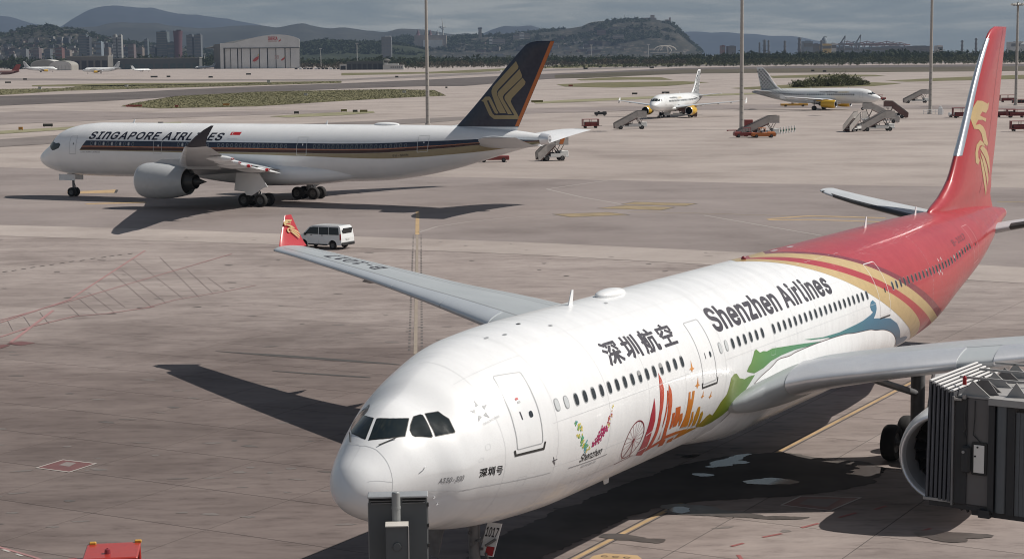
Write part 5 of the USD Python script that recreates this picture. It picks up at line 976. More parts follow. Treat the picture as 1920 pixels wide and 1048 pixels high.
blob('painted_shadow_line', [(503, 694.3), (560, 698), (695, 706.5), (697, 709), (600, 703), (520, 697)], TAR, .012, .0, 12)
sc = np.random.default_rng(21); sp = {0: ([], []), 1: ([], [])}
for k in range(200):
    u, v = sc.uniform(-20, 1500), sc.uniform(445, 1000); p = G(u, v)[:2]; r1, r2 = sc.uniform(.1, .42), sc.uniform(.06, .2); t0 = sc.uniform(-.5, .4); w = np.linspace(0, 2 * np.pi, 15)[:-1]; rr_ = 1 + .12 * np.sin(3 * w + sc.uniform(0, 6)) + .1 * np.sin(5 * w + sc.uniform(0, 6))
    x, y = rr_ * np.cos(w) * r1, rr_ * np.sin(w) * r2; V, F = sp[k % 3 == 0]; n = len(V) * 15
    V.append(np.vstack([[[p[0], p[1], .0075 + .00001 * k]], np.stack([p[0] + x * math.cos(t0) - y * math.sin(t0), p[1] + x * math.sin(t0) + y * math.cos(t0), np.full(14, .0075 + .00001 * k)], 1)])); F += [(n, n + 1 + i, n + 1 + (i + 1) % 14) for i in range(14)]
for q, m in ((0, mat('faint_stain', (.15, .13, .12), .7, var=.2)), (1, mat('dark_stain', (.095, .083, .077), .75, var=.2))): put('oil_stain', (np.vstack(sp[q][0]), np.array(sp[q][1])), m, kind='stuff')

# ------------------------------------------------------------------ light masts
CONCRETE_POLE = mat('mast_paint', (.36, .335, .31), .5, metal=.1, var=.08)
LAMPG = mat('lamp_glass', (.55, .55, .52), .2, var=.1)
def mast(u, v, label, r=.44, h=33.5, rails=False):
    p = G(u, v); t = thing('light_mast', label, 'light mast', p, 0, 'light masts on the apron')
    MB().lathe([(0, r * 1.5), (.25, r * 1.5), (.3, r * 1.05), (h * .5, r * .88), (h, r * .66)], 20, 'z').build('mast', CONCRETE_POLE, t, smooth=40)
    MB().lathe([(h - 1.0, r * .7), (h - 1.0, 1.5), (h - .8, 1.55), (h - .8, r * .7)], 20, 'z').build('lamp_ring', GEARM, t)
    for k in range(8):
        a = k * math.pi / 4; MB().box((1.75 * math.cos(a), 1.75 * math.sin(a), h - .55), (.5, .75, .45), rz=a, ry=.5).build('floodlight', LAMPG, t)
    MB().tube((0, 0, h), (0, 0, h + 1.1), .04).build('lightning_rod', GEARM, t)
    lad = MB()
    for k in range(9): lad.box((0, -r * 1.02, .6 + k * 1.4), (.45, .12, .06))
    lad.build('access_rung', GEARM, t)
    return t
mast(802.3, 234, 'tall grey light mast rising behind the navy and gold jet')
mast(1390.3, 243, 'tall grey light mast standing beside the stair truck with red tugs')
mast(1744, 214, 'tall grey light mast standing inside low white railings')
mast(1904.5, 198, 'tall grey light mast at the right edge, its lamp ring in view', h=29.6)
p = G(1752, 214.5); t = thing('guard_rail', 'low white railing around the foot of a light mast', 'railing', p)
R_ = MB()
for x in np.linspace(-2.8, 2.2, 6): R_.tube((x, 0, 0), (x, 0, 1.1), .06)
R_.tube((-2.8, 0, 1.1), (2.2, 0, 1.1), .06).tube((-2.8, 0, .55), (2.2, 0, .55), .05); R_.build('rail', VW, t)
p = G(1763, 215.5); t = thing('equipment_cabinet', 'narrow white equipment cabinet beside the railed light mast', 'cabinet', p)
MB().box((0, 0, .85), (1.0, .7, 1.7), ch=.04).build('cabinet_body', VW, t); MB().box((0, 0, 1.9), (.6, .5, .5), ch=.05).build('cabinet_top', VW, t)

# ------------------------------------------------------------------ vehicles (x forward, y left)
VANW = mat('van_white', (.70, .71, .71), .28, coat=.6, var=.03); BLACKP = mat('black_plastic', (.02, .02, .021), .5, var=.2); DGLASS = mat('dark_car_glass', (.012, .015, .018), .06, spec=.6); TAIL = mat('tail_lamp', (.35, .01, .012), .25, coat=.5)
GSE_RED = mat('tug_red', (.21, .035, .03), .42, coat=.2, var=.12); GSE_ORANGE = mat('stair_orange', (.42, .13, .03), .45, var=.1); GSE_WHITE = mat('stair_white', (.60, .60, .585), .42, var=.07); STEEL = mat('stair_steel', (.40, .375, .355), .4, metal=.35, var=.15); BROWN = mat('stair_underside', (.15, .085, .075), .6, var=.2); CANVAS = mat('cart_canvas', (.17, .04, .04), .75, var=.2); YELLV = mat('vehicle_yellow', (.5, .27, .04), .45, var=.1)
def vwheels(t, xs, y, r, w=.24):
    for x in xs:
        for s in (-1, 1): wheel(t, (x, s * y, r), r, w, TYRE, RIM, 18)
def van():
    p = G(609, 464.5); t = thing('minibus', 'white minibus with dark windows, driving away behind the winglet', 'minibus', p, math.radians(151))
    pr = Polygon([(-2.3, .35), (-2.3, .95), (-2.22, 1.55), (-2.12, 1.84), (-1.95, 1.93), (.55, 1.93), (.95, 1.78), (1.5, 1.22), (2.12, 1.02), (2.28, .85), (2.32, .45), (2.2, .3)])
    wh = [Point(x, .34).buffer(.42) for x in (-1.42, 1.48)]
    low = pr.difference(unary_union(wh))
    def side(V): return np.stack([V[:, 0], V[:, 2] - .95, V[:, 1]], 1)
    def tuck(V):
        P = side(V); k = np.clip((P[:, 2] - 1.0) / .95, 0, 1); P[:, 1] *= 1 - .13 * k; f = np.clip((P[:, 0] - 1.4) / .9, 0, 1); P[:, 1] *= 1 - .12 * f ** 2; return P
    MB().prism(low, 1.9, tuck).build('body', VANW, t)
    MB().prism(unary_union(wh).intersection(pr), 1.5, lambda V: np.stack([V[:, 0], V[:, 2] - .75, V[:, 1]], 1)).build('wheel_arch', BLACKP, t)
    def plate(q, m, name, s, o=.012):
        g_ = Polygon(q).buffer(-.03).buffer(.03); g_ = Polygon(q) if g_.is_empty else g_
        return MB().prism(g_, .02, lambda V: (lambda P: np.stack([P[:, 0], s * ((.95 + o) * (1 - .13 * np.clip((P[:, 1] - 1.0) / .95, 0, 1)) * (1 - .12 * np.clip((P[:, 0] - 1.4) / .9, 0, 1) ** 2) - .02 + P[:, 2]), P[:, 1]], 1))(V)).build(name, m, t)
    for s in (-1, 1):
        plate([(.02, 1.2), (1.36, 1.22), (.86, 1.74), (.5, 1.8), (.02, 1.8)], DGLASS, 'side_window', s); plate([(-1.0, 1.2), (-.06, 1.2), (-.06, 1.8), (-1.0, 1.8)], DGLASS, 'side_window', s); plate([(-2.05, 1.2), (-1.06, 1.2), (-1.06, 1.8), (-1.95, 1.8)], DGLASS, 'side_window', s)
        plate([(-.95, .3), (1.0, .3), (1.0, .42), (-.95, .42)], BLACKP, 'sill_trim', s); plate([(-2.29, .8), (-2.16, .8), (-2.13, 1.3), (-2.26, 1.3)], TAIL, 'tail_light', s, .016)
        plate([(.6, 1.1), (.78, 1.1), (.78, 1.14), (.6, 1.14)], BLACKP, 'door_handle', s); plate([(-.03, .45), (-.01, .45), (-.01, 1.88), (-.03, 1.88)], TRIM, 'door_gap', s)
        plate([(-.45, 1.1), (-.3, 1.1), (-.3, 1.15), (-.45, 1.15)], BLACKP, 'door_handle', s)
        MB().box((1.25, s * 1.03, 1.2), (.16, .2, .2), ch=.03).build('mirror', BLACKP, t)
        v, f = cells(fit(text_poly('SERVICE', 2), 0, .55, 0, .07), 9, 9)
        put('lettering', (np.stack([.1 + (v[:, 0] if s < 0 else .55 - v[:, 0]), np.full(len(v), s * .966), .98 + v[:, 1]], 1), f), REDP, t) if False else None
    MB().box((-2.27, 0, 1.47), (.04, 1.35, .56), ry=-.2, ch=.015).build('rear_window', DGLASS, t); MB().box((-2.335, 0, .86), (.02, .52, .12)).build('number_plate', GSE_WHITE, t)
    MB().box((-2.34, 0, .46), (.12, 1.86, .26), ch=.04).build('bumper', BLACKP, t); MB().box((2.3, 0, .46), (.14, 1.7, .26), ch=.04).build('bumper', BLACKP, t)
    MB().box((1.2, 0, 1.5), (.62, 1.5, .03), ry=.77).build('windscreen', DGLASS, t)
    vwheels(t, (-1.42, 1.48), .84, .33)
van()

def stair_truck(name, label, u, v, rz, h=3.6, side_m=None, cab_m=None, L=7.0, group='passenger stairs parked on the apron'):
    """chassis with cab; stair climbs towards +x and ends in a platform over the cab"""
    t = thing(name, label, 'passenger stairs', G(u, v), rz, group)
    sm = side_m or STEEL; cm = cab_m or GSE_WHITE
    MB().box((.3, 0, .62), (L - 1.2, 1.7, .22)).box((.6, .75, .85), (2.4, .35, .5)).box((.6, -.75, .85), (2.4, .35, .5)).build('chassis', cm, t)
    cb = MB().box((L / 2 - .9, .35, 1.0), (1.5, 1.3, .95), ch=.08).build('cab', cm, t); MB().box((L / 2 - .35, .35, 1.25), (.46, 1.0, .45)).build('cab_window', DGLASS, cb)
    vwheels(t, (-L / 2 + 1.3, L / 2 - 1.3), .8, .4, .28)
    x0, x1 = -L / 2, L / 2 - 2.4; rise = h - .3; ang = math.atan2(rise, x1 - x0)
    for s in (-1, 1):
        P = Polygon([(x0, .15), (x0 + .3, .15), (x1 + .1, h - .25), (x1 + .1, h + 1.0), (x1, h + 1.0), (x0 - .1, 1.25)])
        MB().prism(P, .05, lambda V: np.stack([V[:, 0], s * .78 + V[:, 2] - .025, V[:, 1]], 1)).build('stair_side', sm, t)
        Q = Polygon([(x1 + .1, h - .2), (x1 + 2.0, h - .2), (x1 + 2.0, h + 1.05), (x1 + .1, h + 1.05)])
        MB().prism(Q, .05, lambda V: np.stack([V[:, 0], s * 1.05 + V[:, 2] - .025, V[:, 1]], 1)).build('platform_side', sm, t)
        MB().tube((x0, s * .78, 1.35), (x1, s * .78, h + 1.1), .035).tube((x1, s * .9, h + 1.1), (x1 + 2, s * 1.05, h + 1.15), .035).build('handrail', BLACKP, t)
    n = int(rise / .2); stp = MB()
    for k in range(n): stp.box((x0 + .2 + (x1 - x0 - .1) * k / n, 0, .32 + rise * k / n), (.3, 1.5, .04))
    stp.build('steps', BROWN, t)
    MB().prism(Polygon([(x0 + .3, .12), (x0 + .5, .1), (x1 + .1, h - .5), (x1 + .1, h - .3)]), 1.5, lambda V: np.stack([V[:, 0], V[:, 2] - .75, V[:, 1]], 1)).build('stair_underside', BROWN, t)
    MB().box((x1 + 1.05, 0, h - .25), (2.0, 2.1, .1)).build('platform', GSE_WHITE, t)
    for s in (-1, 1):
        for p0, p1, r_ in (((x1 - .1, s * .7, h - .4), (x1 + 1.0, s * .7, .75), .06), ((x1 + 1.3, s * .9, h - .3), (x1 + .4, s * .7, .75), .05), ((0, s * .7, .75), (.2, s * .7, 1.6), .06)): MB().tube(p0, p1, r_).build('support_strut', BLACKP, t)
    MB().box((-.6, 0, 1.0), (1.2, 1.2, .55)).build('engine_box', BLACKP, t)
    return t
R1 = math.radians
st0 = stair_truck('passenger_stairs', 'grey passenger stairs alone left of the parked white jet', 1183, 242.5, R1(8), 2.75, L=7.2)
stair_truck('passenger_stairs', 'passenger stairs with reddish sides docked at the white jet nose', 1275, 220.5, R1(176), 2.7, BROWN, L=8.4)
stair_truck('passenger_stairs', 'grey passenger stairs beside a light mast, red tug in front', 1424, 256, R1(6), 2.8, L=8.0)
stair_truck('passenger_stairs', 'passenger stairs seen end on, leftmost of the parked cluster', 1603, 247, R1(48), 2.8, L=6.4)
stair_truck('passenger_stairs', 'long grey passenger stairs in front of the cluster, climbing right', 1645, 246, R1(10), 2.9, L=7.4)
stair_truck('passenger_stairs', 'passenger stairs descending right, under the speckled tail jet nose', 1650, 231, R1(172), 3.4, L=8.4)
stair_truck('passenger_stairs', 'passenger stairs with dark brown underside, rightmost of the parked cluster', 1678, 222, R1(160), 3.0, BROWN, L=6.0)
stair_truck('passenger_stairs', 'distant grey passenger stairs right of the speckled tail jet', 1718, 193.5, R1(6), 3.0, L=8.0)
zs = stair_truck('passenger_stairs', 'passenger stairs with orange panel behind the navy tail', 1037, 301.5, R1(16), 2.65, L=5.0)
MB().prism(Polygon([(.75, 2.5), (1.35, 2.5), (1.75, 3.65), (1.1, 3.65)]), .02, lambda V: np.stack([V[:, 0] - .1, -1.085 - V[:, 2], V[:, 1]], 1)).build('orange_panel', GSE_ORANGE, zs)

def tug(name, label, u, v, rz, m=GSE_RED, L=3.0, cab=True, cat='tow tractor', group=None):
    t = thing(name, label, cat, G(u, v), rz, group)
    MB().box((0, 0, .62), (L, 1.5, .62), ch=.07).build('body', m, t); MB().box((L * .33, 0, 1.0), (L * .3, 1.3, .22), ch=.05).build('bonnet', m, t)
    if cab:
        c_ = MB()
        for x in (-.75, .25):
            for y in (-.62, .62): c_.tube((x, y, .9), (x, y, 1.75), .05)
        c_.build('roof_post', m, t); MB().box((-.25, 0, 1.8), (1.3, 1.45, .1), ch=.03).build('roof', m, t); MB().box((.28, 0, 1.35), (.03, 1.15, .6)).build('windscreen', DGLASS, t)
    MB().box((-.45, 0, 1.0), (.5, .6, .35), ch=.04).build('seat', BLACKP, t)
    vwheels(t, (-L * .32, L * .32), .68, .32)
    return t
tug('tow_tractor', 'red open tow tractor half hidden under the navy jet tail', 926, 304, R1(180), L=4.6)
tug('tow_tractor', 'red tow tractor at the nose of the speckled tail jet', 1649, 188.5, R1(190), L=4.0)
tug('tow_tractor', 'red tow tractor in front of the mast side stairs', 1398, 258, R1(185), L=4.6)
tug('tow_tractor', 'orange tow tractor under the mast side stairs', 1431, 258.5, R1(5), GSE_ORANGE, 4.4)
tug('service_truck', 'yellow service vehicle behind the speckled jet belly', 1489, 200.5, R1(0), YELLV, 8.0, cat='service vehicle')
tug('tow_tractor', 'small dark tow bar cart alone on the pale apron', 1126, 217.5, R1(0), BLACKP, 3.2, False)
def cart(label, u, v, rz, L=3.4, m=CANVAS, n=1, h=1.9, group='baggage carts at the right'):
    t = thing('baggage_cart', label, 'baggage cart', G(u, v), rz, group)
    MB().box((0, 0, .5), (L, 1.6, .14)).build('deck', GSE_RED, t)
    MB().box((0, 0, h), (L, 1.7, .12), ch=.03).build('roof', GSE_RED, t)
    po = MB()
    for x in (-L / 2 + .08, 0, L / 2 - .08):
        for y in (-.76, .76): po.box((x, y, (h + .5) / 2), (.09, .09, h - .5))
    po.build('roof_post', GSE_RED, t); [MB().box((q * (L / 2 - .05), 0, (h + .5) / 2), (.04, 1.5, h - .55)).build('end_panel', m, t) for q in (-1, 1)]
    MB().box((.1, 0, .95), (L * .8, 1.2, .8), ch=.1).build('curtain', m, t); MB().tube((L / 2, 0, .45), (L / 2 + .8, 0, .4), .05).build('drawbar', BLACKP, t)
    vwheels(t, (-L * .32, L * .32), .66, .24, .16)
    return t
cart('closed red baggage cart alone beyond the navy jet tail', 1107, 240.5, R1(10), 3.6, GSE_RED, group=None)
cart('dark red cart beside a white tug, left of the red tail', 1803, 221.5, R1(0), 4.4, h=2.4)
cart('red cart of the row seen right of the red tail', 1884, 220, R1(0), 4.6); cart('second red cart of that row, nearer the right edge', 1905, 221, R1(0), 4.4)
cart('dark red cart far back beside the rightmost mast', 1890, 192, R1(0), 5.2, h=2.2); cart('low dark cart at the foot of the rightmost mast', 1914, 196.5, R1(0), 5.0, BLACKP, h=1.5)
cart('red cart nearest the red tail at the right edge', 1912, 246.5, R1(0), 3.8, h=2.0)
tug('tow_tractor', 'small white tow tractor coupled to a dark red cart', 1789, 220, R1(180), VW, 2.6, False)
# red panel and pallets beside the mast, row of bollards
t = thing('container_dolly', 'red container on a dolly behind the mast side stairs', 'dolly', G(1403, 246)); MB().box((0, 0, 1.5), (1.7, 1.4, 1.6), ch=.05).build('container', GSE_RED, t); MB().box((0, 0, .55), (2.0, 1.5, .16)).build('deck', BLACKP, t); vwheels(t, (-.6, .6), .6, .24, .16)
for k in range(6):
    t = thing('bollard', f'{["first", "second", "third", "fourth", "fifth", "sixth"][k]} small green and white bollard right of the mast side stairs', 'bollard', G(1464 + 5.2 * k, 251 - .75 * k), 0, 'row of small bollards')
    MB().lathe([(0, .24), (.06, .24), (.08, .13), (1.25, .11), (1.3, .02)], 12, 'z').build('post', GSE_WHITE, t); MB().lathe([(.4, .14), (.75, .135)], 12, 'z').build('band', mat('bollard_green', (.02, .10, .06), .5), t)
t = thing('tow_bar', 'long red tow bar lying left of the mast side stairs', 'tow bar', G(1378, 249.5), R1(3)); MB().tube((-1.6, 0, .5), (1.6, 0, .5), .09).build('bar', GSE_RED, t); vwheels(t, (.6,), .35, .3, .15); MB().box((-1.5, 0, .45), (.2, .7, .2)).box((1.5, 0, .45), (.2, .5, .2)).build('coupling', GSE_RED, t)

# red tractor at the bottom left
def red_vehicle():
    c_ = at_depth(210, 1034, 52.2); t = thing('baggage_tractor', 'bright red cab roof of a tractor at the bottom left edge', 'tractor', (c_[0], c_[1], 0), R1(188))
    RB = mat('tractor_red', (.38, .035, .025), .35, coat=.4, var=.05)
    hz = c_[2]
    MB().box((0, 0, hz), (1.55, 1.7, .10), ch=.035).build('roof', RB, t)
    for x in (-.72, .72):
        for y in (-.78, .78): MB().tube((x * 1.02, y * 1.02, .8), (x, y, hz - .04), .05).build('roof_post', RB, t)
    for x, y in ((.6, -.75), (-.7, -.78)): MB().box((x, y, hz + .08), (.2, .12, .09), ch=.02).build('work_lamp', YELLV, t)
    MB().lathe([(hz + .05, .09), (hz + .17, .08), (hz + .2, .03)], 12, 'z', (.1, .35, 0)).build('beacon', DUSK, t)
    MB().box((0, 0, hz * .72), (1.36, 1.5, .5)).build('cab_glass', DGLASS, t); MB().box((0, 0, .75), (2.9, 1.6, .6), ch=.06).build('body', RB, t); MB().box((.9, 0, 1.1), (.9, 1.3, .25), ch=.05).build('bonnet', RB, t); MB().box((-.2, 0, 1.1), (.6, .6, .3)).build('seat', BLACKP, t)
    vwheels(t, (-.95, .95), .72, .38)
red_vehicle()

# ------------------------------------------------------------------ docking display seen from behind
def docking_display():
    c_ = at_depth(746, 925, 36.0); t = thing('docking_display', 'dark grey docking display cabinet before the jet nose, seen from behind', 'docking display', (c_[0], c_[1], 0), .05)
    CAB = mat('cabinet_grey', (.105, .112, .115), .5, metal=.1, var=.08); top = c_[2]; w = 1.16; hgt = 2.6
    MB().box((0, 0, top - hgt / 2 - .05), (w, .30, hgt), ch=.012).build('cabinet', CAB, t)
    MB().box((0, -.03, top - .015), (w + .03, .42, .045), ch=.012).build('hood', GSE_WHITE if False else mat('hood_grey', (.36, .37, .38), .4, metal=.3), t)
    for s in (-1, 1):
        MB().box((s * .33, -.155, top - .075), (.46, .025, .022)).build('slot', BLACKHOLE, t); MB().box((s * .31, -.155, top - .125), (.44, .02, .028)).build('slot', BLACKHOLE, t)
        MB().box((s * .31, -.165, top - .10), (.46, .03, .012)).box((s * .31, -.165, top - .15), (.44, .03, .012)).build('louvre', mat('louvre_grey', (.25, .25, .25), .4, metal=.3), t)
        MB().box((s * (w / 2 + .006), -.1, top - 1.2), (.02, .06, 2.1)).build('edge_trim', mat('louvre_grey', (.25, .25, .25)), t)
    for z in (.2, .62, 1.02): MB().box((w / 2 + .015, -.13, top - z), (.03, .06, .07)).build('hinge', DARKMETAL, t)
    P_ = mat('pipe_grey', (.30, .31, .31), .45, metal=.25, var=.06)
    MB().lathe([(2.8, .084), (top + .09, .084), (top + .12, .06), (top + .12, .001)], 22, 'z', (-.035, -.34, 0)).build('pole', P_, t, smooth=40)
    MB().lathe([(top - .22, .084), (top - .22, .091), (top - .17, .091), (top - .17, .084)], 22, 'z', (-.035, -.34, 0)).build('collar', P_, t)
    b = MB().box((-.02, -.62, top - 1.02), (.44, .3, 1.1), ch=.012).build('control_box', CAB, t)
    MB().box((-.02, -.63, top - .46), (.45, .36, .02)).build('box_lid', mat('lid_cream', (.55, .52, .48), .45, var=.04), b); MB().box((.205, -.77, top - 1.02), (.02, .04, 1.1)).build('box_edge', mat('lid_cream', (.55, .52, .48)), b)
    MB().lathe([(-.80, .001), (-.80, .075), (-.77, .088), (-.74, .088)], 22, 'y', (-.02, 0, top - .87)).build('knob', CAB, b, smooth=40)
    MB().tube((0, 0, 0), (0, 0, top - hgt + .1), .14, n=18).box((0, 0, .04), (.6, .6, .08)).build('support_post', P_, t)
docking_display()

# ------------------------------------------------------------------ boarding bridge at the right
def boarding_bridge():
    a = np.array([-.82, .572]); l = np.array([.572, .82])          # a: towards the mouth, l: to the far side
    o = np.array([10.86, 48.0]); t = thing('boarding_bridge', 'dark grey boarding bridge cab with folded bellows in front of the jet engine', 'boarding bridge', (o[0], o[1], 0), math.atan2(-a[1], -a[0]))
    # local: x away from the mouth, y to the far side (left-handed turn handled by the rotation), z up
    DG = mat('bridge_grey', (.135, .127, .126), .5, var=.08, metal=.1); DG2 = mat('bridge_dark', (.03, .03, .032), .6, var=.15); BEL = mat('bellows_fabric', (.075, .076, .085), .7, var=.12); LG = mat('bridge_trim', (.33, .32, .31), .45, var=.08); CB = mat('bridge_blue_grey', (.11, .12, .13), .45, metal=.2); WB = mat('bellows_white', (.62, .61, .60), .5, var=.04)
    yv = -1 if True else 1
    Y = lambda v: v                                              # far side is +y after the rotation below
    zt, zb, Wd = 7.05, 3.95, 3.3
    # folded bellows: pleats as separate frames
    for k in range(6):
        x = .03 + .115 * k; lean = .06 * (5 - k) / 5
        P = Polygon([(0 - .02 * k, zb - .06 * 0), (0, zt - .045 * k), (Wd, zt - .045 * k), (Wd, zb)]).difference(Polygon([(.45, zb - 1), (.45, zt - .5), (Wd - .45, zt - .5), (Wd - .45, zb - 1)]))
        m = MB().prism(P, .075, lambda V, x=x, lean=lean: np.stack([x + V[:, 2] + lean * (zt - V[:, 1]) / 3 * -1 + .06, V[:, 0], V[:, 1] - .05 * x], 1)); m.build('bellows_fold', BEL, t)
        MB().box((x + .10, Wd / 2, zt - .045 * k + .02), (.07, Wd + .06, .05), ch=.012).build('bellows_rib', WB, t)
        MB().tube((x + .10 - .06, .0, zb + .02), (x + .10, -.012, zt - .045 * k), .010, n=6).build('bellows_cord', mat('bellows_cord', (.16, .16, .175), .6), t)
    MB().box((.38, 0, zb - .03), (.78, .1, .07)).build('bellows_shoe', LG, t)
    # cab side wall facing the terminal, with post, window and cables
    MB().box((1.26, .05, 5.28), (.98, .1, 2.86)).build('side_wall', DG, t); MB().box((.785, -.02, 5.28), (.05, .12, 2.9)).build('corner_post', mat('bridge_mid_grey', (.19, .185, .185), .45), t); MB().box((1.0, .02, 5.3), (.32, .12, 2.82)).build('side_post', DG2, t)
    MB().box((1.3, Wd, 5.28), (.98, .1, 2.86)).build('side_wall', DG, t)
    MB().box((1.3, Wd / 2, 3.82), (2.3, Wd, .16)).build('cab_floor', DG2, t)
    q = Polygon([(1.34, 4.75), (1.66, 4.75), (1.66, 5.52), (1.34, 5.52)])
    fr = MB().prism(q.buffer(.05), .03, lambda V: np.stack([V[:, 0], -.01 - V[:, 2], V[:, 1]], 1)).build('window_frame', BLACKP, t)
    MB().prism(q.buffer(-.02), .02, lambda V: np.stack([V[:, 0], -.035 - V[:, 2], V[:, 1]], 1)).build('painted_reflection_pane', usdkit.material(stage, '/World/Looks/painted_reflection_pane', {"p": ("principled_bsdf", {"base_color": (.80, .77, .73), "roughness": .3, "metallic": 0.0})}, [], surface="p.BSDF"), fr)  # pale matte colour paints in the bright reflection on the glass
    for x_, z_ in ((1.46, 5.44), (1.40, 5.2)): MB().tube((x_, -.07, z_), (x_, -.05, z_), .025).build('fixing', BLACKP, fr)
    MB().box((1.17, -.1, 5.1), (.24, .14, .72), ch=.05).build('lamp_housing', DG2, t); MB().tube((1.12, -.19, 5.3), (1.12, -.17, 5.3), .04).build('lamp', LG, t)
    MB().path([(1.12, -.02, 6.6), (1.1, -.05, 6.2), (1.13, -.05, 5.9), (1.08, -.05, 5.8), (1.14, -.05, 5.65)], .025).build('cable', BLACKP, t); MB().path([(1.36, -.02, 6.65), (1.36, -.03, 6.2), (1.33, -.03, 5.75), (1.5, -.03, 5.6), (1.52, -.03, 5.52)], .012).build('cable', BLACKP, t)
    MB().box((.92, -.06, 6.66), (.2, .1, .06)).box((1.1, -.08, 6.74), (.08, .1, .1)).build('bracket', STEEL, t)
    # roof with triangular stiffeners
    MB().box((2.6, Wd / 2, 6.72), (3.4, Wd, .08)).build('roof', LG, t)
    for k in range(5):
        y = .05 + k * .78
        MB().prism(Polygon([(.95, 6.76), (1.25, 7.16), (1.75, 6.76)]), .04, lambda V, y=y: np.stack([V[:, 0], y + V[:, 2], V[:, 1]], 1)).build('roof_gusset', DG if k % 2 else LG, t)
    for k in range(4):
        x = 1.3 + k * .75
        MB().prism(Polygon([(0, 6.76), (.26, 7.15), (.56, 6.76)]), .04, lambda V, x=x: np.stack([x + V[:, 0], .35 + V[:, 2], V[:, 1]], 1)).build('roof_gusset', LG if k % 2 else DG, t)
    MB().box((2.0, .6, 7.13), (2.6, .06, .06)).box((2.0, 2.0, 7.13), (2.6, .06, .06)).box((2.0, 3.2, 7.13), (2.6, .06, .06)).build('roof_rail', LG, t)
    MB().lathe([(7.0, .055), (7.2, .05), (7.24, .02)], 12, 'z', (.98, .2, 0)).build('beacon', mat('beacon_red', (.30, .01, .015), .3), t)
    # curtain column, tunnel
    MB().box((1.83, .0, 5.22), (.16, .16, 2.9)).build('guide_rail', DG2, t); MB().lathe([(3.78, .17), (6.6, .17)], 20, 'z', (2.08, .08, 0)).build('roller_column', CB, t, smooth=40); MB().box((2.34, .05, 5.2), (.2, .2, 2.9)).build('guide_rail', DG2, t)
    MB().box((2.3, .25, 6.68), (1.1, .75, .18)).build('column_head', LG, t)
    for k in range(14): MB().box((2.5 + .11 * k, .02 + .01 * (k % 2), 5.1), (.1, .05, 2.7)).build('shutter_slat', CB, t)
    MB().box((5.6, Wd / 2, 5.1), (3.6, Wd - .4, 2.9)).build('tunnel', DG, t)
    MB().box((2.6, .15, 3.68), (2.6, .25, .12)).box((1.7, -.02, 3.72), (.3, .3, .2)).box((3.2, .5, 3.6), (.4, .5, .3)).build('underframe', DG2, t); cl = MB()
    for k in range(7): cl.tube((.9 + .16 * k, .2, 3.78), (.98 + .16 * k, .22, 3.66 - .03 * (k % 3)), .04)
    cl.build('hanging_cable', BLACKP, t)
    for y in (.9, 2.4): MB().tube((5.2, y, .5), (5.2, y, 3.7), .18, n=14).build('support_leg', DG, t)
    for y in (.7, 2.6): wheel(t, (5.2, y, .5), .5, .35, TYRE, RIM)
    return t
boarding_bridge()

# ------------------------------------------------------------------ hills and mountains
def hillmat(name, lo, hi, scale, spots=None):
    n = {"g": ("geometry", {}), "a": ("noise_texture", {"scale": scale, "detail": 8, "roughness": .7}), "r": ("rgb_ramp", {"ramp": [(.35, lo), (.62, hi)]}), "p": ("principled_bsdf", {"roughness": .95, "specular_ior_level": .1})}
    L = [("g.position", "a.vector"), ("a.fac", "r.fac"), ("r.color", "p.base_color")]
    if spots:
        n["b"] = ("noise_texture", {"scale": scale * 3.1, "detail": 6, "roughness": .75}); n["rb"] = ("rgb_ramp", {"ramp": [(.55, (0, 0, 0)), (.62, (1, 1, 1))]}); n["m"] = ("mix_color", {"b": spots}); 
        L = [("g.position", "a.vector"), ("g.position", "b.vector"), ("a.fac", "r.fac"), ("b.fac", "rb.fac"), ("rb.color", "m.fac"), ("r.color", "m.a"), ("m.result", "p.base_color")]
    return usdkit.material(stage, '/World/Looks/' + name, n, L, surface="p.BSDF")
HV = {}
def hills(name, sky_px, D, wide, m, rough=.06, seed=1, step=None, bumps=0.0, foot=0.0):
    """a ridge at distance D whose crest follows the skyline, with real front and back slopes"""
    u = np.array([q[0] for q in sky_px], float); v = np.array([q[1] for q in sky_px], float)
    xs = np.array([at_depth(a, b, D)[0] for a, b in sky_px]); zs = np.array([at_depth(a, b, D)[2] for a, b in sky_px])
    X = np.linspace(xs[0], xs[-1], 260); crest = PI(xs, zs)(X)
    rows = np.linspace(-1, 1, 41); V = []
    for r in rows:
        y = D + r * wide; k = np.cos(np.clip(abs(r), 0, 1) * math.pi / 2) ** 1.15
        p = np.stack([X / D * 9000 / 900, np.full_like(X, r * 4), np.full_like(X, seed)], 1)
        nz = meshkit.fbm(p * 2.2, 5, seed) - .5; fine = meshkit.fbm(p * 9, 3, seed + 5) - .5
        h = crest * k + nz * crest.max() * .75 * (1 - abs(2 * abs(r) - 1)) * (abs(r) > .02) * .8 * (1 if r < 0 else 1) + fine * crest.max() * rough
        h = np.where(abs(r) > .02, np.minimum(h, crest * (1 - .3 * abs(r)) * (D + min(r, 0) * wide) / D + (foot if r < 0 else 0)), h)
        V.append(np.stack([X * (y / D), np.full_like(X, y), np.maximum(h, -3)], 1))
    n = len(X); V = np.vstack(V); i, j = np.meshgrid(np.arange(len(rows) - 1), np.arange(n - 1), indexing='ij'); k = (i * n + j).ravel()
    F = np.stack([k, k + 1, k + n + 1, k + n], 1); F = np.vstack([F[:, [0, 1, 2]], F[:, [0, 2, 3]]])
    put(name, trimesh.Trimesh(V, F, process=False), m, smooth=True, kind='structure'); HV[len(HV)] = V.reshape(len(rows), n, 3)
    return lambda x, y: float(np.interp(x * D / y, X, crest))
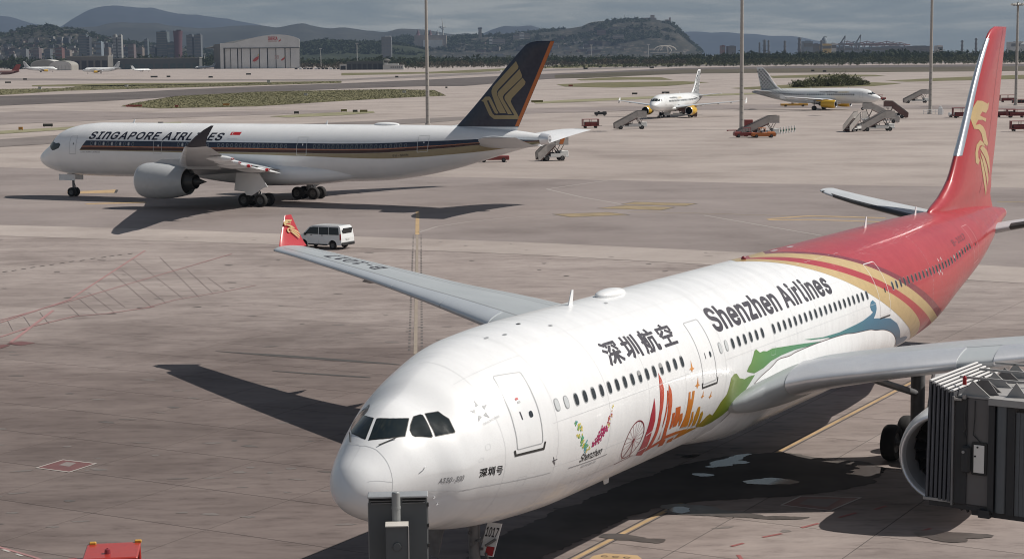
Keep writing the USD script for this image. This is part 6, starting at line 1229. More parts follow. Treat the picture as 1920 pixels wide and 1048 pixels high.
M_FAR = hillmat('far_mountain', (.02, .024, .03), (.032, .036, .041), .0008); M_MID = hillmat('ridge_forest', (.024, .026, .024), (.042, .043, .038), .002); M_NEAR = hillmat('hill_forest', (.014, .016, .012), (.04, .038, .029), .015, (.125, .108, .092)); M_NEAR2 = hillmat('wooded_hill', (.018, .023, .014), (.036, .042, .024), .012)
hills('mountain', [(-260, 34), (-120, 26), (0, 30), (20, 33), (43, 40), (63, 45), (83, 48), (110, 51), (133, 38), (160, 23), (173, 17), (190, 13), (217, 11), (240, 13), (260, 15), (283, 15), (300, 19), (333, 25), (367, 28), (400, 33), (443, 39), (483, 47), (540, 58), (640, 72), (760, 84)], 17500, 2600, M_FAR, .03, 3)
hills('mountain', [(1180, 84), (1220, 70), (1260, 62), (1280, 60), (1307, 60), (1337, 62), (1360, 61), (1390, 63), (1420, 65), (1447, 68), (1480, 68), (1500, 70), (1520, 74), (1547, 80), (1573, 86), (1640, 92)], 19000, 2200, M_FAR, .03, 4)
hills('mountain', [(840, 82), (880, 70), (910, 62), (927, 55), (950, 49), (973, 50), (993, 49), (1010, 53), (1030, 57), (1080, 66), (1160, 80)], 15000, 1500, M_FAR, .03, 5)
hills('mountain_ridge', [(-200, 60), (0, 66), (60, 58), (110, 52), (150, 51), (177, 50), (200, 45), (227, 42), (250, 43), (290, 43), (317, 48), (353, 51.5), (380, 53), (417, 51), (443, 50), (483, 48), (520, 51), (547, 46.5), (567, 44.5), (583, 47.5), (617, 53), (640, 52), (667, 55), (693, 58), (720, 60), (750, 54), (773, 55), (797, 57), (823, 61), (840, 65), (857, 66), (873, 64), (893, 66.5), (923, 70), (980, 80), (1040, 90)], 11500, 1700, M_MID, .05, 6)
hill_c = hills('hill', [(-160, 66), (-60, 68), (0, 65), (20, 60), (40, 55), (67, 50), (87, 48), (110, 53), (140, 55), (167, 62), (187, 67), (207, 72), (250, 78), (300, 85), (380, 95), (430, 102)], 6800, 1300, M_NEAR, .05, 7)
hills('hill', [(520, 92), (564, 82), (577, 81), (593, 78), (609, 77), (622, 78), (645, 79), (680, 79), (720, 81), (760, 86), (800, 94)], 6200, 500, M_NEAR2, .08, 8)
hill_d = hills('hill', [(690, 90), (730, 75), (745, 71), (763, 69), (780, 72), (815, 72), (853, 70), (900, 67), (950, 64), (980, 61), (997, 60), (1029, 57.5), (1048, 56), (1072, 53), (1091, 49), (1099, 45), (1110, 41.5), (1125, 40), (1140, 40), (1159, 39.7), (1172, 38.4), (1185, 37), (1204, 36.5), (1222, 37), (1237, 38.8), (1252, 40.6), (1264, 47), (1275, 58), (1288, 70.6), (1297, 80), (1307, 89), (1316, 97)], 8300, 900, M_NEAR, .05, 9)

# ------------------------------------------------------------------ vegetation
LEAF = [usdkit.material(stage, f'/World/Looks/foliage_{k}', {"n": ("noise_texture", {"scale": .35, "detail": 3}), "g": ("geometry", {}), "r": ("rgb_ramp", {"ramp": [(.3, tuple(np.array(c) * .65)), (.7, tuple(np.array(c) * 1.25))]}), "d": ("principled_bsdf", {"roughness": .8, "specular_ior_level": .15}), "t": ("translucent_bsdf", {}), "m": ("mix_closure", {"fac": .25})}, [("g.position", "n.vector"), ("n.fac", "r.fac"), ("r.color", "d.base_color"), ("r.color", "t.color"), ("d.BSDF", "m.closure1"), ("t.BSDF", "m.closure2")], surface="m.closure") for k, c in (('dark', (.032, .042, .02)), ('olive', (.055, .06, .028)), ('brown', (.075, .062, .04)), ('bush', (.10, .105, .055)))]
BARK = mat('bark', (.06, .045, .035), .9, var=.3)
def leaves(c, rad, n, size, r):
    """leaf clumps scattered through an uneven crown: triangles in random directions"""
    d = r.normal(0, 1, (n, 3)); d /= np.linalg.norm(d, axis=1, keepdims=True); q = r.random(n) ** .4
    lump = 1 + .35 * np.sin(d[:, 0] * 4 + r.uniform(0, 6)) * np.cos(d[:, 1] * 5 + d[:, 2] * 3 + r.uniform(0, 6))
    P = np.asarray(c) + d * (q * lump)[:, None] * np.asarray(rad); a = r.normal(0, 1, (n, 3, 3)) * size
    V = (P[:, None] + a).reshape(-1, 3); F = np.arange(3 * n).reshape(-1, 3); return V, F
def belt(name, u0, u1, base_px, D0, D1, n, hr, m, seed, kind='stuff', leaf=26, size=1.3):
    r = np.random.default_rng(seed); V, F, k = [], [], 0
    for _ in range(n):
        Y = r.uniform(D0, D1); u = r.uniform(u0, u1); x = at_depth(u, 100, Y)[0]; h = r.uniform(*hr) * (.7 + .6 * meshkit.fbm(np.array([[u / 40.0, Y / 300.0, seed]]), 3, seed)[0]); w = h * r.uniform(.35, .6)
        v, f = leaves((x, Y, h * .55), (w, w, h * .5), leaf, size * h / 10, r); V.append(v); F.append(f + k); k += len(v)
    return put(name, (np.vstack(V), np.vstack(F)), m, kind=kind)
belt('tree_belt', 560, 1310, None, 3050, 3500, 900, (9, 15), LEAF[0], 1); belt('tree_belt', 560, 1310, None, 2900, 3050, 420, (6, 9), LEAF[2], 2)
belt('tree_belt', 1290, 1960, None, 3000, 3400, 800, (11, 17), LEAF[0], 3); belt('tree_belt', 1290, 1960, None, 2700, 2980, 520, (6, 10), LEAF[1], 4)
belt('tree_belt', -40, 420, None, 3500, 3900, 420, (12, 22), LEAF[0], 5)
belt('scrub_belt', 1000, 1960, None, 2300, 2700, 900, (2.2, 4.2), LEAF[1], 6); belt('scrub_belt', 600, 1000, None, 2550, 2880, 300, (2.5, 4.5), LEAF[2], 8)
def tree(label, u, v, h, w, m=0, seed=1, group=None, trunk=.3, n=260):
    r = np.random.default_rng(seed); t = thing('tree', label, 'tree', G(u, v), 0, group)
    MB().lathe([(0, h * .035), (h * trunk, h * .025), (h * .75, h * .008)], 9, 'z').build('trunk', BARK, t)
    V, F, k = [], [], 0
    for _ in range(9):
        c_ = r.normal(0, 1, 3) * [w * .28, w * .28, h * .16] + [0, 0, h * (.5 + trunk * .35)]; v_, f_ = leaves(c_, (w * .3, w * .3, h * .24), n // 9, h * .05, r); V.append(v_); F.append(f_ + k); k += len(v_)
    put('crown', (np.vstack(V), np.vstack(F)), LEAF[m], t)
for i, (u, v, h, w, lab) in enumerate(((765, 130.5, 10, 13, 'bushy dark tree touching the white control room building'), (779, 130.8, 9, 12, 'low dark tree second right of the white control room building'), (793, 130, 8, 11, 'low dark tree just left of the tall light mast, by the control room building'), (396, 121, 34, 24, 'tall dark tree left of the hangar side wall'), (410, 122.5, 28, 20, 'dark tree tight against the hangar side wall'), (231, 113, 44, 34, 'large dark tree behind the long low building, under the twin white towers'), (247, 113.5, 36, 30, 'dark tree right of the large one under the twin white towers'), (24, 118, 40, 30, 'dark tree at the far left above the red tail jet'), (135, 112, 36, 34, 'dark tree above the low grey cargo building'))):
    tree(lab, u, v, h, w, 0, 60 + i, trunk=.2)
for i, (u, v, h, w) in enumerate(((1497, 164, 3.2, 7), (1512, 163.5, 3.4, 8), (1528, 163, 5.0, 8), (1545, 162.5, 4.6, 9), (1556, 162, 5.8, 9), (1566, 162.5, 5.4, 9), (1577, 161.5, 6.6, 9), (1590, 161.5, 5.6, 9), (1600, 160.5, 4.2, 8), (1615, 160, 2.6, 7))):
    r = np.random.default_rng(90 + i); t = thing('bush', f'olive green bush {["at the left end", "second", "third", "fourth", "fifth", "sixth", "seventh and tallest", "eighth", "ninth", "at the right end"][i]} of the mound behind the speckled tail jet', 'bush', G(u, v), 0, 'bushes on the mound')
    V, F = leaves((0, 0, h * .42), (w * .62, w * .5, h * .55), 420, .42, r); put('foliage', (V, F), LEAF[3], t); MB().tube((0, 0, 0), (0, 0, h * .6), .12).build('stem', BARK, t)

def woods(key, n, size, m, seed, lo=6, hi=20):
    r = np.random.default_rng(seed); g = HV[key]; i = r.integers(lo, hi, n); j = r.integers(1, g.shape[1] - 1, n); a_ = r.random((n, 1)); P = g[i, j] * a_ + g[i + 1, j + 1] * (1 - a_); keep = meshkit.fbm(np.c_[P[:, :2] / 160, np.full(n, seed)], 3, seed) > .44; P = P[keep & (P[:, 2] > 2)]
    V = (P[:, None, None] + r.normal(0, 1, (len(P), 7, 3, 3)) * size * np.array([1, 1, .8]) + np.array([0, 0, size * .5])).reshape(-1, 3); put('hillside_woods', (V, np.arange(len(V)).reshape(-1, 3)), m, kind='stuff')
woods(6, 3200, 5.5, LEAF[0], 1); woods(4, 1800, 5.0, LEAF[0], 2); woods(5, 1200, 4.5, LEAF[0], 3)
# ------------------------------------------------------------------ buildings
def fmat(n, c, r=.7): return mat(n, c, r, var=.12, scale=.05)
def bpos(u0, u1, vb, Y=None):
    Y = Y or G((u0 + u1) / 2, vb)[1]; return at_depth(u0, vb, Y)[0], at_depth(u1, vb, Y)[0], Y
def top_z(u, v, Y): return at_depth(u, v, Y)[2]
HANG = fmat('hangar_cladding', (.55, .54, .52)); HROOF = fmat('hangar_roof', (.10, .095, .085)); HDARK = fmat('hangar_shadow_gap', (.13, .13, .127)); SIGNRED = mat('sign_red', (.42, .05, .04), .5, var=.05); SIGNY = mat('sign_yellow', (.55, .38, .06), .5, var=.05)
def hangar():
    Y = 2950.0; x0, x1, _ = bpos(414, 563, 126, Y); W_ = x1 - x0; t = thing('hangar', 'huge pale arched maintenance hangar with red lettering', 'hangar', (x0, Y, 0))
    def Zp(v, u=490): return top_z(u, v, Y)
    X = lambda u: (u - 414) / 149 * W_
    eav, par = Zp(90), Zp(81)
    arch = [(X(440), Zp(81)), (X(450), Zp(78)), (X(470), Zp(73)), (X(490), Zp(68.5)), (X(510), Zp(66)), (X(525), Zp(65.6)), (X(540), Zp(67)), (X(552), Zp(70)), (X(559), Zp(73)), (X(563), Zp(75))]
    front = lambda P, m, name, y0=0.0, th=1.0: MB().prism(P if isinstance(P, Polygon) else Polygon(P), th, lambda V: np.stack([V[:, 0], y0 - V[:, 2], V[:, 1]], 1)).build(name, m, t)
    front([(X(414), eav), (X(414), par), (X(440), par)] + arch + [(X(563), eav)], HANG, 'fascia', 0, 2.0)
    # roof vault going back and down to the left
    rg = []
    back = [(x * 1.0, z) for x, z in arch]
    for q in np.linspace(0, 1, 8): rg.append(np.array([(x - 70 * q, 1.0 + 150 * q, z - .5 - 6 * q) for x, z in arch] + [(arch[-1][0] - 70 * q, 1 + 150 * q, eav), (arch[0][0] - 70 * q, 1 + 150 * q, eav)]))
    MB().loft(rg).build('roof', HROOF, t, smooth=30)
    MB().prism(Polygon([(X(414), 0), (X(414), par - 1), (X(440), par - 1), (X(440), 0)]), 118, lambda V: np.stack([V[:, 0] - V[:, 2] * .25, 1.0 + V[:, 2], V[:, 1]], 1)).build('side_wing', HROOF, t)  # dark roof colour paints in the shade on this side wing
    MB().prism(Polygon([(X(440), 0), (X(440), eav), (X(562), eav), (X(562), 0)]), 2, lambda V: np.stack([V[:, 0], 6.0 + V[:, 2], V[:, 1]], 1)).build('back_wall', HDARK, t)
    us = [422, 433, 446, 453.5, 470, 487, 502, 518, 535, 545, 562.5]
    for i in range(len(us) - 1): front([(X(us[i]) + .7, .2), (X(us[i + 1]) - .7, .2), (X(us[i + 1]) - .7, eav - 1.2), (X(us[i]) + .7, eav - 1.2)], HANG, 'hangar_door', (.2 if i % 2 else 1.6), 1.0)
    front([(X(414), 0), (X(420), 0), (X(420), eav), (X(414), eav)], HANG, 'corner_pier', -.5, 2.0); front([(X(421), eav - .9), (X(562), eav - .9), (X(562), eav + .1), (X(421), eav + .1)], HDARK, 'door_track', -2.0, .6)
    def flat(g, m, name, y): v, f = cells(g, 50, 50); put(name, (np.stack([v[:, 0], np.full(len(v), y), v[:, 1]], 1), f[:, ::-1]), m, t)
    flat(fit(text_poly('IBERIA', 6), X(504), X(522), Zp(76.5), Zp(69.5)), SIGNRED, 'lettering', -2.1); flat(Polygon([(X(504), Zp(79)), (X(521), Zp(79)), (X(521), Zp(77.6)), (X(504), Zp(77.6))]), mat('sign_faded', (.40, .25, .22), .5), 'sign_line', -2.1)
    def fin(u, v, s, y):
        q = [(0, 0), (2, -4), (6.5, -7.5), (12, -10), (11.5, -5), (8, -1.5), (3.5, .6)]; flat(Polygon([(X(u + a_ * s), Zp(v + b_ * s)) for a_, b_ in q]), SIGNRED, 'emblem', y)
        flat(Polygon([(X(u + 9 * s), Zp(v - 9.8 * s)), (X(u + 12 * s), Zp(v - 10.8 * s)), (X(u + 12 * s), Zp(v - 14.5 * s))]), SIGNY, 'emblem_tip', y)
    fin(523, 79, .45, -2.1); fin(474, 115.5, 1.0, -.95); fin(527, 114.5, .62, -.95)
    flat(fit(text_poly('IB', 5), X(457), X(468), Zp(110.5), Zp(104.5)), SIGNRED, 'lettering', .45 - .95); flat(fit(text_poly('IB', 3), X(516), X(523.5), Zp(111), Zp(104.5)), mat('sign_faded', (.40, .25, .22)), 'lettering', -1.0 + .1)
    return Y
hangar()
def block(label, u0, u1, vt, vb, Y, depth, m, name='tower_block', cat='building', bands=0, roofm=None, taper=None, z0=0.0, win=None):
    x0, x1, _ = bpos(u0, u1, vb, Y); w = x1 - x0; h = top_z((u0 + u1) / 2, vt, Y) - z0; t = thing(name, label, cat, ((x0 + x1) / 2, Y, z0))
    if taper:
        rg = [np.array([(s * w / 2 * math.cos(a), s * w / 2 * math.sin(a) + depth / 2, h * z) for a in np.linspace(0, 2 * np.pi, 20, endpoint=False)]) for z, s in taper]; MB().loft(rg).build('wall', m, t, smooth=40)
    else: MB().box((0, depth / 2, h / 2), (w, depth, h)).build('wall', m, t)
    if bands:
        for k in range(bands): MB().box((0, -.2, h * (k + .6) / bands), (w * .94, .5, h / bands * .38)).build('window_band', win or HDARK, t)
    MB().box((w * .1, depth / 2, h + h * .012), (w * .5, depth * .5, h * .03 + .6)).build('roof_house', roofm or m, t)
    return t
CONCB = fmat('tower_concrete', (.26, .26, .25)); TEAL = fmat('tower_teal', (.075, .092, .10)); PALEB = fmat('tower_pale', (.40, .40, .385)); GREYB = fmat('tower_grey', (.12, .125, .13)); BRICK = fmat('brick_red', (.12, .06, .055)); WBLD = fmat('white_building', (.50, .485, .46)); BEIGE = fmat('beige_building', (.28, .235, .20)); REDTOW = fmat('tower_dark_red', (.075, .03, .04)); BLUEB = fmat('block_blue_grey', (.16, .19, .215))
block('teal glass office tower left of the twin white slabs', 148, 163, 65.5, 100, 5200, 30, TEAL, bands=12); block('dark narrow slab attached right of the teal office tower', 163, 168, 70, 100, 5200, 30, fmat('tower_black', (.03, .034, .04)), bands=10)
block('white slab tower, left of a pair', 212, 218, 66, 98, 5000, 22, CONCB, bands=10, win=GREYB); block('white slab tower, right of a pair', 221.5, 228, 66.5, 98, 5000, 22, CONCB, bands=10, win=GREYB)
block('slim dark tower between the white slabs and the teal tower', 271, 277, 74, 97, 5600, 24, TEAL, bands=6); block('broad dark teal tower left of the flared red tower', 294, 313.5, 60, 97, 5000, 40, TEAL, bands=14)
block('dark red tower that flares towards its top', 326, 343, 58.5, 98, 5000, 0, REDTOW, taper=[(0, .92), (.25, .86), (.55, .86), (.8, .96), (1, 1.06)], bands=0); block('low teal block at the foot of the flared tower', 314, 327, 80, 98, 5000, 30, TEAL, bands=5)
block('grey teal tower right of the flared tower', 350, 361, 66, 97, 5200, 30, fmat('tower_slate', (.085, .095, .105)), bands=10); block('rightmost grey teal tower of the group', 364.5, 377, 65.5, 97, 5200, 30, MATS['tower_slate'], bands=10)
block('isolated slab tower with white roof edge, left of the tall mast', 715.5, 734, 69.5, 97, 5600, 34, GREYB, bands=8, roofm=WBLD)
CB1, CB2, CB3 = fmat('city_beige', (.16, .135, .12)), fmat('city_mauve', (.11, .085, .085)), fmat('city_slate', (.085, .095, .105))
for i, (u0, u1, vt, vb, m) in enumerate(((104, 116, 91, 99, BRICK), (180, 190, 79, 97, BLUEB), (193, 204, 90, 99, CB1), (240, 251, 84, 97, CB2), (256, 267, 90, 98, CB1), (281, 291, 90, 97, CB3), (62, 73, 91, 100, CB2), (38, 49, 93, 102, GREYB), (84, 94, 93, 101, CB3), (300, 318, 98, 102, BEIGE), (119, 131, 95, 102, CB1))):
    block(f'{["brick coloured", "blue grey", "beige", "brick coloured", "beige", "blue grey", "brick coloured", "grey", "blue grey", "white low", "pale"][i]} city block {["left of the teal office tower", "just right of the teal office tower", "left of the twin white slabs", "right of the twin white slabs", "left of the slim dark tower", "left of the broad dark teal tower", "below the houses of the left hill", "at the far left under the hill", "between two brick coloured blocks at left", "in front of the broad dark teal tower", "above the grey cargo building"][i]}', u0, u1, vt, vb, 4700 + 60 * i, 30, m, 'city_block', bands=5)
# low airport buildings
CG = fmat('cargo_grey', (.135, .13, .12)); DK = fmat('bay_dark', (.03, .033, .038)); LB = fmat('low_building_dark', (.075, .08, .078)); RL = fmat('roof_edge_pale', (.26, .25, .225))
def lowbld(label, u0, u1, vt, vb, m, bays=0, name='low_building', depth=25, Y=None, roof=None, baym=None, bay_top=.7):
    x0, x1, Y = bpos(u0, u1, vb, Y); w = x1 - x0; h = top_z((u0 + u1) / 2, vt, Y); t = thing(name, label, 'building', ((x0 + x1) / 2, Y, 0))
    MB().box((0, depth / 2, h / 2), (w, depth, h)).build('wall', m, t); MB().box((0, depth / 2 - .4, h + h * .03), (w * 1.01, depth, h * .06)).build('roof', roof or RL, t)
    for k in range(bays):
        x = -w / 2 + w * (k + .5) / bays; MB().box((x, -.12, h * bay_top / 2), (w / bays * .72, .3, h * bay_top)).build('bay_door', baym or DK, t)
    return t, w, h
lowbld('grey cargo building with dark loading bays, left of the long low building', 126, 203, 107, 131.5, CG, 6, depth=40); lowbld('long low dark terminal with pale roof edge left of the hangar', 204, 374, 110.5, 130, LB, 12, depth=30, bay_top=.5, baym=fmat('glass_teal', (.05, .07, .07)))
lowbld('low pale annex at the right end of the long terminal', 340, 376, 113, 128.5, CG, 3, depth=20)
def vault(label, u0, u1, vt, vb, m, mr):
    x0, x1, Y = bpos(u0, u1, vb); w = x1 - x0; h = top_z((u0 + u1) / 2, vt, Y); t = thing('vaulted_shed', label, 'shed', ((x0 + x1) / 2, Y, 0)); a = np.linspace(0, math.pi, 16); P = Polygon([(-w / 2, 0)] + [(-w / 2 * math.cos(q), h * (.5 + .5 * math.sin(q))) for q in a] + [(w / 2, 0)])
    MB().prism(P, 50, lambda V: np.stack([V[:, 0], V[:, 2], V[:, 1]], 1)).build('roof', mr, t); MB().prism(P.buffer(-w * .02), .4, lambda V: np.stack([V[:, 0], -.3 + V[:, 2], V[:, 1]], 1)).build('front_wall', m, t)
    for k in range(6): MB().box((-w * .4 + w * .16 * k, -.5, h * .25), (w * .012, .3, h * .5)).build('wall_rib', RL, t)
vault('white vaulted shed left of the cargo building, with pale gable', 92, 134, 114.5, 132.5, WBLD, RL); vault('pale vaulted shed behind the leftmost parked white jet', 58, 108, 112.5, 131.5, RL, WBLD)
t, w, h = lowbld('dark fire station with five tall vehicle bays', 650, 718, 116, 131.5, LB, 7, 'fire_station', 14, roof=fmat('green_roof', (.10, .11, .095)), bay_top=.72)
t, w, h = lowbld('white control room building beside the fire station', 718, 757, 123, 131, WBLD, 0, 'control_building', 12, roof=WBLD)
for k in range(6): MB().box((-w * .1 + w * .1 * k, -.1, h * .55), (w * .06, .3, h * .25)).build('window', DK, t)
MB().box((-w * .36, 5, h * .8), (w * .16, 8, h * 1.6)).box((-w * .1, 6, h * .7), (w * .7, 8, h * 1.4)).build('upper_wall', WBLD, t); MB().lathe([(h * 1.65, w * .09), (h * 2.1, w * .15), (h * 2.15, w * .20), (h * 2.5, w * .08), (h * 2.6, .05)], 10, 'z', (-w * .32, 5, 0)).build('lookout', HROOF, t); MB().lathe([(h * 1.8, w * .105), (h * 2.05, w * .14)], 10, 'z', (-w * .32, 5, 0)).build('lookout_window', DK, t)
lowbld('small white kiosk left of the fire station', 637, 650, 121, 131.5, WBLD, 1, depth=8)
# houses on the hillside and the town on the plain
TB1, TB2, TB3, TB4, TB5 = fmat('town_beige', (.15, .125, .105)), fmat('town_brick', (.09, .06, .055)), fmat('town_pale', (.21, .20, .19)), fmat('town_grey', (.07, .072, .078)), fmat('town_white', (.34, .32, .30))
def town(name, n, ur, Dr, hr, wr, zf, seed, mats):
    r = np.random.default_rng(seed); mbs = [MB() for _ in mats]
    for _ in range(n):
        u = r.uniform(*ur); Y = r.uniform(*Dr); x = at_depth(u, 90, Y)[0]; z = zf(x, Y); hh = r.uniform(*hr); ww = r.uniform(*wr)
        mbs[r.integers(len(mats))].box((x, Y, z + hh / 2 - 4), (ww, ww * .8, hh + 8), rz=r.uniform(-.3, .3))
    for mb, m in zip(mbs, mats):
        if mb.n: mb.build(name, m, kind='stuff')
town('distant_town', 800, (-30, 420), (4000, 5600), (4, 13), (9, 26), lambda x, y: 0.0, 1, [TB1, TB2, TB3, TB4, TB2, TB5])
def on_hill(D, wide, f): return lambda x, y: max(f(x, y) * max(math.cos(min(abs((y - D) / wide), 1) * math.pi / 2), 0) ** 1.15 * .92, 0)
town('hillside_houses', 520, (-30, 330), (5550, 6500), (5, 12), (8, 20), on_hill(6800, 1300, hill_c), 2, [TB1, TB2, TB3, TB4])
town('distant_town', 170, (600, 1000), (4200, 5200), (5, 11), (14, 50), lambda x, y: 0.0, 3, [TB1, TB3, TB4, TB5, TB2])
town('hillside_houses', 60, (900, 1180), (7500, 8000), (5, 9), (12, 34), on_hill(8300, 900, hill_d), 4, [TB1, TB3, TB2])
# palace with domes, slender tower, chimney, church blocks on the wooded hill
Yp = 8200.0
def X_(u, Y=Yp): return at_depth(u, 80, Y)[0]
def Z_(v, u=900, Y=Yp): return at_depth(u, v, Y)[2]
zb_ = Z_(80, 815) - 30
t = thing('palace', 'domed palace with pointed towers on the hill behind the tall mast', 'palace', (X_(815), Yp - 420, zb_)); S = (Yp - 420) / Yp
MB().box((0, 0, 28), ((X_(842) - X_(782)) * S, 60, 56)).build('wall', BEIGE, t); MB().box((10, -25, 18), ((X_(836) - X_(800)) * S, 20, 36)).build('forecourt', WBLD, t)
for u, vt, wd in ((792, 57, 7), (805.5, 59, 5), (814.5, 57.5, 6), (828, 59.5, 6)): MB().lathe([(0, wd * 1.9), (Z_(74) - zb_, wd * 1.9), (Z_(70) - zb_, wd * 2.1), (Z_(66) - zb_, wd * 1.1), (Z_(62) - zb_, wd * .7), (Z_(vt) - zb_, .4)], 10, 'z', ((X_(u) - X_(815)) * S, -10, 0)).build('pointed_tower', REDTOW if u in (792, 814.5) else GREYB, t)
t = thing('telecom_tower', 'slender white telecom tower with a cross arm above the wooded hill', 'tower', (X_(834.5), Yp - 300, Z_(72, 834) - 5)); hh = Z_(37, 833) - Z_(72, 834) + 5
MB().tube((0, 0, 0), (3, 0, hh * .55), 4.2, 3.2).tube((3, 0, hh * .5), (-2, 0, hh), 3.0, .5).build('mast', PALEB, t); MB().tube((-16, 0, hh * .56), (16, 0, hh * .56), 1.8).tube((-14, 0, hh * .58), (2, 0, hh * .42), 1.5).build('cross_arm', PALEB, t)
t = thing('stadium_chimney', 'stubby pale tower alone on the ridge left of the wooded hill', 'tower', (X_(902), Yp - 250, Z_(71, 902) - 10)); hh = Z_(56.5, 902) - Z_(71, 902) + 10; MB().box((0, 0, hh / 2), (14, 14, hh)).build('shaft', BEIGE, t); MB().box((0, 0, hh + 3), (18, 18, 6)).build('cap', GREYB, t)
for i, (u0, u1, vt, vb) in enumerate(((917, 923, 70, 79), (923, 947, 74, 79), (974, 983, 62, 70), (984, 993, 64, 70), (962, 974, 66, 71), (1120, 1136, 57, 62), (1150, 1170, 66, 69))):
    block(f'{["pale tower block", "long cream building", "stepped white building", "cream building", "low beige building", "ochre building", "long pale terrace"][i]} {["at the left end of the cream building on the slope", "on the wooded slope right of the stubby tower", "near the skyline above the navy tail", "right of the stepped white one above the navy tail", "left of the stepped white one above the navy tail", "on the flank of the big hill", "halfway down the big hill"][i]}', u0, u1, vt, vb, 7650, 30, [WBLD, BEIGE, WBLD, BEIGE, BEIGE, BRICK, BEIGE][i], 'hill_building', bands=2, z0=max(Z_(vb + 4, u0, 7650), 0))
t = thing('hill_fort', 'small fort tower on the summit of the big hill', 'fort', (X_(1223, 8300), 8290, Z_(37.5, 1223, 8300) - 8)); MB().box((0, 0, 14), (18, 18, 28)).box((-14, 0, 8), (60, 30, 16)).build('wall', BEIGE, t)
t = thing('radio_mast', 'thin radio mast on the crest of the big hill', 'mast', (X_(1171, 8300), 8290, Z_(39, 1171, 8300) - 5)); MB().tube((0, 0, 0), (0, 0, 30), 1.6, .8).build('mast', GREYB, t)
t = thing('hill_fort_wing', 'low pale fort wall at the right shoulder of the big hill', 'fort', (X_(1251, 8300), 8280, Z_(41, 1251, 8300) - 10)); MB().box((0, 0, 9), (26, 16, 18)).box((10, 0, 14), (8, 8, 26)).build('wall', BEIGE, t)
# arch bridge
Yb = 3700.0; t = thing('arch_bridge', 'white steel arch bridge at the foot of the big hill', 'bridge', (at_depth(1247, 100, Yb)[0], Yb, 0)); xw = at_depth(1268, 100, Yb)[0] - at_depth(1227, 100, Yb)[0]; zz = lambda v: at_depth(1247, v, Yb)[2]
a = np.linspace(0, math.pi, 21); MB().path([(-xw / 2 * math.cos(q), 0, zz(95) + (zz(86) - zz(95)) * math.sin(q)) for q in a], 1.0).build('arch', WBLD, t)
MB().path([(-xw / 2 * math.cos(q) * .62, 6, zz(97) + (zz(87) - zz(97)) * math.sin(q)) for q in a], .8).build('arch', WBLD, t)
MB().tube((xw * .08, 0, zz(87)), (xw * .16, 0, zz(103)), 1.3).tube((-xw * .1, 0, zz(88)), (-xw * .22, 0, zz(95)), 1.3).tube((xw * .16, 0, zz(103)), (xw * .26, 0, zz(98)), 1.6).build('leg', WBLD, t); MB().box((0, 4, zz(99)), (xw * 1.3, 9, 1.6)).build('deck', PALEB, t)
# port skyline on the right
Yq = 4600.0
def XP(u): return at_depth(u, 90, Yq)[0]
def ZP(v, u=1560): return at_depth(u, v, Yq)[2]
STK = fmat('stack_grey', (.12, .12, .125)); CRN = fmat('crane_grey', (.15, .16, .175)); CRR = fmat('crane_rust', (.16, .10, .10))
for i, (u, vt, r0) in enumerate(((1433.5, 75, 3.6), (1441, 76, 2.4), (1471.5, 77, 3.0), (1499, 71, 4.2), (1540, 76, 3), (1804, 76, 3), (1830, 72, 3), (1424, 80, 2))):
    t = thing('chimney', f'{["stout dark stack with platforms, left of a thin one", "thin stack right of the stout dark one", "lone thin stack left of the lattice like tower", "thick banded tower left of the grey works", "short stack on the roof of the grey works", "thin stack left of the red tail", "thin stack touching the red tail", "low stack left of the stout dark one"][i]} on the port skyline', 'chimney', (XP(u), Yq, 0)); MB().lathe([(0, r0 * 1.2), (ZP(vt, u), r0 * .75), (ZP(vt, u), .01)], 10, 'z').build('stack', STK, t)
    for z in (.45, .7, .92): MB().lathe([(ZP(vt, u) * z, r0 * .8), (ZP(vt, u) * z, r0 * 1.5), (ZP(vt, u) * z + 1.2, r0 * 1.5), (ZP(vt, u) * z + 1.2, r0 * .8)], 10, 'z').build('platform', GREYB, t)
for i, (u0, u1, vt, vb, m, lab) in enumerate(((1507, 1524, 78, 96, BLUEB, 'grey works building with pipes on the port skyline'), (1524, 1537, 83, 96, GREYB, 'lower grey works block left of the ochre silo'), (1537, 1559, 83.5, 96.5, fmat('silo_ochre', (.42, .30, .12)), 'ochre yellow silo block on the port skyline'), (1559, 1568, 82, 96, PALEB, 'pale block right of the ochre silo'), (1568, 1600, 88, 95, BLUEB, 'low grey shed left of the tilted cranes'), (1600, 1632, 90, 95, BLUEB, 'blue shed under the tilted cranes'), (1632, 1700, 88, 94, fmat('shed_slate', (.14, .155, .175)), 'long slate blue warehouse under the rust cranes'), (1700, 1745, 87, 93.5, GREYB, 'grey warehouse left of the right hand mast'), (1365, 1380, 87, 95, GREYB, 'grey block right of the big hill'), (1353, 1360, 86, 95, CRR, 'rust coloured narrow block right of the big hill'), (1758, 1768, 86, 93, WBLD, 'small pale block right of the mast'), (1895, 1925, 79, 92, PALEB, 'pale storage tank block at the right edge'))):
    block(lab, u0, u1, vt, vb, Yq, 40, m, 'port_building', bands=2)
block('rounded blue grey tower behind the ochre silo', 1539, 1552, 70.5, 90, 5600, 0, BLUEB, taper=[(0, 1), (.6, 1), (.82, .9), (.93, .66), (1, .35)])
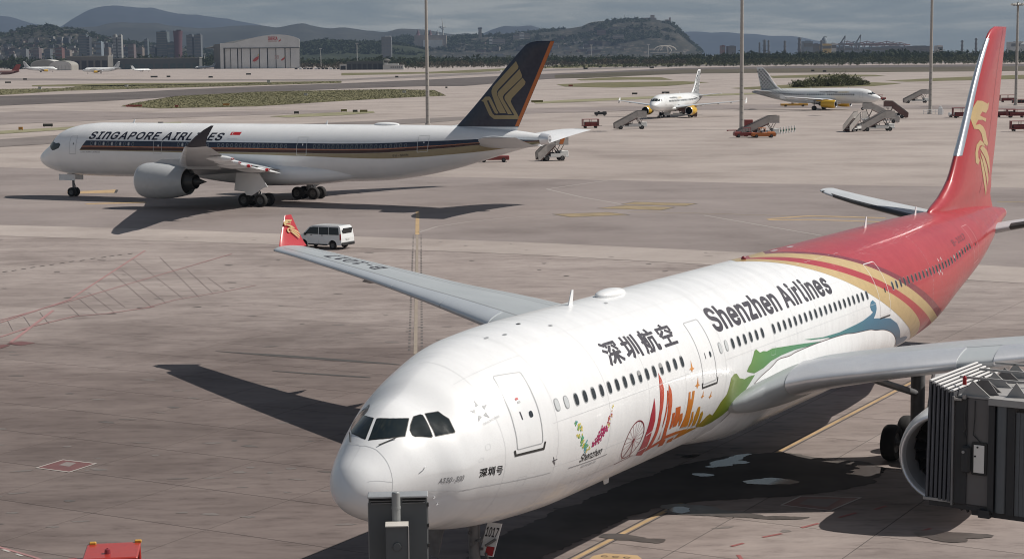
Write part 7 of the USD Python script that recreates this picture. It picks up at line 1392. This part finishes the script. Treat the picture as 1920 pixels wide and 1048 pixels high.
for i, (u, vt, s, m) in enumerate(((1578, 68, 1, CRN), (1607, 66, 1, CRN))):
    t = thing('port_crane', f'{["left", "right"][i]} one of two tall grey cranes with raised booms', 'crane', (XP(u), Yq, 0)); z1, z2 = ZP(84, u), ZP(vt, u); mb = MB()
    for x in (-9, 9): mb.tube((x, 0, 0), (x * .5, 0, z1), 1.5).tube((x, 0, z1 * .4), (-x * .7, 0, z1 * .8), 1.0)
    mb.build('leg', m, t); MB().tube((-6, 0, z1 * .95), (9, 0, z2), 1.7).tube((6, 0, z1 * .8), (9, 0, z2), 1.0).build('boom', m, t); MB().box((0, 0, z1), (16, 9, 6)).build('machine_house', m, t)
for i in range(9):
    u = 1630 + i * 13.2; t = thing('port_crane', f'{["first", "second", "third", "fourth", "fifth", "sixth", "seventh", "eighth", "ninth"][i]} of the row of low rust and grey quay cranes', 'crane', (XP(u), Yq + 300, 0), 0, 'quay cranes in a row'); z1 = ZP(82 + (i % 3), u); m = CRR if i % 3 != 1 else CRN; mb = MB()
    for x in (-11, 11): mb.tube((x, 0, 0), (x, 0, z1), 1.4)
    mb.tube((-11, 0, z1 * .5), (11, 0, z1 * .5), 1.2).build('leg', m, t); MB().tube((-30, 0, z1), (26, 0, z1 * 1.02), 1.7).tube((0, 0, z1 * 1.22), (-28, 0, z1), .8).tube((0, 0, z1 * 1.22), (24, 0, z1), .8).tube((-3, 0, z1), (0, 0, z1 * 1.22), 1.2).build('boom', m, t)
for i, (u, w_) in enumerate(((1832, 12), (1905, 16))):
    t = thing('storage_tank', ['large pale storage tank left of the red tail tip', 'large pale storage tank at the right edge'][i], 'tank', (XP(u), Yq - 100, 0)); rr_ = w_ / 2 * Yq / CF * 1.6; MB().lathe([(0, rr_), (ZP(84, u), rr_), (ZP(80, u), rr_ * .5), (ZP(79.5, u), .01)], 24, 'z').build('tank_shell', PALEB, t, smooth=40)
    MB().lathe([(ZP(86, u), rr_ * 1.01), (ZP(85.6, u), rr_ * 1.02), (ZP(85.2, u), rr_ * 1.01)], 24, 'z').build('rim', GREYB, t)
# small airfield things: boards and huts
BOARD = mat('sign_board_dark', (.05, .05, .04), .6, var=.2); BOARDY = mat('sign_board_olive', (.17, .15, .05), .6, var=.2)
sg = [(90, 238.5, 18, 0, 'wide dark taxiway board on the pale green strip at left'), (556, 214.5, 9, 0, 'small dark taxiway board left of the olive group'), (645, 210.5, 11, 1, 'olive taxiway board left of a dark one'), (666, 211.5, 9, 0, 'dark taxiway board in the olive group'), (682, 211.5, 14, 1, 'stepped olive taxiway board right end of its group'), (1007, 193, 22, 1, 'long olive board just right of the navy tail'), (1190, 178, 10, 0, 'dark board above the white jet wing'), (1248, 176, 14, 0, 'dark board right above the white jet cockpit'), (289, 146.5, 13, 0, 'dark board on the far apron, left of another'), (316, 146, 7, 0, 'small dark board on the far apron'), (395, 147, 8, 0, 'dark board below the hangar side wing'), (466, 141.5, 9, 0, 'dark board below the hangar doors'), (15, 157, 11, 0, 'dark board at the far left runway edge'), (47, 151, 7, 0, 'small dark board near the leftmost jet'), (744, 146.5, 6, 0, 'dark marker left of the tall mast'), (837, 166.5, 4, 0, 'dark marker at the tip of the grass island'), (1098, 131, 8, 0, 'dark board right of the navy tail on far grass'), (1125, 128, 5, 0, 'small dark board on far grass'), (1222, 129.5, 8, 0, 'dark board beyond the white jet tail'), (1524, 135, 6, 0, 'small dark marker above the speckled tail jet'), (1546, 136, 6, 0, 'small dark marker right of its twin above the speckled jet'), (251, 201.5, 30, 2, 'long red and white board at the tip of the grass island'), (331, 202, 6, 2, 'small red marker beside the grass island'), (424, 199, 12, 3, 'orange marker pair beside the grass island'), (39, 245, 8, 3, 'round orange marker on the strip at far left'), (1070, 163, 8, 2, 'red marker by the dry grass right of the navy tail')]
for u, v, w_, c_, lab in sg:
    p = G(u, v); k = p[1] / CF; t = thing('taxiway_sign', lab, 'sign board', p); w = w_ * k; h = max(3.6 * k, .8)
    MB().box((0, 0, h * .6), (w, .3, h * .8)).build('panel', [BOARD, BOARDY, mat('board_red', (.30, .07, .05), .6), mat('board_orange', (.45, .22, .06), .6)][c_], t); mb = MB()
    for x in (-w * .4, w * .4): mb.box((x, 0, h * .15), (.1, .12, h * .3))
    mb.build('foot', BOARD, t)
for i, (u, v) in enumerate(((237, 163.5), (75, 168), (504, 155.5), (573, 180), (758, 175), (1111, 120), (1178, 114))):
    p = G(u, v); k = p[1] / CF; t = thing('airfield_hut', f'small white instrument hut {["on the far grass below the parked white jet", "at the far left below the runway", "below the hangar lettering", "on the grass island behind the jet fuselage", "on the grass island by the tall mast", "right of the navy tail with a red and white board", "before the far trees under the big hill"][i]}', 'hut', p); MB().box((0, 0, 2.2 * k), (6 * k, 3 * k, 4.4 * k), ch=.1 * k).build('wall', WBLD, t); MB().box((0, 0, 4.6 * k), (6.6 * k, 3.6 * k, .5 * k)).build('roof', RL, t)
for i, (u, v, vt) in enumerate(((602, 128, 92), (670, 130, 82), (411, 127, 86), (384, 126, 102), (1109, 118, 85), (1216, 112, 84), (1284, 112, 98))):
    p = G(u, v + 1); h = at_depth(u, vt, p[1])[2]; t = thing('floodlight_mast', f'thin distant floodlight mast {["right of the hangar", "behind the fire station", "at the hangar corner", "left of the hangar side wing", "beside the red and white board under the big hill", "before the arch bridge", "right of the arch bridge"][i]}', 'light mast', p); MB().tube((0, 0, 0), (0, 0, h), p[1] / CF * .5).build('mast', PALEB, t); MB().box((0, 0, h), (p[1] / CF * 5, p[1] / CF * 1.5, p[1] / CF * 1.6)).build('lamp_head', PALEB, t)
# parked vehicles near the hangar, one row
r = np.random.default_rng(77)
for i in range(26):
    u = 372 + i * 7.2 + r.uniform(-1, 1); far = u > 460; u = u + 90 if far else u; p = G(u, 127.5 + far * 3); k = p[1] / CF; n_ = i if not far else i - 12
    ordn = ['first', 'second', 'third', 'fourth', 'fifth', 'sixth', 'seventh', 'eighth', 'ninth', 'tenth', 'eleventh', 'twelfth', 'thirteenth', 'fourteenth'][n_ % 14]; col = (['white', 'grey', 'black', 'white'] if not far else ['black', 'black', 'white', 'dark grey'])[i % 4]
    t = thing('parked_vehicle', f'{ordn} vehicle from the left, {col}, ' + ('in the dark row right of the hangar' if far else 'in the row under the hangar side wing'), 'vehicle', p, 0, 'vehicles in the dark row right of the hangar' if far else 'vehicles in the row under the hangar side wing')
    MB().box((0, 0, 1.6 * k), (5.5 * k, 2.4 * k, 2.2 * k), ch=.3 * k).build('body', [VW, STEEL, BLACKP, VW][i % 4] if not far else [BLACKP, BLACKP, VW, GEARM][i % 4], t); MB().box((0, 0, .4 * k), (4.6 * k, 2.2 * k, .8 * k)).build('wheels', TYRE, t)

# ------------------------------------------------------------------ aircraft
shenzhen_a330()
singapore_a350()
vj = narrow_jet('narrow_body_airliner', 'white narrow body jet with speckled grey tail and yellow engines, facing right', 'airliner', (101.07, 507.28, 0), 2.6136)
dup(vj, 'narrow_body_airliner', 'white narrow body jet facing left with stairs docked at its nose', 'airliner', (34.5, 452.5, 0), 1.140)
def far_jet(label, u, v, rz, sc):
    p = G(u, v); o = np.array([17.0 * sc * math.cos(rz), 17.0 * sc * math.sin(rz)]); return dup(vj, 'narrow_body_airliner', label, 'airliner', (p[0] - o[0], p[1] - o[1], 0), rz, scale=sc)
far_jet('small white parked jet facing right before the vaulted sheds', 78, 136, R1(200), 1.25)
far_jet('small white parked jet facing left before the cargo building', 188, 138.5, R1(14), 1.2)
far_jet('white jet mostly hidden behind the navy tail, wing tip showing', 968, 142.5, R1(60), 1.0)
far_jet('tiny white jet parked before the hangar doors', 516, 128, R1(150), .55); far_jet('tiny white jet parked at the right corner of the hangar', 551, 128.3, R1(165), .6)
def small_jet(name, label, u, v, rz, m, sc, ttail=True, tailm=None):
    p = G(u, v); t = thing(name, label, 'airliner', p, rz, scale=sc); b = Body(3.0, [0, .4, 1.2, 2.5, 4, 6, 22, 26, 30, 33], [-.4, 0, .5, 1.1, 1.5, 1.65, 1.65, 1.6, 1.4, .9], [-.4, -.9, -1.25, -1.5, -1.62, -1.65, -1.65, -1.3, -.4, .5], [0, .6, 1.0, 1.4, 1.6, 1.65, 1.65, 1.5, .9, .2])
    put('fuselage', b.skin(40, 28), m, t); put('tail_fin', Foil([(4.2, 26.5, 0, 6, .09), (9.4, 30.8, 0, 3.6, .08)], 'v').mesh(14), tailm or m, t, smooth=40)
    for s in (1, -1):
        put('wing', Foil([(1, 13, 2.0, 5.5, .12), (14, 19, 2.9, 1.6, .1)], 'h', s).mesh(14), LIGHTGREY, t, smooth=40); put('tailplane', Foil([(.1, 31.2, 9.3, 3.0, .1), (5.5, 33.2, 9.4, 1.3, .1)], 'h', s).mesh(12) if ttail else Foil([(.3, 28.6, 3.9, 3.4, .1), (5.5, 31.6, 4.3, 1.4, .1)], 'h', s).mesh(12), m, t, smooth=40)
        if ttail: MB().lathe([(0, .55), (.2, .72), (2.6, .7), (4.0, .45)], 16, 'x', (24.5, s * 2.4, 3.7)).build('engine', m, t, smooth=40)
        else: MB().lathe([(0, .4), (.3, .6), (2.4, .55), (3.6, .15)], 16, 'x', (12.2, s * 4.4, 2.4)).build('engine', m, t, smooth=40)
        MB().tube((16, s * 2.4, 0.4), (16, s * 2.0, 2), .14).build('landing_gear', GEARM, t); wheel(t, (16, s * 2.4, .5), .5, .4, TYRE, RIM, 12)
    MB().tube((4, 0, .4), (4, 0, 1.6), .1).build('landing_gear', GEARM, t); wheel(t, (4, 0, .4), .4, .3, TYRE, RIM, 12)
small_jet('tail_engined_jet', 'pale T tail jet taxiing before the far trees under the big hill', 1230, 117.8, R1(184), AWHITE, 1.15)
small_jet('regional_aircraft', 'small white aircraft with dark tail facing right before the long low terminal', 283, 135, R1(220), VW, .85, False, NACELLE)
small_jet('regional_aircraft', 'small white aircraft left of the hangar side wing, before the long terminal', 366, 130, R1(25), VW, 1.0, False)
small_jet('regional_aircraft', 'aircraft with dark red tail cut off by the left edge', -44, 144.5, R1(10), BRICK, 1.3, False, GSE_RED)

# ------------------------------------------------------------------ haze
HAZE = usdkit.material(stage, '/World/Looks/haze_air', {"v": ("principled_volume", {"color": (.40, .53, .74), "density": 3.4e-5, "anisotropy": .1})}, [], volume="v.volume")
hb = MB().box((0, 9000, 640), (26000, 30000, 1300)).tri()
hb.vertices[:, 2] = np.where(hb.vertices[:, 2] < 0, -1.1, 1150.0)
put('haze', hb, HAZE, kind='stuff')
